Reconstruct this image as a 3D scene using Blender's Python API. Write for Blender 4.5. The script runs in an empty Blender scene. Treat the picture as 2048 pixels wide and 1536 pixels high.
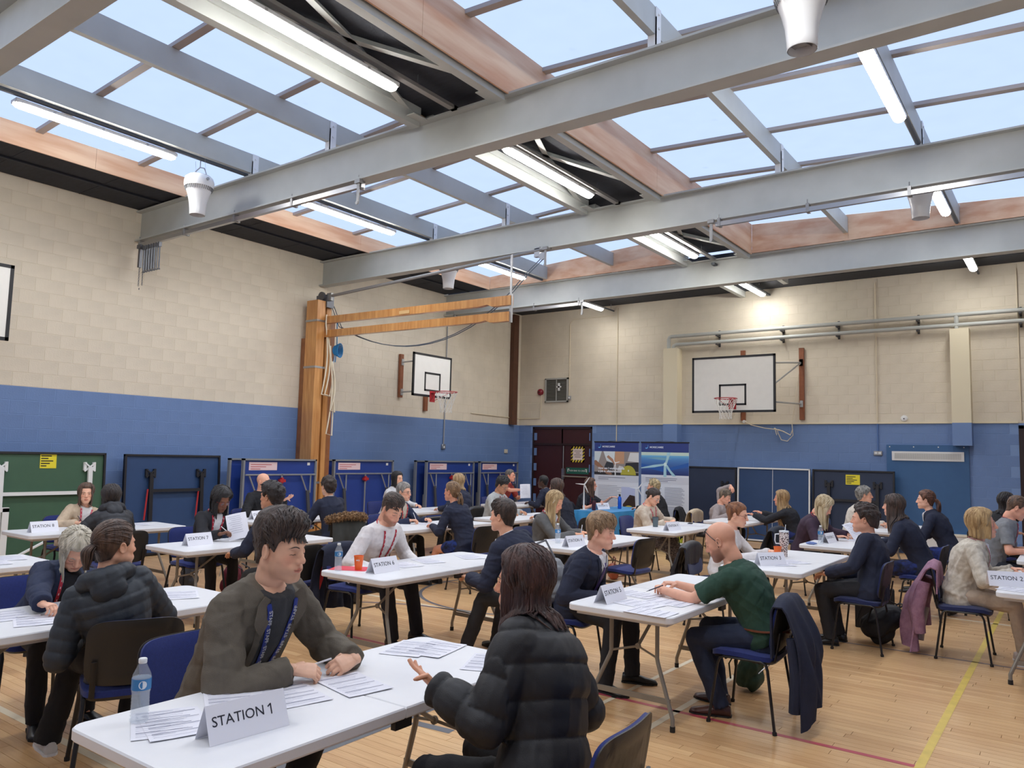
import bpy, math, random
import numpy as np
from mathutils import Vector, Matrix, noise as mnoise
from mathutils.bvhtree import BVHTree
SC = bpy.context.scene
COL = SC.collection
PI = math.pi
rnd = random.Random(7)
# ------------------------------------------------------------------ camera
cam_d = bpy.data.cameras.new('camera'); cam_d.lens = 27.09; cam_d.sensor_width = 36
cam_d.clip_start = .05; cam_d.clip_end = 200
cam = bpy.data.objects.new('camera', cam_d); COL.objects.link(cam); SC.camera = cam
CM = np.array([[0.8075917, 0.5892502, 0.0240804], [-0.0351459, 0.0888481, -0.9954249], [-0.5886938, 0.8030506, 0.0924627]])
CAMPOS = np.array([0, 0, 1.72])
_m = Matrix(((CM[0][0], -CM[1][0], -CM[2][0], 0), (CM[0][1], -CM[1][1], -CM[2][1], 0),
             (CM[0][2], -CM[1][2], -CM[2][2], 1.72), (0, 0, 0, 1)))
cam.matrix_world = _m
# ------------------------------------------------------------------ world, exposure
W = bpy.data.worlds.new('sky'); SC.world = W; W.use_nodes = True
nt = W.node_tree; bg = nt.nodes['Background']
bg.inputs['Color'].default_value = (.57, .70, 1.0, 1); bg.inputs['Strength'].default_value = .58
SC.view_settings.view_transform = 'Standard'; SC.view_settings.look = 'None'
SC.view_settings.exposure = 1.1; SC.view_settings.gamma = 1; SC.view_settings.use_curve_mapping = False
SC.cycles.max_bounces = 8; SC.cycles.diffuse_bounces = 4; SC.cycles.glossy_bounces = 3
SC.cycles.transmission_bounces = 6; SC.cycles.transparent_max_bounces = 10
SC.cycles.use_denoising = True
SC.cycles.sample_clamp_indirect = 6
LAMP = 30.0      # strength of the strip lights' diffusers
for (x0, x1) in ((-10.7, -6.1), (-4.65, -.05)):      # portals over the two rooflights: they only guide sky light in
    ld = bpy.data.lights.new('rooflight_portal', 'AREA'); ld.shape = 'RECTANGLE'
    ld.size = x1 - x0; ld.size_y = 15.0; ld.cycles.is_portal = True
    lo = bpy.data.objects.new('rooflight_portal', ld); COL.objects.link(lo)
    lo.location = ((x0 + x1) / 2, 6.2, 6.3)

# ------------------------------------------------------------------ visibility of a point (for choosing the pieces that show largest)
def px(p):
    c = CM @ (np.asarray(p, float) - CAMPOS)
    if c[2] < .1: return None
    return 1024 + 1541 * c[0] / c[2], 768 + 1541 * c[1] / c[2], c[2]
def inview(p, m=60):
    q = px(p)
    return q is not None and -m < q[0] < 2048 + m and -m < q[1] < 1536 + m

# ------------------------------------------------------------------ materials
def lin(c):
    return tuple((v / 255 / 12.92 if v / 255 <= .04045 else ((v / 255 + .055) / 1.055) ** 2.4) for v in c)
MATS = {}
def mat(name, col, rough=.6, metal=0., var=0., vscale=8., stretch=None, bump=0., bscale=60., sheen=0., srgb=True,
        col2=None, island=0., spec=None, coat=0., alpha=1., emit=0., trans=0.):
    if name in MATS: return MATS[name]
    m = bpy.data.materials.new(name); m.use_nodes = True; MATS[name] = m
    n = m.node_tree; b = n.nodes['Principled BSDF']
    c = lin(col) if srgb else col
    b.inputs['Base Color'].default_value = (*c, 1); b.inputs['Roughness'].default_value = rough
    b.inputs['Metallic'].default_value = metal
    if spec is not None: b.inputs['Specular IOR Level'].default_value = spec
    if sheen: b.inputs['Sheen Weight'].default_value = sheen
    if coat: b.inputs['Coat Weight'].default_value = coat
    if trans: b.inputs['Transmission Weight'].default_value = trans
    if alpha < 1: b.inputs['Alpha'].default_value = alpha
    if emit:
        b.inputs['Emission Color'].default_value = (*c, 1); b.inputs['Emission Strength'].default_value = emit
    tc = None
    def coords():
        nonlocal tc
        if tc is None:
            t = n.nodes.new('ShaderNodeTexCoord'); mp = n.nodes.new('ShaderNodeMapping')
            n.links.new(t.outputs['Object'], mp.inputs['Vector'])
            if stretch: mp.inputs['Scale'].default_value = stretch
            tc = mp.outputs['Vector']
        return tc
    if var or island or col2:
        mx = n.nodes.new('ShaderNodeMix'); mx.data_type = 'RGBA'
        c2 = (lin(col2) if srgb else col2) if col2 else tuple(v * (1 - max(var, island)) for v in c)
        mx.inputs['A'].default_value = (*c, 1); mx.inputs['B'].default_value = (*c2, 1)
        if var or (col2 and not island):
            nz = n.nodes.new('ShaderNodeTexNoise'); nz.inputs['Scale'].default_value = vscale
            nz.inputs['Detail'].default_value = 4
            n.links.new(coords(), nz.inputs['Vector'])
            rp = n.nodes.new('ShaderNodeMapRange'); rp.inputs['From Min'].default_value = .35; rp.inputs['From Max'].default_value = .65
            n.links.new(nz.outputs['Fac'], rp.inputs['Value']); fac = rp.outputs['Result']
        else: fac = None
        if island:
            g = n.nodes.new('ShaderNodeNewGeometry'); oi = n.nodes.new('ShaderNodeObjectInfo')
            a = n.nodes.new('ShaderNodeMath'); a.operation = 'ADD'
            n.links.new(g.outputs['Random Per Island'], a.inputs[0]); n.links.new(oi.outputs['Random'], a.inputs[1])
            f = n.nodes.new('ShaderNodeMath'); f.operation = 'FRACT'; n.links.new(a.outputs[0], f.inputs[0])
            if fac is not None:
                q = n.nodes.new('ShaderNodeMath'); q.operation = 'MULTIPLY_ADD'
                n.links.new(f.outputs[0], q.inputs[0]); q.inputs[1].default_value = .6
                r2 = n.nodes.new('ShaderNodeMath'); r2.operation = 'MULTIPLY'; n.links.new(fac, r2.inputs[0]); r2.inputs[1].default_value = .4
                n.links.new(r2.outputs[0], q.inputs[2]); fac = q.outputs[0]
            else: fac = f.outputs[0]
        n.links.new(fac, mx.inputs['Factor']); n.links.new(mx.outputs['Result'], b.inputs['Base Color'])
    if bump:
        nz = n.nodes.new('ShaderNodeTexNoise'); nz.inputs['Scale'].default_value = bscale; nz.inputs['Detail'].default_value = 3
        bp = n.nodes.new('ShaderNodeBump'); bp.inputs['Strength'].default_value = bump; bp.inputs['Distance'].default_value = .01
        n.links.new(coords(), nz.inputs['Vector']); n.links.new(nz.outputs['Fac'], bp.inputs['Height'])
        n.links.new(bp.outputs['Normal'], b.inputs['Normal'])
    return m

# ------------------------------------------------------------------ mesh builder
def rotz(a): c, s = math.cos(a), math.sin(a); return np.array([[c, -s, 0], [s, c, 0], [0, 0, 1.]])
def roty(a): c, s = math.cos(a), math.sin(a); return np.array([[c, 0, s], [0, 1., 0], [-s, 0, c]])
def rotx(a): c, s = math.cos(a), math.sin(a); return np.array([[1., 0, 0], [0, c, -s], [0, s, c]])
I3 = np.eye(3)
def unit(v): v = np.asarray(v, float); return v / max(1e-9, np.linalg.norm(v))
class MB:
    def __init__(s): s.v = []; s.f = []; s.m = []; s.n = 0
    def add(s, v, f, m=0):
        v = np.asarray(v, float).reshape(-1, 3)
        s.v.append(v); b = s.n
        s.f.extend([tuple(i + b for i in q) for q in f]); s.m.extend([m] * len(f)); s.n += len(v); return s
    def box(s, c, d, R=I3, m=0, bev=0.):
        x, y, z = [k / 2 for k in d]; c = np.asarray(c, float)
        if bev:
            e = min(bev, x * .9, y * .9, z * .9); v = []
            for sx in (-1, 1):
                for sy in (-1, 1):
                    for sz in (-1, 1):
                        v += [(sx * (x - e), sy * (y - e), sz * z), (sx * (x - e), sy * y, sz * (z - e)), (sx * x, sy * (y - e), sz * (z - e))]
            k = lambda a, b, c_: (a * 4 + b * 2 + c_) * 3
            f = []
            for sz in (0, 1):
                q = [k(0, 0, sz), k(1, 0, sz), k(1, 1, sz), k(0, 1, sz)]; f.append(q if sz else q[::-1])
                q = [k(0, sz, 0) + 1, k(0, sz, 1) + 1, k(1, sz, 1) + 1, k(1, sz, 0) + 1]; f.append(q if sz else q[::-1])
                q = [k(sz, 0, 0) + 2, k(sz, 1, 0) + 2, k(sz, 1, 1) + 2, k(sz, 0, 1) + 2]; f.append(q if sz else q[::-1])
            for a in (0, 1):
                for b in (0, 1):
                    f.append([k(0, a, b), k(1, a, b), k(1, a, b) + 1, k(0, a, b) + 1][:: 1 if (a + b) % 2 else -1])
                    f.append([k(a, 0, b), k(a, 1, b), k(a, 1, b) + 2, k(a, 0, b) + 2][:: -1 if (a + b) % 2 else 1])
                    f.append([k(a, b, 0) + 1, k(a, b, 1) + 1, k(a, b, 1) + 2, k(a, b, 0) + 2][:: 1 if (a + b) % 2 else -1])
            for a in (0, 1):
                for b in (0, 1):
                    for c_ in (0, 1):
                        t = k(a, b, c_); f.append([t, t + 1, t + 2][:: 1 if (a + b + c_) % 2 else -1])
            return s.add(np.array(v) @ R.T + c, f, m)
        v = np.array([(sx * x, sy * y, sz * z) for sx in (-1, 1) for sy in (-1, 1) for sz in (-1, 1)])
        return s.add(v @ R.T + c, [(0, 1, 3, 2), (4, 6, 7, 5), (0, 4, 5, 1), (2, 3, 7, 6), (0, 2, 6, 4), (1, 5, 7, 3)], m)
    def box2(s, a, b, m=0, bev=0.):
        a = np.array(a, float); b = np.array(b, float); return s.box((a + b) / 2, np.abs(b - a), I3, m, bev)
    def tube(s, pts, r, n=8, m=0, cap=True, flat=1., up=None, closed=False):
        pts = np.asarray(pts, float); k = len(pts); r = np.ones(k) * r if np.isscalar(r) else np.asarray(r, float)
        if closed: T = np.roll(pts, -1, 0) - np.roll(pts, 1, 0)
        else: T = np.gradient(pts, axis=0)
        T /= np.maximum(1e-9, np.linalg.norm(T, axis=1))[:, None]
        u = np.array(up, float) if up is not None else (np.array([0, 0, 1.]) if abs(T[0][2]) < .9 else np.array([1., 0, 0]))
        V = []
        for i in range(k):
            u = u - T[i] * (u @ T[i]); u = u / max(1e-9, np.linalg.norm(u)); w = np.cross(T[i], u)
            a = np.arange(n) * 2 * PI / n
            V.append(pts[i] + r[i] * (np.cos(a)[:, None] * u * flat + np.sin(a)[:, None] * w))
        f = []
        for i in range(k if closed else k - 1):
            j = (i + 1) % k
            for q in range(n):
                p = (q + 1) % n; f.append((i * n + q, i * n + p, j * n + p, j * n + q))
        if cap and not closed: f.append(tuple(range(n))[::-1]); f.append(tuple((k - 1) * n + q for q in range(n)))
        return s.add(np.concatenate(V), f, m)
    def lathe(s, prof, c=(0, 0, 0), n=20, R=I3, m=0, cap=True):
        V = []; a = np.arange(n) * 2 * PI / n
        for (r, z) in prof: V.append(np.stack([r * np.cos(a), r * np.sin(a), np.full(n, z)], 1))
        f = []; k = len(prof)
        for i in range(k - 1):
            for q in range(n):
                p = (q + 1) % n; f.append((i * n + q, i * n + p, (i + 1) * n + p, (i + 1) * n + q))
        if cap:
            if prof[0][0] > 1e-4: f.append(tuple(range(n))[::-1])
            if prof[-1][0] > 1e-4: f.append(tuple((k - 1) * n + q for q in range(n)))
        return s.add(np.concatenate(V) @ R.T + np.asarray(c, float), f, m)
    def prism(s, poly, z0, z1, R=I3, c=(0, 0, 0), m=0, bev=0.):
        n = len(poly); p = np.asarray(poly, float); L = []
        if bev:
            ce = p.mean(0); d = p - ce; q = ce + d * (1 - bev / np.maximum(1e-6, np.linalg.norm(d, axis=1)))[:, None]
            L = [(q, z0), (p, z0 + bev), (p, z1 - bev), (q, z1)]
        else: L = [(p, z0), (p, z1)]
        V = np.concatenate([np.column_stack([a, np.full(n, z)]) for a, z in L]); f = [tuple(range(n))[::-1], tuple((len(L) - 1) * n + i for i in range(n))]
        for k in range(len(L) - 1):
            for i in range(n):
                j = (i + 1) % n; f.append((k * n + i, k * n + j, (k + 1) * n + j, (k + 1) * n + i))
        return s.add(V @ R.T + np.asarray(c, float), f, m)
    def grid(s, P, m=0, thick=None, closed_u=False):
        P = np.asarray(P, float); a, b, _ = P.shape; f = []
        for i in range(a - 1):
            for j in range(b if closed_u else b - 1):
                k = (j + 1) % b; f.append((i * b + j, i * b + k, (i + 1) * b + k, (i + 1) * b + j))
        if thick is None: return s.add(P.reshape(-1, 3), f, m)
        N = np.cross(np.gradient(P, axis=1), np.gradient(P, axis=0)); N /= np.maximum(1e-9, np.linalg.norm(N, axis=2))[..., None]
        Q = P - N * thick; o = a * b
        f = f + [tuple(o + i for i in q[::-1]) for q in f]
        for i in range(a - 1):
            f.append((i * b, (i + 1) * b, o + (i + 1) * b, o + i * b)); f.append((i * b + b - 1, o + i * b + b - 1, o + (i + 1) * b + b - 1, (i + 1) * b + b - 1))
        for j in range(b - 1):
            f.append((j, o + j, o + j + 1, j + 1)); f.append(((a - 1) * b + j, (a - 1) * b + j + 1, o + (a - 1) * b + j + 1, o + (a - 1) * b + j))
        return s.add(np.concatenate([P.reshape(-1, 3), Q.reshape(-1, 3)]), f, m)
    def mesh(s, name='m', smooth=False, mats=()):
        me = bpy.data.meshes.new(name)
        V = np.concatenate(s.v) if s.v else np.zeros((0, 3))
        me.from_pydata([tuple(p) for p in V.tolist()], [], s.f)
        for m_ in mats: me.materials.append(m_)
        if any(s.m): me.polygons.foreach_set('material_index', s.m)
        if smooth: me.polygons.foreach_set('use_smooth', [True] * len(me.polygons))
        me.update(); return me
def smooth_by_angle(me, deg=40):
    me.polygons.foreach_set('use_smooth', [True] * len(me.polygons))
    try: me.set_sharp_from_angle(angle=math.radians(deg))
    except Exception: pass
def link(name, data, parent=None, loc=None, rz=None):
    o = bpy.data.objects.new(name, data); COL.objects.link(o)
    if parent is not None: o.parent = parent; KIDS.setdefault(parent.name, []).append(o)
    if loc is not None: o.location = loc
    if rz is not None: o.rotation_euler = (0, 0, rz)
    return o
def part(name, mb, mats, parent=None, smooth=40, loc=None, rz=None):
    mats = mats if isinstance(mats, (list, tuple)) else [mats]
    me = mb.mesh(name, False, mats) if isinstance(mb, MB) else mb
    if smooth: smooth_by_angle(me, smooth)
    return link(name, me, parent, loc, rz)
def tag(o, label=None, cat=None, group=None, kind=None):
    if label: o['label'] = label
    if cat: o['category'] = cat
    if group: o['group'] = group
    if kind: o['kind'] = kind
    return o
def thing(name, label, cat, loc=(0, 0, 0), rz=0, group=None):
    return tag(link(name, None, None, loc, rz), label, cat, group)
def copy_tree(o, parent=None):
    c = o.copy(); COL.objects.link(c)
    if parent is not None: c.parent = parent
    for ch in list(KIDS.get(o.name, [])): copy_tree(ch, c)
    return c
KIDS = {}
def dup(root, loc, rz, label, group=None):
    c = copy_tree(root); c.location = loc; c.rotation_euler = (0, 0, rz); c['label'] = label
    if group: c['group'] = group
    elif 'group' in c: del c['group']
    return c
def text_mb(txt, size, mats=None, bold=0.0, align='CENTER', depth=0.0003):
    cu = bpy.data.curves.new('t', 'FONT'); cu.body = txt; cu.size = size; cu.align_x = align; cu.align_y = 'CENTER'
    cu.extrude = depth; cu.offset = bold; cu.resolution_u = 3
    o = bpy.data.objects.new('t', cu); COL.objects.link(o)
    dg = bpy.context.evaluated_depsgraph_get(); dg.update()
    me = bpy.data.meshes.new_from_object(o.evaluated_get(dg))
    V = np.array([v.co[:] for v in me.vertices]).reshape(-1, 3); F = [tuple(p.vertices) for p in me.polygons]
    bpy.data.objects.remove(o); bpy.data.curves.remove(cu); bpy.data.meshes.remove(me)
    return V, F
_TX = {}
def text_on(mb, txt, size, origin, ux, uy, m=0, bold=0., align='CENTER', depth=.0006):
    key = (txt, round(size, 4), bold, align)
    if key not in _TX: _TX[key] = text_mb(txt, size, None, bold, align)
    V, F = _TX[key]
    if len(V) == 0: return
    ux = unit(ux); uy = unit(uy); w = np.cross(ux, uy); z = np.where(V[:, 2] > 0, depth, -.0001)
    mb.add(np.asarray(origin, float) + V[:, :1] * ux + V[:, 1:2] * uy + z[:, None] * w, F, m)
# ================================================================== STRUCTURE
XL, XR, YB, YF, ZC = -12.19, 1.44, 17.0, -2.0, 5.52
m_cream = mat('cream_block_paint', (220, 210, 192), .75, var=.09, vscale=2.2, bump=.25, bscale=45)
m_blue = mat('blue_block_paint', (106, 134, 182), .55, var=.08, vscale=2.0, bump=.25, bscale=45)
m_creamj = mat('cream_joint', (214, 203, 182), .85)
m_bluej = mat('blue_joint', (122, 150, 196), .7)
m_grey = mat('grey_steel_paint', (182, 185, 182), .5, var=.08, vscale=3, bump=.05, bscale=30)
m_white = mat('white_paint', (225, 226, 226), .5)
m_black = mat('black_ceiling_board', (44, 48, 58), .8, var=.25, vscale=6, stretch=(1, 4, 1), bump=.3, bscale=50)
m_ply = mat('plywood', (226, 192, 160), .55, col2=(206, 156, 122), vscale=2.6, stretch=(1, .35, 3), bump=.05)
m_brown = mat('brown_wood', (92, 58, 42), .5, var=.2)
m_dred = mat('dark_red_door', (62, 26, 30), .45, var=.1)
m_concrete = mat('grey_slab', (120, 120, 120), .9)
# floor --------------------------------------------------------------
m_board = mat('maple_strip', (230, 190, 138), .34, col2=(198, 150, 102), island=.3, var=.12, vscale=14, stretch=(.25, 4, 1), bump=.03, bscale=30, coat=.15)
fl = MB(); fl.box2((XL - .3, YF - .3, -.25), (XR + .3, YB + .3, -.012))
floor = tag(part('floor', fl, [mat('floor_base', (90, 66, 46), .9)], smooth=None), kind='structure')
rows = []; y = YF; BW = .072
cells = []
while y < YB:
    x = XL + rnd.random() * -.9
    while x < XR:
        L = rnd.choice([.45, .6, .75, .9, 1.1, 1.3, 1.6, 1.9])
        a, b = max(x, XL), min(x + L, XR)
        if b - a > .05: cells.append((a, b, y, min(y + BW, YB)))
        x += L
    y += BW
def boardmb(mb, a, b, y0, y1, ox=0, oy=0):
    g = .0007
    v = [(a + g - ox, y0 + g - oy, -.012), (b - g - ox, y0 + g - oy, -.012), (b - g - ox, y1 - g - oy, -.012), (a + g - ox, y1 - g - oy, -.012),
         (a + 2 * g - ox, y0 + 2 * g - oy, 0), (b - 2 * g - ox, y0 + 2 * g - oy, 0), (b - 2 * g - ox, y1 - 2 * g - oy, 0), (a + 2 * g - ox, y1 - 2 * g - oy, 0)]
    mb.add(v, [(4, 5, 6, 7), (0, 1, 5, 4), (1, 2, 6, 5), (2, 3, 7, 6), (3, 0, 4, 7)])
cc = []
for i, (a, b, y0, y1) in enumerate(cells):
    ctr = ((a + b) / 2, (y0 + y1) / 2, 0); q = px(ctr)
    ok = q is not None and inview(ctr, 40)
    cc.append((-(b - a) / (q[2] ** 2) if ok else 0, i))
cc.sort(); big = set(i for s_, i in cc[:300] if s_ < 0)
stuff = MB(); bmeshes = {}
for i, (a, b, y0, y1) in enumerate(cells):
    if i in big:
        L = round(b - a, 3)
        if L not in bmeshes:
            t = MB(); boardmb(t, 0, L, 0, y1 - y0); bmeshes[L] = t.mesh('floor_board', False, [m_board])
        link('floor_board', bmeshes[L], floor, (a, y0, 0))
    else: boardmb(stuff, a, b, y0, y1)
tag(part('floor_boards', stuff, m_board, floor, smooth=None), kind='stuff')
# court lines: paint laid on the boards
def fline(pts, w, m, name='court_line'):
    P = np.asarray(pts, float); T = np.gradient(P, axis=0); T /= np.linalg.norm(T, axis=1)[:, None]
    N = np.stack([-T[:, 1], T[:, 0]], 1) * w / 2; k = len(P); mb = MB()
    V = [(*(P[i] - N[i]), .0012) for i in range(k)] + [(*(P[i] + N[i]), .0012) for i in range(k)]
    mb.add(V, [(i, i + 1, k + i + 1, k + i) for i in range(k - 1)]); part(name, mb, m, floor, smooth=None)
m_ly = mat('yellow_line', (226, 196, 96), .4, var=.15, vscale=9); m_lr = mat('red_line', (186, 74, 88), .4, var=.1)
m_lg = mat('grey_line', (104, 106, 112), .4, var=.1); m_lc = mat('cream_line', (232, 218, 190), .4); m_lp = mat('violet_line', (112, 100, 110), .4)
fline([(-.79, -2), (-.79, 16)], .05, m_ly)
fline([(-11, 5.11), (-.815, 5.11)], .045, m_lr)
fline([(-5.6, 3.43), (-3.9, 3.43)], .045, m_lr)
fline([(-11.5, 8.1), (1.2, 8.1)], .03, m_lp)
fline([(-3.47, -1), (-3.62, 5.0)], .075, m_lg); fline([(-3.5, 3.79), (-3.2, 3.82)], .07, m_lg)
fline([(-2.28, -1), (-2.28, 7.6)], .05, m_lc); fline([(-2.76, 4.9), (-2.72, 9)], .04, m_lc)
fline([(-8, 2.25), (-3.4, 2.25)], .05, m_lc); fline([(-9, 6.7), (-4.4, 6.7)], .045, m_lc); fline([(-4.4, 10.2), (1, 10.2)], .045, m_lc)
t = np.linspace(0, 2 * PI, 60); fline(np.stack([-5.6 + 1.8 * np.cos(t), 4.9 + 1.8 * np.sin(t)], 1), .045, m_lp)
fline(np.stack([-5.6 + 1.35 * np.cos(t), 8.1 + 1.35 * np.sin(t)], 1), .045, m_lg)
# blockwork walls ------------------------------------------------------
ZS = 2.54; BL, BH = .4, .2
def blockwall(name, L, holes, place, first=300):
    """wall L long in its own frame (s along, z up); place(s, z, d) -> world, d proud of the mortar"""
    mb = MB()
    def slab(s0, s1, z0, z1, m):
        for d in (0, -.2): mb.grid([[place(s0, z0, d), place(s1, z0, d)], [place(s0, z1, d), place(s1, z1, d)]], m)
    slab(0, L, ZS, ZC + .1, 1); s0 = 0
    for h in sorted(holes):
        slab(s0, h[0], 0, ZS, 0); slab(h[0], h[1], h[3], ZS, 0); s0 = h[1]
        for e in h[:2]: mb.grid([[place(e, 0, 0), place(e, 0, -.2)], [place(e, h[3], 0), place(e, h[3], -.2)]], 0)
    slab(s0, L, 0, ZS, 0)
    root = tag(part(name, mb, [m_bluej, m_creamj], smooth=None), kind='structure')
    cells = []; k = 0; z = .14 - BH
    while z < ZC + .05:
        s0 = -(k % 2) * BL / 2
        while s0 < L:
            a, b, c, d = max(s0, 0), min(s0 + BL, L), max(z, 0), min(z + BH, ZC + .06)
            if b - a > .06 and d - c > .03:
                sm, zm = (a + b) / 2, (c + d) / 2
                if not any(h[0] < sm < h[1] and h[2] < zm < h[3] for h in holes): cells.append((a, b, c, d))
            s0 += BL
        z += BH; k += 1
    sc = []
    for i, (a, b, c, d) in enumerate(cells):
        p = place((a + b) / 2, (c + d) / 2, 0); sc.append(((px(p)[2] if inview(p, 10) and (b - a) > .3 and (d - c) > .15 else 1e3), i))
    sc.sort(); big = set(i for s_, i in sc[:first] if s_ < 900)
    st = [MB(), MB()]; cache = {}
    def blk(mb, a, b, c, d, f):
        g = .003; e = .003
        v = [f(a + g, c + g, 0), f(b - g, c + g, 0), f(b - g, d - g, 0), f(a + g, d - g, 0),
             f(a + g + e, c + g + e, .003), f(b - g - e, c + g + e, .003), f(b - g - e, d - g - e, .003), f(a + g + e, d - g - e, .003)]
        mb.add(v, [(4, 5, 6, 7), (0, 1, 5, 4), (1, 2, 6, 5), (2, 3, 7, 6), (3, 0, 4, 7)])
    o0 = np.array(place(0, 0, 0), float)
    for i, (a, b, c, d) in enumerate(cells):
        up = 1 if (c + d) / 2 > ZS else 0
        if i in big:
            key = (round(b - a, 3), round(d - c, 3), up)
            if key not in cache:
                t = MB(); blk(t, 0, b - a, 0, d - c, lambda s_, z_, q: np.array(place(s_, z_, q)) - o0); cache[key] = t.mesh('block', False, [(m_blue, m_cream)[up]])
            link('block', cache[key], root, tuple(np.array(place(a, c, 0), float) - 0 * o0))
        else: blk(st[up], a, b, c, d, place)
    for up in (0, 1):
        if st[up].n: tag(part('blocks', st[up], (m_blue, m_cream)[up], root, smooth=None), kind='stuff')
    return root
# left wall runs along y from YF; back wall along x from XL
wl = blockwall('wall_left', YB - YF, [], lambda s, z, d: (XL + d, YF + s, z))
wb = blockwall('wall_back', XR - XL, [(-11.73 - XL, -9.9 - XL, -1, 2.5), (-.85 - XL, .45 - XL, -1, 2.5)], lambda s, z, d: (XL + s, YB - d, z))
for nm, a, b in (('wall_right', (XR, YF, 0), (XR + .2, YB, ZC + .6)), ('wall_front', (XL, YF - .2, 0), (XR, YF, ZC + .6))):
    mb = MB(); a = list(a); b = list(b)
    mb.box2((a[0], a[1], 0), (b[0], b[1], ZS), 0); mb.box2((a[0], a[1], ZS), (b[0], b[1], b[2]), 1)
    tag(part(nm, mb, [m_blue, m_cream], smooth=None), kind='structure')
# movement joints and skirting
mb = MB(); mb.box2((XL, YF, 0), (XL + .02, YB, .1)); tag(part('baseboard_left', mb, m_blue), kind='structure')
mb = MB(); mb.box2((-9.9, YB - .02, 0), (-.85, YB, .1)); tag(part('baseboard_back', mb, m_blue), kind='structure')
# beams -----------------------------------------------------------------
BY = [-1.37, 2.42, 6.2, 9.97, 13.76]
def ibeam(name, y):
    h0, h1, w, t, f = 5.02, 5.52, .2, .016, .022
    P = [(-w / 2, h0), (w / 2, h0), (w / 2, h0 + f), (t / 2, h0 + f), (t / 2, h1 - f), (w / 2, h1 - f), (w / 2, h1), (-w / 2, h1), (-w / 2, h1 - f), (-t / 2, h1 - f), (-t / 2, h0 + f), (-w / 2, h0 + f)]
    mb = MB(); n = len(P)
    V = [(XL + .01, y + .1 + a, b) for a, b in P] + [(XR - .01, y + .1 + a, b) for a, b in P]
    F = [(i, (i + 1) % n, n + (i + 1) % n, n + i) for i in range(n)]
    F += [(0, 1, 2, 11), (11, 2, 3, 10), (10, 3, 4, 9), (9, 4, 5, 8), (8, 5, 6, 7)]
    mb.add(V, F)
    return tag(part('roof_beam', mb, m_grey, smooth=None), kind='structure')
beams = [ibeam('roof_beam', y) for y in BY]
# ceiling (black decks) -------------------------------------------------
mb = MB(); T = .08
def deck(x0, x1, y0, y1, z): mb.box2((x0, y0, z), (x1, y1, z + T))
deck(XL, -10.785, YF, 13.8, 5.55); deck(0.0, XR, YF, 13.8, 5.55); deck(XL, XR, 13.92, YB, 5.56)
deck(-6.05, -4.7, YF, 13.8, 5.66)
ceil = tag(part('ceiling', mb, m_black, smooth=None), kind='structure')
cb = MB()     # board joints on the soffits
for y in np.arange(YF + 1.2, YB, 1.22):
    if y < 13.8: cb.box2((XL, y, 5.545), (-10.79, y + .012, 5.55)); 
    cb.box2((XL, 14.5 if y < 14 else y, 5.552), (XR, (14.5 if y < 14 else y) + .02, 5.56))
cb.box2((XL + .72, YF, 5.52), (XL + .76, 13.8, 5.55)); cb.box2((XL, 15.4, 5.53), (XR, 15.46, 5.56))
part('ceiling_batten', cb, mat('black_batten', (36, 40, 50), .7), ceil, smooth=None)
# valley steelwork between the rooflights --------------------------------
for k in range(4):
    y0, y1 = BY[k] + .2, BY[k + 1]
    root = tag(link('roof_truss', None), kind='structure')
    for x in (-6.0, -4.78):
        m2 = MB(); m2.box2((x - .05, y0, 5.44), (x + .05, y1, 5.58)); m2.box2((x - .07, y0, 5.58), (x + .07, y1, 5.66)); part('chord', m2, m_grey, root)
    ym = (y0 + y1) / 2 + (.25 if k % 2 else -.2)
    for (xa, ya, xb, yb) in ((-6.0, y0 + .12, -5.4, ym), (-4.8, y0 + .12, -5.4, ym), (-5.4, ym, -6.0, y1 - .12), (-5.4, ym, -4.8, y1 - .12)):
        m2 = MB(); d = np.array([xb - xa, yb - ya, 0]); L = np.linalg.norm(d); ang = math.atan2(d[1], d[0])
        m2.box(((xa + xb) / 2, (ya + yb) / 2, 5.585), (L, .07, .006), rotz(ang)); m2.box(((xa + xb) / 2, (ya + yb) / 2, 5.615), (L, .006, .06), rotz(ang)); part('brace', m2, m_grey, root)
    for x in (-5.93, -4.86):
        for yy in (y0 + .1, y1 - .1):
            m2 = MB(); m2.box((x, yy, 5.5), (.2, .22, .01)); part('gusset_plate', m2, m_grey, root)
root = tag(link('roof_truss', None), kind='structure')
for x in (-6.0, -4.78):
    m2 = MB(); m2.box2((x - .05, 13.98, 5.42), (x + .05, 16.1 if x > -5 else 17, 5.56)); part('chord', m2, m_grey, root)
for (xa, ya, xb, yb) in ((-5.9, 14.0, -4.8, 15.9), (-4.1, 14.0, -4.8, 16.0), (-6.0, 15.2, -5.4, 14.0)):
    m2 = MB(); d = np.array([xb - xa, yb - ya, 0]); m2.box(((xa + xb) / 2, (ya + yb) / 2, 5.5), (np.linalg.norm(d), .08, .05), rotz(math.atan2(d[1], d[0]))); part('brace', m2, m_grey, root)
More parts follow.
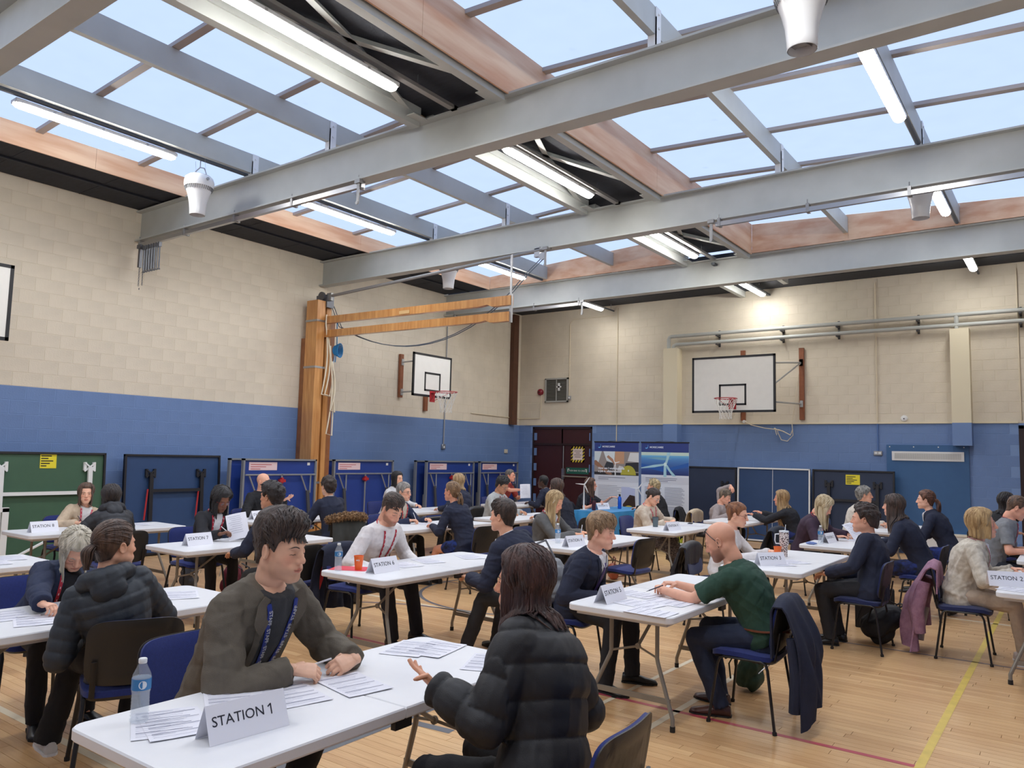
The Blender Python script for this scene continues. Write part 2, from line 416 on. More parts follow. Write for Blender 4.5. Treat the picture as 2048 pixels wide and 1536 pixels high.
# rooflights ---------------------------------------------------------------
pn = bpy.data.materials.new('translucent_rooflight_sheet'); pn.use_nodes = True; n_ = pn.node_tree; n_.nodes.clear()
out = n_.nodes.new('ShaderNodeOutputMaterial'); tr = n_.nodes.new('ShaderNodeBsdfTransparent'); tl = n_.nodes.new('ShaderNodeBsdfTranslucent'); mxs = n_.nodes.new('ShaderNodeMixShader')
tcn = n_.nodes.new('ShaderNodeTexCoord'); nz = n_.nodes.new('ShaderNodeTexNoise'); nz.inputs['Scale'].default_value = 3.2; nz.inputs['Detail'].default_value = 5
vz = n_.nodes.new('ShaderNodeTexVoronoi'); vz.inputs['Scale'].default_value = 1.7
r1 = n_.nodes.new('ShaderNodeMapRange'); r1.inputs['From Min'].default_value = .02; r1.inputs['From Max'].default_value = .10; r1.inputs['To Min'].default_value = .90; r1.inputs['To Max'].default_value = 1
n_.links.new(tcn.outputs['Object'], vz.inputs['Vector']); n_.links.new(tcn.outputs['Object'], nz.inputs['Vector']); n_.links.new(vz.outputs['Distance'], r1.inputs['Value'])
r2 = n_.nodes.new('ShaderNodeMapRange'); r2.inputs['From Min'].default_value = .3; r2.inputs['From Max'].default_value = .7; r2.inputs['To Min'].default_value = .95; r2.inputs['To Max'].default_value = 1
n_.links.new(nz.outputs['Fac'], r2.inputs['Value'])
mu = n_.nodes.new('ShaderNodeMath'); mu.operation = 'MULTIPLY'; n_.links.new(r1.outputs[0], mu.inputs[0]); n_.links.new(r2.outputs[0], mu.inputs[1])
hs = n_.nodes.new('ShaderNodeMix'); hs.data_type = 'RGBA'; hs.inputs['A'].default_value = (.35, .40, .5, 1); hs.inputs['B'].default_value = (.9, .93, .97, 1); n_.links.new(mu.outputs[0], hs.inputs['Factor'])
n_.links.new(hs.outputs['Result'], tr.inputs['Color']); n_.links.new(hs.outputs['Result'], tl.inputs['Color'])
mxs.inputs[0].default_value = .25; n_.links.new(tr.outputs[0], mxs.inputs[1]); n_.links.new(tl.outputs[0], mxs.inputs[2]); n_.links.new(mxs.outputs[0], out.inputs['Surface'])
m_bar = mat('glazing_bar_timber', (168, 160, 156), .6)
def rooflight(name, xs, zs, purl):
    root = tag(link(name, None), kind='structure')
    z_at = lambda x: float(np.interp(x, xs, zs))
    ys = [YF] + [5.5 + 1.36 * k for k in range(-5, 7) if 5.5 + 1.36 * k > YF + .1]
    ys[-1] = 13.70
    cx = [xs[0]] + purl + [xs[-1]]
    for i in range(len(cx) - 1):
        a, b = cx[i], cx[i + 1]; za, zb = z_at(a), z_at(b)
        for j in range(len(ys) - 1):
            m2 = MB(); m2.grid([[(a, ys[j], za), (b, ys[j], zb)], [(a, ys[j + 1], za), (b, ys[j + 1], zb)]])
            me = m2.mesh('pane', False, [pn]); link('pane', me, root)
    for yy in ys[1:-1]:
        m2 = MB()
        m2.add([(xs[0], yy - .045, zs[0] - .05), (xs[-1], yy - .045, zs[-1] - .05), (xs[-1], yy + .045, zs[-1] - .05), (xs[0], yy + .045, zs[0] - .05),
                (xs[0], yy - .045, zs[0] - .004), (xs[-1], yy - .045, zs[-1] - .004), (xs[-1], yy + .045, zs[-1] - .004), (xs[0], yy + .045, zs[0] - .004)],
               [(3, 2, 1, 0), (0, 1, 5, 4), (1, 2, 6, 5), (2, 3, 7, 6), (3, 0, 4, 7)])
        part('glazing_bar', m2, m_bar, root, smooth=None)
    for x in purl:
        zt = z_at(x) - .052
        for k in range(-1, 4):
            a = max(BY[k + 1 - 1] if k >= 0 else YF, YF) + .25; 
        segs = [YF] + [b_ + .13 for b_ in BY[1:]]
        for j in range(len(segs) - 1):
            m2 = MB(); m2.box2((x - .035, segs[j] + .002, zt - .27), (x + .035, segs[j + 1] - .002, zt)); part('purlin', m2, m_grey, root, smooth=None)
        for b_ in BY[1:]:
            m2 = MB(); m2.box2((x + .037, b_ + .04, 5.52), (x + .047, b_ + .14, zt)); m2.box2((x - .04, b_ + .04, 5.52), (x + .047, b_ + .05, zt - .1))
            for zz in (zt - .06, zt - .2): m2.lathe([(0, .012), (.014, .012), (.014, 0)], (x + .047, b_ + .09, zz), 6, roty(PI / 2))
            part('purlin_post', m2, m_white, root)
    # plywood upstands, panel by panel
    for x, sgn in ((xs[0], 1), (xs[-1], -1)):
        zt = z_at(x)
        e = [YF] + [a for a in np.arange(-1.0, 13.6, 2.44) + (.99 if sgn > 0 else .4)] + [13.72]
        for j in range(len(e) - 1):
            m2 = MB(); m2.box2((x - sgn * .02, e[j] + .002, 5.5), (x, e[j + 1] - .002, zt - .004)); part('plywood_upstand', m2, m_ply, root, smooth=None)
    e = list(np.linspace(xs[0], xs[-1], 4)) if xs[0] < -8 else [xs[0], -3.02, -1.36, -.47, xs[-1]]
    if xs[0] < -8: e = [xs[0], -9.25, -7.55, xs[-1]]
    for j in range(len(e) - 1):
        a, b = e[j] + .002, e[j + 1] - .002; m2 = MB()
        m2.add([(a, 13.72, 5.52), (b, 13.72, 5.52), (b, 13.72, z_at(b) - .004), (a, 13.72, z_at(a) - .004), (a, 13.74, 5.52), (b, 13.74, 5.52), (b, 13.74, z_at(b)), (a, 13.74, z_at(a))],
               [(0, 1, 2, 3), (7, 6, 5, 4), (0, 4, 5, 1), (3, 2, 6, 7)])
        part('plywood_upstand', m2, m_ply, root, smooth=None)
    return root
rooflight('window_1', (-10.76, -6.07), (5.80, 6.06), [-9.21, -7.59])
rooflight('window_2', (-4.68, 0.0), (6.06, 5.80), [-3.06, -1.40])
# ducts, piers, doors ---------------------------------------------------------
def pier(x0, x1, y0, ztop):
    mb = MB(); mb.box2((x0, y0, ZS), (x1, YB - .001, ztop), 1); mb.box2((x0, y0, 2.11), (x1, YB - .001, ZS), 0)
    return tag(part('pipe_boxing', mb, [mat('smooth_blue', (108, 136, 184), .5), mat('smooth_cream', (222, 212, 186), .6)], smooth=None), kind='structure')
pier(-7.83, -7.48, 16.72, 4.33); pier(-1.89, -1.57, 16.72, 4.34)
# double door back left
root = tag(link('door_1', None, None, (-11.73, YB, 0)), kind='structure')
mb = MB(); mb.box2((0, .02, 2.06), (1.83, .06, 2.5)); part('overpanel', mb, m_dred, root)
for x0, nm in ((.05, 'door_leaf'), (.94, 'door_leaf')):
    mb = MB(); mb.box2((x0, .04, .005), (x0 + .87, .09, 2.02)); part(nm, mb, m_dred, root)
mb = MB(); mb.box2((0, -.01, 0), (.05, .12, 2.5)); mb.box2((1.78, -.01, 0), (1.83, .12, 2.5)); mb.box2((0, -.01, 2.44), (1.83, .12, 2.5)); mb.box2((.05, 0, 2.02), (1.78, .1, 2.07)); mb.box2((.9, .02, 2.07), (.94, .06, 2.44))
part('door_frame', mb, mat('dark_frame', (40, 22, 24), .5), root)
m_steel = mat('brushed_steel', (170, 170, 172), .35, metal=.9)
mb = MB(); mb.tube([(.97, .01, 1.0), (.97, .01, 2.0)], .014); mb.box2((.93, -.01, 1.16), (1.01, .04, 1.42)); mb.tube([(.97, -.01, 1.22), (1.72, -.01, 1.22)], .02); part('panic_bar', mb, m_steel, root)
mb = MB(); mb.box2((1.05, .03, 1.29), (1.72, .039, 1.45)); part('push_bar_sign', mb, mat('sign_green', (30, 92, 78), .5), root)
mb = MB(); text_on(mb, 'PUSH BAR TO OPEN', .055, (1.385, .029, 1.37), (1, 0, 0), (0, 0, 1)); 
for sx in (1.10, 1.66):
    mb.box((sx, .029, 1.38), (.02, .002, .08)); mb.box((sx + (.02 if sx < 1.3 else -.02), .029, 1.41), (.05, .002, .02))
part('sign_lettering', mb, m_white, root, smooth=None)
# hazard-edged notice
mb = MB(); mb.box2((1.22, .032, 1.62), (1.56, .039, 1.96)); part('notice', mb, mat('paper_pink', (226, 210, 206), .7), root)
mb = MB(); mk = MB()
for i in range(9):
    for (cx, cy, d) in ((1.22 + .0425 * i, 1.62, 0), (1.22 + .0425 * i, 1.96, 0), (1.22, 1.62 + .0425 * i, 1), (1.56, 1.62 + .0425 * i, 1)):
        (mb if i % 2 else mk).box((cx, .03, cy), (.034, .003, .07), roty(.7 if i % 2 else .6))
part('hazard_tape', mb, mat('hazard_yellow', (226, 204, 60), .6), root, smooth=None); part('hazard_tape', mk, mat('hazard_black', (30, 28, 26), .6), root, smooth=None)
mb = MB()
for zz, w in ((1.87, .2), (1.82, .12), (1.77, .22), (1.72, .18)): mb.box2((1.39 - w / 2, .029, zz), (1.39 + w / 2, .031, zz + .012))
part('notice_lettering', mb, mat('ink', (40, 40, 60), .7), root, smooth=None)
root = tag(link('door_2', None, None, (-.85, YB, 0)), kind='structure')
mb = MB(); mb.box2((.08, .04, 0), (1.22, .09, 2.44)); part('door_leaf', mb, m_dred, root)
mb = MB(); mb.box2((0, -.02, 0), (.08, .12, 2.5)); mb.box2((1.22, -.02, 0), (1.3, .12, 2.5)); mb.box2((0, -.02, 2.44), (1.3, .12, 2.5)); part('door_frame', mb, mat('dark_frame', (40, 22, 24), .5), root)
# backing behind the door openings
mb = MB(); mb.box2((-11.8, YB + .12, 0), (-9.8, YB + .2, 2.6)); mb.box2((-.9, YB + .12, 0), (.5, YB + .2, 2.6)); tag(part('trim_1', mb, m_dred), kind='structure')
# flush blue access panel with grilles
m_panel = mat('panel_blue', (56, 98, 146), .5, var=.05)
root = tag(link('door_3', None, None, (-3.08, YB - .01, 0)), kind='structure')
mb = MB(); mb.box2((0, -.03, .44), (1.43, .0, 2.12)); part('panel', mb, m_panel, root)
mb = MB(); mb.box2((0.10, -.05, 1.81), (1.35, -.03, 1.99)); part('grille_frame', mb, m_white, root)
mb = MB()
for i in range(60): mb.box2((.15 + .0193 * i, -.056, 1.845), (.158 + .0193 * i, -.05, 1.955))
part('grille_bars', mb, mat('grille_grey', (178, 178, 174), .5), root, smooth=None)
mb = MB(); mb.box2((.1, -.13, .12), (1.95, -.0, .42)); part('low_grille', mb, m_white, root)
mb = MB(); mb.box2((.1, -.15, .4), (1.95, -.0, .44)); mb.box2((.1, -.15, .1), (1.95, -.0, .14)); part('low_grille_lip', mb, mat('cream_lip', (232, 226, 210), .5), root)
mb = MB()
for i in range(4): mb.lathe([(0, .004), (.012, .003), (.012, 0)], (.06 + .43 * i, -.034, 2.08), 8, rotx(PI / 2))
part('screw', mb, m_white, root)
# brown corner post, ledge, conduits and pipes -----------------------------------------
mb = MB(); mb.box2((XL + .01, 16.5, 2.54), (XL + .13, 16.72, 5.5)); tag(part('trim_2', mb, m_brown), kind='structure')
mb = MB(); mb.box2((-11.9, YB - .03, 2.54), (-.85, YB - .002, 2.575)); tag(part('trim_3', mb, mat('smooth_cream', (222, 212, 186), .6)), kind='structure')
def pipe(name, label, pts, r, m, n=8, cat='pipe', extra=None):
    mb = MB(); mb.tube(pts, r, n); o = part(name, mb, m); tag(o, label, cat); return o
m_pc = mat('cream_conduit', (216, 204, 180), .5); m_pb = mat('blue_conduit', (84, 116, 172), .5)
pipe('conduit', 'cream conduit dropping down the back wall between the wall louvre and pipe boxing', [(-9.2, YB - .02, 5.48), (-9.2, YB - .02, 2.1)], .012, m_pc)
pipe('conduit', 'thin cream conduit running down to the top of the wall louvre', [(-9.3, YB - .02, 5.3), (-10.5, YB - .02, 5.3), (-10.6, YB - .02, 5.2), (-10.6, YB - .02, 3.2)], .01, m_pc)
pipe('conduit', 'cream conduit down the back wall right of the wide backboard', [(-3.24, YB - .02, 5.45), (-3.24, YB - .02, 2.56)], .014, m_pc)
pipe('conduit', 'blue conduit above the double socket right of the folded tables', [(-3.24, YB - .02, 2.54), (-3.24, YB - .02, 1.98)], .014, m_pb)
pipe('conduit', 'cream conduit at far right of the back wall beside the dark door', [(-.8, YB - .02, 5.45), (-.8, YB - .02, 2.6)], .012, m_pc)
pipe('conduit', 'cream conduit climbing from the corner to the red fire bell', [(XL + .02, 14.9, 2.75), (XL + .02, 16.98, 2.72), (-11.5, YB - .02, 2.72), (-11.46, YB - .02, 3.35)], .014, m_pc)
pipe('conduit', 'grey conduit on the left wall running down behind the small backboard', [(XL + .03, 13.9, 4.9), (XL + .03, 13.9, 2.85), (XL + .03, 13.89, 1.95)], .014, mat('grey_pvc', (150, 152, 156), .5))
for z, lab in ((4.62, 'upper grey heating pipe along the back wall'), (4.42, 'lower grey heating pipe along the back wall')):
    r = thing('heating_pipe', lab, 'pipe', (0, 0, 0))
    x0 = -7.74 if z > 4.5 else -7.62
    mb = MB(); mb.tube([(x0, 16.82, 4.33), (x0, 16.82, z - .06), (x0 + .02, 16.82, z - .02), (x0 + .07, 16.82, z), (XR - .02, 16.82, z)], .042, 12); part('pipe', mb, m_grey, r)
    for xb in (-6.55, -5.1, -3.95, -2.45, -.75):
        mb = MB(); mb.box2((xb - .02, 16.77, z - .07), (xb + .02, YB, z - .045)); mb.box2((xb - .02, 16.96, z - .1), (xb + .02, YB, z + .08)); part('bracket', mb, mat('dark_bracket', (64, 64, 68), .6), r)
pipe('heating_pipe', 'short grey pipe stub dropping into the right-hand cream pipe boxing', [(-1.78, 16.82, 4.62), (-1.78, 16.82, 4.34)], .04, m_grey)
# ================================================================== LIGHT FITTINGS, FANS, SPORTS KIT
m_housing = mat('light_housing', (214, 216, 218), .4)
m_diff = mat('lit_diffuser', (255, 253, 248), .3, emit=LAMP)
m_trunk = mat('dark_trunking', (84, 90, 98), .5)
def batten(x, y0, y1, z, label):
    L = y1 - y0; r = thing('strip_light', label, 'light', (x, y0, z + .1), 0)
    mb = MB(); mb.box2((-.07, -.01, -.05), (.07, L + .01, 0), bev=.01); part('housing', mb, m_housing, r)
    mb = MB(); n = 10; P = []
    for yy, k in ((.0, .55), (.03, .92), (.08, 1), (L - .08, 1), (L - .03, .92), (L, .55)):
        P.append([(.064 * k * math.cos(a), yy, -.05 - .045 * k * math.sin(a)) for a in np.linspace(0, PI, n)])
    mb.grid(P); mb.f.append(tuple(range(n))); mb.m.append(0); mb.f.append(tuple(range(5 * n, 6 * n))[::-1]); mb.m.append(0)
    part('diffuser', mb, m_diff, r)
    mb = MB()
    for i in range(7): mb.box((.066 if i % 2 else -.066, .12 + (L - .24) * i / 6, -.03), (.012, .03, .03))
    tag(part('clips', mb, m_steel, r), kind='stuff')
    return r
FL = [(-9.35, 3.32, 5.2, 5.42), (-9.35, 7.15, 9.2, 5.42), (-9.35, 11.2, 13.1, 5.42), (-9.3, 15.1, 16.35, 5.3),
      (-5.45, 3.3, 5.3, 5.34), (-5.5, 7.25, 9.3, 5.4), (-5.55, 11.15, 13.2, 5.4), (-5.45, 14.95, 16.7, 5.32),
      (-1.43, 3.1, 5.0, 5.42), (-1.43, 7.0, 9.0, 5.42), (-1.45, 11.4, 12.85, 5.42), (-1.42, 15.0, 16.3, 5.3),
      (-9.35, -1.0, 1.0, 5.42), (-5.45, -1.0, 1.0, 5.36), (-1.43, -1.0, 1.0, 5.42)]
NL = ['lit strip light in the left row nearest the camera, beside the white fan', 'lit strip light in the left row between the first and second full beams', 'lit strip light in the left row above the wooden swing-out booms', 'lit strip light against the black ceiling at the far left, near the louvre',
      'large lit strip light under the dark valley at top left of centre', 'lit strip light under the dark valley between the two big beams', 'lit strip light under the dark valley before the last beam', 'lit strip light beyond the last beam at centre, by the zigzag brace',
      'lit strip light in the right row above the nearest big beam', 'lit strip light in the right row beside the rooflight purlin', 'short-looking lit strip light in the right row beside the far fan', 'small lit strip light beyond the last beam at far right',
      'strip light of the left row behind the camera', 'strip light of the middle row behind the camera', 'strip light of the right row behind the camera']
for (x, a, b, z), l in zip(FL, NL): batten(x, a, b, z, l)
for x, lab in ((-9.3, 'dark conduit rail carrying the left row of strip lights'), (-5.42, 'grey rail carrying the middle row of strip lights'), (-1.40, 'dark conduit rail carrying the right row of strip lights')):
    r = thing('lighting_rail', lab, 'rail', (x, 0, 5.53))
    if x == -5.42:
        for k in range(5):
            a = BY[k] + .2; b = (BY[k + 1] if k < 4 else 16.95)
            mb = MB(); dz_ = -.1 if k > 3 else 0; mb.box2((-.035 , a - .25, -.03 + dz_), (.035, b - .05 + .1, .01 + dz_)); part('rail', mb, m_trunk if k > 3 else mat('grey_trunking', (140, 138, 136), .5), r)
            for yy in (a + .5, b - .6): mb = MB(); mb.tube([(0, yy, 0), (0, yy, .14)], .006, 5); part('hanger', mb, m_steel, r)
    else:
        mb = MB(); mb.tube([(0, YF + .1, .03), (0, 13.7, .03)], .028, 8); part('rail', mb, m_trunk, r)
        mb = MB(); mb.tube([(0, 14.0, -.12), (0, 16.95, -.12)], .02, 6); part('rail', mb, m_trunk, r)
        for yy in (14.1, 15.5, 16.8): mb = MB(); mb.tube([(0, yy, -.12), (0, yy, .03)], .006, 5); part('hanger', mb, m_steel, r)
# downward-blowing fans
m_fan = mat('white_plastic_gloss', (232, 234, 236), .25)
def fan(x, y, zb, label):
    r = thing('ceiling_fan', label, 'fan', (x, y, zb)); H = .58
    mb = MB(); pr = [(.098, 0), (.1, .004), (.102, .06), (.112, .16), (.135, .26), (.158, .33), (.172, .375), (.178, .385)]
    mb.lathe(pr, n=32, cap=False); mb.lathe([(.094, 0), (.096, .2), (.1, .3)][::-1], n=32, cap=False); part('nozzle', mb, m_fan, r)
    mb = MB(); mb.lathe([(.182, .375), (.188, .40), (.19, .45), (.178, .50), (.14, .535), (.06, .55), (0, .552)], n=32); part('hood', mb, m_fan, r)
    mb = MB()
    for i in range(40):
        a = i * PI / 20; mb.box((.166 * math.cos(a), .166 * math.sin(a), .352), (.02, .004, .05), rotz(a) @ roty(.35))
    part('vent_slots', mb, mat('vent_shadow', (120, 122, 124), .6), r, smooth=None)
    mb = MB(); mb.lathe([(0, .05), (.05, .06), (.09, .065)], n=16, cap=False)
    for i in range(5): a = i * 2 * PI / 5; mb.box((.05 * math.cos(a), .05 * math.sin(a), .06), (.09, .035, .004), rotz(a) @ rotx(.5))
    part('impeller', mb, mat('grey_plastic', (150, 152, 156), .5), r)
    mb = MB(); mb.tube([(.14, 0, .46), (.15, 0, .54), (.1, 0, .62), (0, 0, .655), (-.1, 0, .62), (-.15, 0, .54), (-.14, 0, .46)], .008, 6)
    mb.lathe([(0, .02), (.02, .02), (.02, 0)], (.19, 0, .46), 8, roty(PI / 2)); part('yoke', mb, m_steel, r)
    mb = MB(); mb.tube([(0, 0, .65), (0, 0, 5.56 - zb)], .006, 6); mb.tube([(-.1, .02, .5), (-.12, 0, 5.56 - zb)], .002, 4); mb.tube([(.16, .0, .46), (.1, 0, 5.56 - zb)], .002, 4); part('hanging_cable', mb, m_steel, r)
fan(-9.33, 5.56, 4.80, 'white fan hanging in front of the nearest full beam at left')
fan(-1.42, 5.2, 4.53, 'white fan cut by the top edge of the frame at right')
fan(-1.47, 10.55, 4.79, 'white fan below the second beam at far right')
fan(-9.33, 10.65, 4.78, 'white fan behind the wooden booms near the left corner')
# climbing-rope / curtain tracks under beams
def track(x0, x1, y, z, label, ends=True):
    r = thing('rope_track', label, 'rail', (0, y, z))
    mb = MB(); mb.box2((x0, -.03, -.045), (x1, .03, .01)); mb.box2((x0, -.034, -.05), (x1, -.022, -.02)); part('rail', mb, m_steel, r)
    n = int((x1 - x0) / 1.15)
    for i in range(n + 1):
        xx = x0 + .05 + (x1 - x0 - .1) * i / n; mb = MB(); mb.box2((xx - .02, -.04, -.055), (xx + .02, .06, .06)); mb.tube([(xx, -.03, .06), (xx, -.03, .11)], .008, 5); part('clamp', mb, mat('galvanised', (150, 150, 150), .45, metal=.6), r)
    return r
def hook_plate(x, y, z, label):
    mb = MB(); mb.box((x, y, z - .14), (.045, .012, .26), bev=.004); mb.lathe([(0, .014), (.022, .014), (.022, 0)], (x, y - .006, z - .26), 8, rotx(PI / 2)); mb.box((x, y, z + .01), (.09, .05, .05))
    tag(part('hook_plate', mb, mat('galvanised', (150, 150, 150), .45, metal=.6)), label, 'hook')
track(-12.1, -6.9, 6.25, 4.97, 'galvanised rope track under the nearest full beam, from the left wall')
track(-3.9, .9, 9.98, 4.97, 'galvanised rope track under the second beam at right')
track(-11.9, -8.35, 13.8, 4.97, 'galvanised rope track under the last beam beside the left wall')
hook_plate(-6.93, 6.2, 4.98, 'steel hook plate hanging at the track end on the nearest full beam')
hook_plate(-3.95, 9.93, 4.98, 'steel hook plate hanging from the second beam right of centre')
hook_plate(-8.3, 13.75, 4.98, 'steel hook plate hanging from the last beam near the booms')
hook_plate(-6.7, 9.95, 5.0, 'steel hook plate on the second beam near the boom cables')
# bundle of trolley hangers and chain at the left wall
r = thing('rope_trolleys', 'bundle of steel rope trolleys and a looped chain under the beam at the left wall', 'hanger', (-12.0, 6.22, 4.92))
m_gs = mat('gun_steel', (96, 98, 104), .4, metal=.6)
for i in range(7):
    mb = MB(); xx = .12 + .075 * i; mb.box((xx, 0, -.05), (.03, .05, .07)); mb.tube([(xx, 0, -.08), (xx + .01, 0, -.42)], .018 if i < 5 else .012, 6); mb.lathe([(0, .02), (.02, .02), (.024, 0)], (xx + .01, 0, -.45), 8); part('trolley', mb, m_gs, r)
mb = MB()
pts = [(0, 0, -.02 - .62 * t) for t in np.linspace(0, 1, 26)] + [(.03 + .03 * math.sin(a), 0, -.64 - .06 * math.cos(a)) for a in (0,)] + [(.11, 0, -.64 + .5 * t) for t in np.linspace(0, 1, 22)]
for i, p in enumerate(pts):
    a = np.linspace(0, 2 * PI, 7)[:-1]; R_ = rotz(PI / 2 * (i % 2)); c = [np.array(p) + R_ @ np.array([.009 * math.cos(t), 0, .016 * math.sin(t)]) for t in a]; mb.tube(c, .0035, 4, closed=True)
part('chain', mb, m_gs, r)
mb = MB(); mb.box((.02, 0, -.02), (.1, .1, .06)); mb.box((.0, .0, -.2), (.05, .05, .3)); part('stop_bracket', mb, m_gs, r)
# ------------------------------------------------------------ backboards
m_bb = mat('backboard_white', (228, 226, 220), .45, var=.03); m_bk = mat('black_edge', (30, 30, 34), .5)
m_ring = mat('hoop_red', (176, 38, 48), .4); m_net = mat('net_white', (226, 224, 218), .8); m_post = mat('mahogany_post', (142, 84, 54), .45, var=.2); m_arm = mat('galv_arm', (176, 178, 180), .4, metal=.5)
def backboard(label, loc, rz, w, h, zb, depth, posts, armx, sq=(.59, .45, .15), tilt=0):
    """local: board in the xz plane facing -y, centre x = 0, base z; wall at y = depth"""
    r = thing('basketball_backboard', label, 'backboard', (loc[0], loc[1], 0), rz)
    mb = MB(); mb.box2((-w / 2, 0, zb), (w / 2, .02, zb + h)); part('board', mb, m_bb, r)
    mb = MB(); e = .045
    for a in ((-w / 2, zb, w / 2, zb + e), (-w / 2, zb + h - e, w / 2, zb + h), (-w / 2, zb, -w / 2 + e, zb + h), (w / 2 - e, zb, w / 2, zb + h)): mb.box2((a[0], -.004, a[1]), (a[2], .026, a[3]))
    part('border', mb, m_bk, r, smooth=None)
    mb = MB(); a, b, c = sq; e = .04
    for q in ((-a / 2, zb + c, a / 2, zb + c + e), (-a / 2, zb + c + b - e, a / 2, zb + c + b), (-a / 2, zb + c, -a / 2 + e, zb + c + b), (a / 2 - e, zb + c, a / 2, zb + c + b)): mb.box2((q[0], -.004, q[1]), (q[2], -.0005, q[3]))
    part('target_square', mb, m_bk, r, smooth=None)
    zr = 3.0; R0 = .228
    rr = link('hoop', None, r)
    t = np.linspace(0, 2 * PI, 37)[:-1]; ring = [(R0 * math.cos(k), -.15 - R0 + R0 * math.sin(k) - .02, zr) for k in t]
    mb = MB(); mb.tube(ring, .009, 8, closed=True); mb.box2((-.08, -.01, zr - .2), (.08, -.004, zr + .03)); mb.box2((-.05, -.17, zr - .012), (.05, -.004, zr + .0)); mb.tube([(-.2, -.29, zr - .01), (-.05, -.01, zr - .17)], .006, 5); mb.tube([(.2, -.29, zr - .01), (.05, -.01, zr - .17)], .006, 5)
    part('ring', mb, m_ring, rr)
    mb = MB(); n = 12; cy = -.17 - R0
    lv = [(0, R0), (-.1, R0 * .86), (-.2, R0 * .68), (-.29, R0 * .56), (-.37, R0 * .52), (-.43, R0 * .56)]
    for i in range(n):
        for s_ in (1, -1):
            P = []
            for k, (dz, rd) in enumerate(lv):
                a = 2 * PI * (i + s_ * .5 * (k % 2)) / n + (0 if s_ > 0 else 0); P.append((rd * math.cos(a), cy + rd * math.sin(a), zr + dz))
            mb.tube(P, .0045, 4)
    part('net', mb, m_net, rr)
    for p in posts: mb = MB(); mb.box2((p[0] - .05, depth - .06, p[1]), (p[0] + .05, depth, p[2])); part('wall_post', mb, m_post, r)
    for (x0, z0, x1, z1) in armx:
        mb = MB(); mb.tube([(x0, .03, z0), (x1, depth - .06, z1)], .018, 6); mb.box2((x1 - .03, depth - .09, z1 - .07), (x1 + .03, depth - .055, z1 + .07)); part('support_arm', mb, m_arm, r)
    mb = MB()
    for sx in (-1, 1): mb.box2((sx * w * .36 - .02, .02, zb + .1), (sx * w * .36 + .02, .05, zb + h - .1))
    for zz in (zb + .2, zb + h - .2): mb.box2((-w * .42, .05, zz - .02), (w * .42, .08, zz + .02))
    part('back_frame', mb, m_arm, r)
    return r
bbr = backboard('large white basketball backboard with red hoop on the back wall', (-5.815, 15.8), 0, 1.8, 1.2, 2.735, 1.19, [(-.18, 2.62, 4.2), (1.1, 2.63, 4.18)],
          [(.8, 3.75, 1.1, 3.86), (.8, 2.95, 1.1, 2.97), (.85, 3.3, 1.1, 3.86), (-.1, 3.6, -.18, 3.9), (-.1, 3.0, -.18, 3.0)])
backboard('smaller white basketball backboard with red hoop on the left wall', (-10.93, 12.07), PI / 2, 1.2, .9, 2.9, 1.24, [(.28, 2.95, 3.92), (1.12, 2.7, 3.6)],
          [(.0, 3.72, .28, 3.74), (.0, 3.05, .28, 3.07), (.5, 3.5, 1.12, 3.5)], sq=(.5, .4, .12))
backboard('white backboard cut off by the left edge of the frame', (-11.2, 3.55), PI / 2, 1.2, 1.0, 3.05, .97, [(.3, 2.9, 4.0), (-.3, 2.9, 4.0)], [(.2, 3.9, .3, 3.95), (-.2, 3.9, -.3, 3.95)], sq=(.5, .4, .12))
# ------------------------------------------------------------ wooden swing-out booms
m_oak = mat('varnished_pine', (206, 152, 92), .35, col2=(180, 122, 66), vscale=3, stretch=(6, 6, .6), bump=.04, coat=.3)
m_oak2 = mat('varnished_pine_dark', (150, 96, 58), .4, var=.2)
r = thing('swing_out_booms', 'tall pine mast on the left wall with two wooden booms swung out into the hall', 'gym equipment', (-11.98, 9.8, 0))
mb = MB(); mb.box2((-.02, -.24, .02), (.3, -.05, 4.62)); part('mast', mb, m_oak, r)
mb = MB(); mb.box2((.0, .03, .02), (.26, .14, 4.66)); part('mast', mb, m_oak, r)
mb = MB(); mb.box2((-.19, -.2, .6), (-.0, -.04, 3.9)); part('wall_batten', mb, m_oak2, r)
mb = MB(); mb.box2((.02, .16, .1), (.2, .3, 4.3)); part('counter_board', mb, m_oak2, r)
for z in (1.1, 3.3, 4.2): mb = MB(); mb.box2((-.03, -.25, z), (.31, -.245, z + .04)); mb.box2((.3, -.25, z), (.305, -.0, z + .04)); part('strap', mb, m_steel, r)
mb = MB(); mb.box2((.02, -.05, 4.5), (.34, .12, 4.75)); mb.lathe([(0, .04), (.09, .04), (.09, 0)], (.2, -.05, 4.72), 14, rotx(PI / 2)); part('pulley_head', mb, m_gs, r)
def boom(z, x1, z1, lab, y1=.55):
    mb = MB(); n = 9; P = []
    a = np.array([.1, .0, z]); b = np.array([x1, y1, z1]); d = unit(b - a); wv = unit(np.cross(d, (0, 0, 1))); uv = np.cross(wv, d)
    for t, h, w in ((0, .12, .08), (.01, .135, .09), (.86, .135, .09), (.9, .115, .09), (.92, .155, .09), (1, .155, .09)):
        c = a + (b - a) * t; top = .085
        P.append([c + uv * top + wv * w / 2, c + uv * top - wv * w / 2, c + uv * (top - h) - wv * w / 2, c + uv * (top - h) + wv * w / 2])
    mb.grid([q for q in P], closed_u=True); k = len(P) * 4; mb.f += [(0, 1, 2, 3), (k - 1, k - 2, k - 3, k - 4)]; mb.m += [0, 0]
    return part('boom', mb, m_oak, r, smooth=20)
bo = boom(4.235, 4.75, 4.19, '', .0); boom(3.965, 4.72, 3.93, '', .0)
mb = MB(); mb.box2((2.3, -.055, 4.18), (2.55, -.052, 4.24)); part('maker_plate', mb, mat('plate_gold', (206, 170, 120), .4), r)
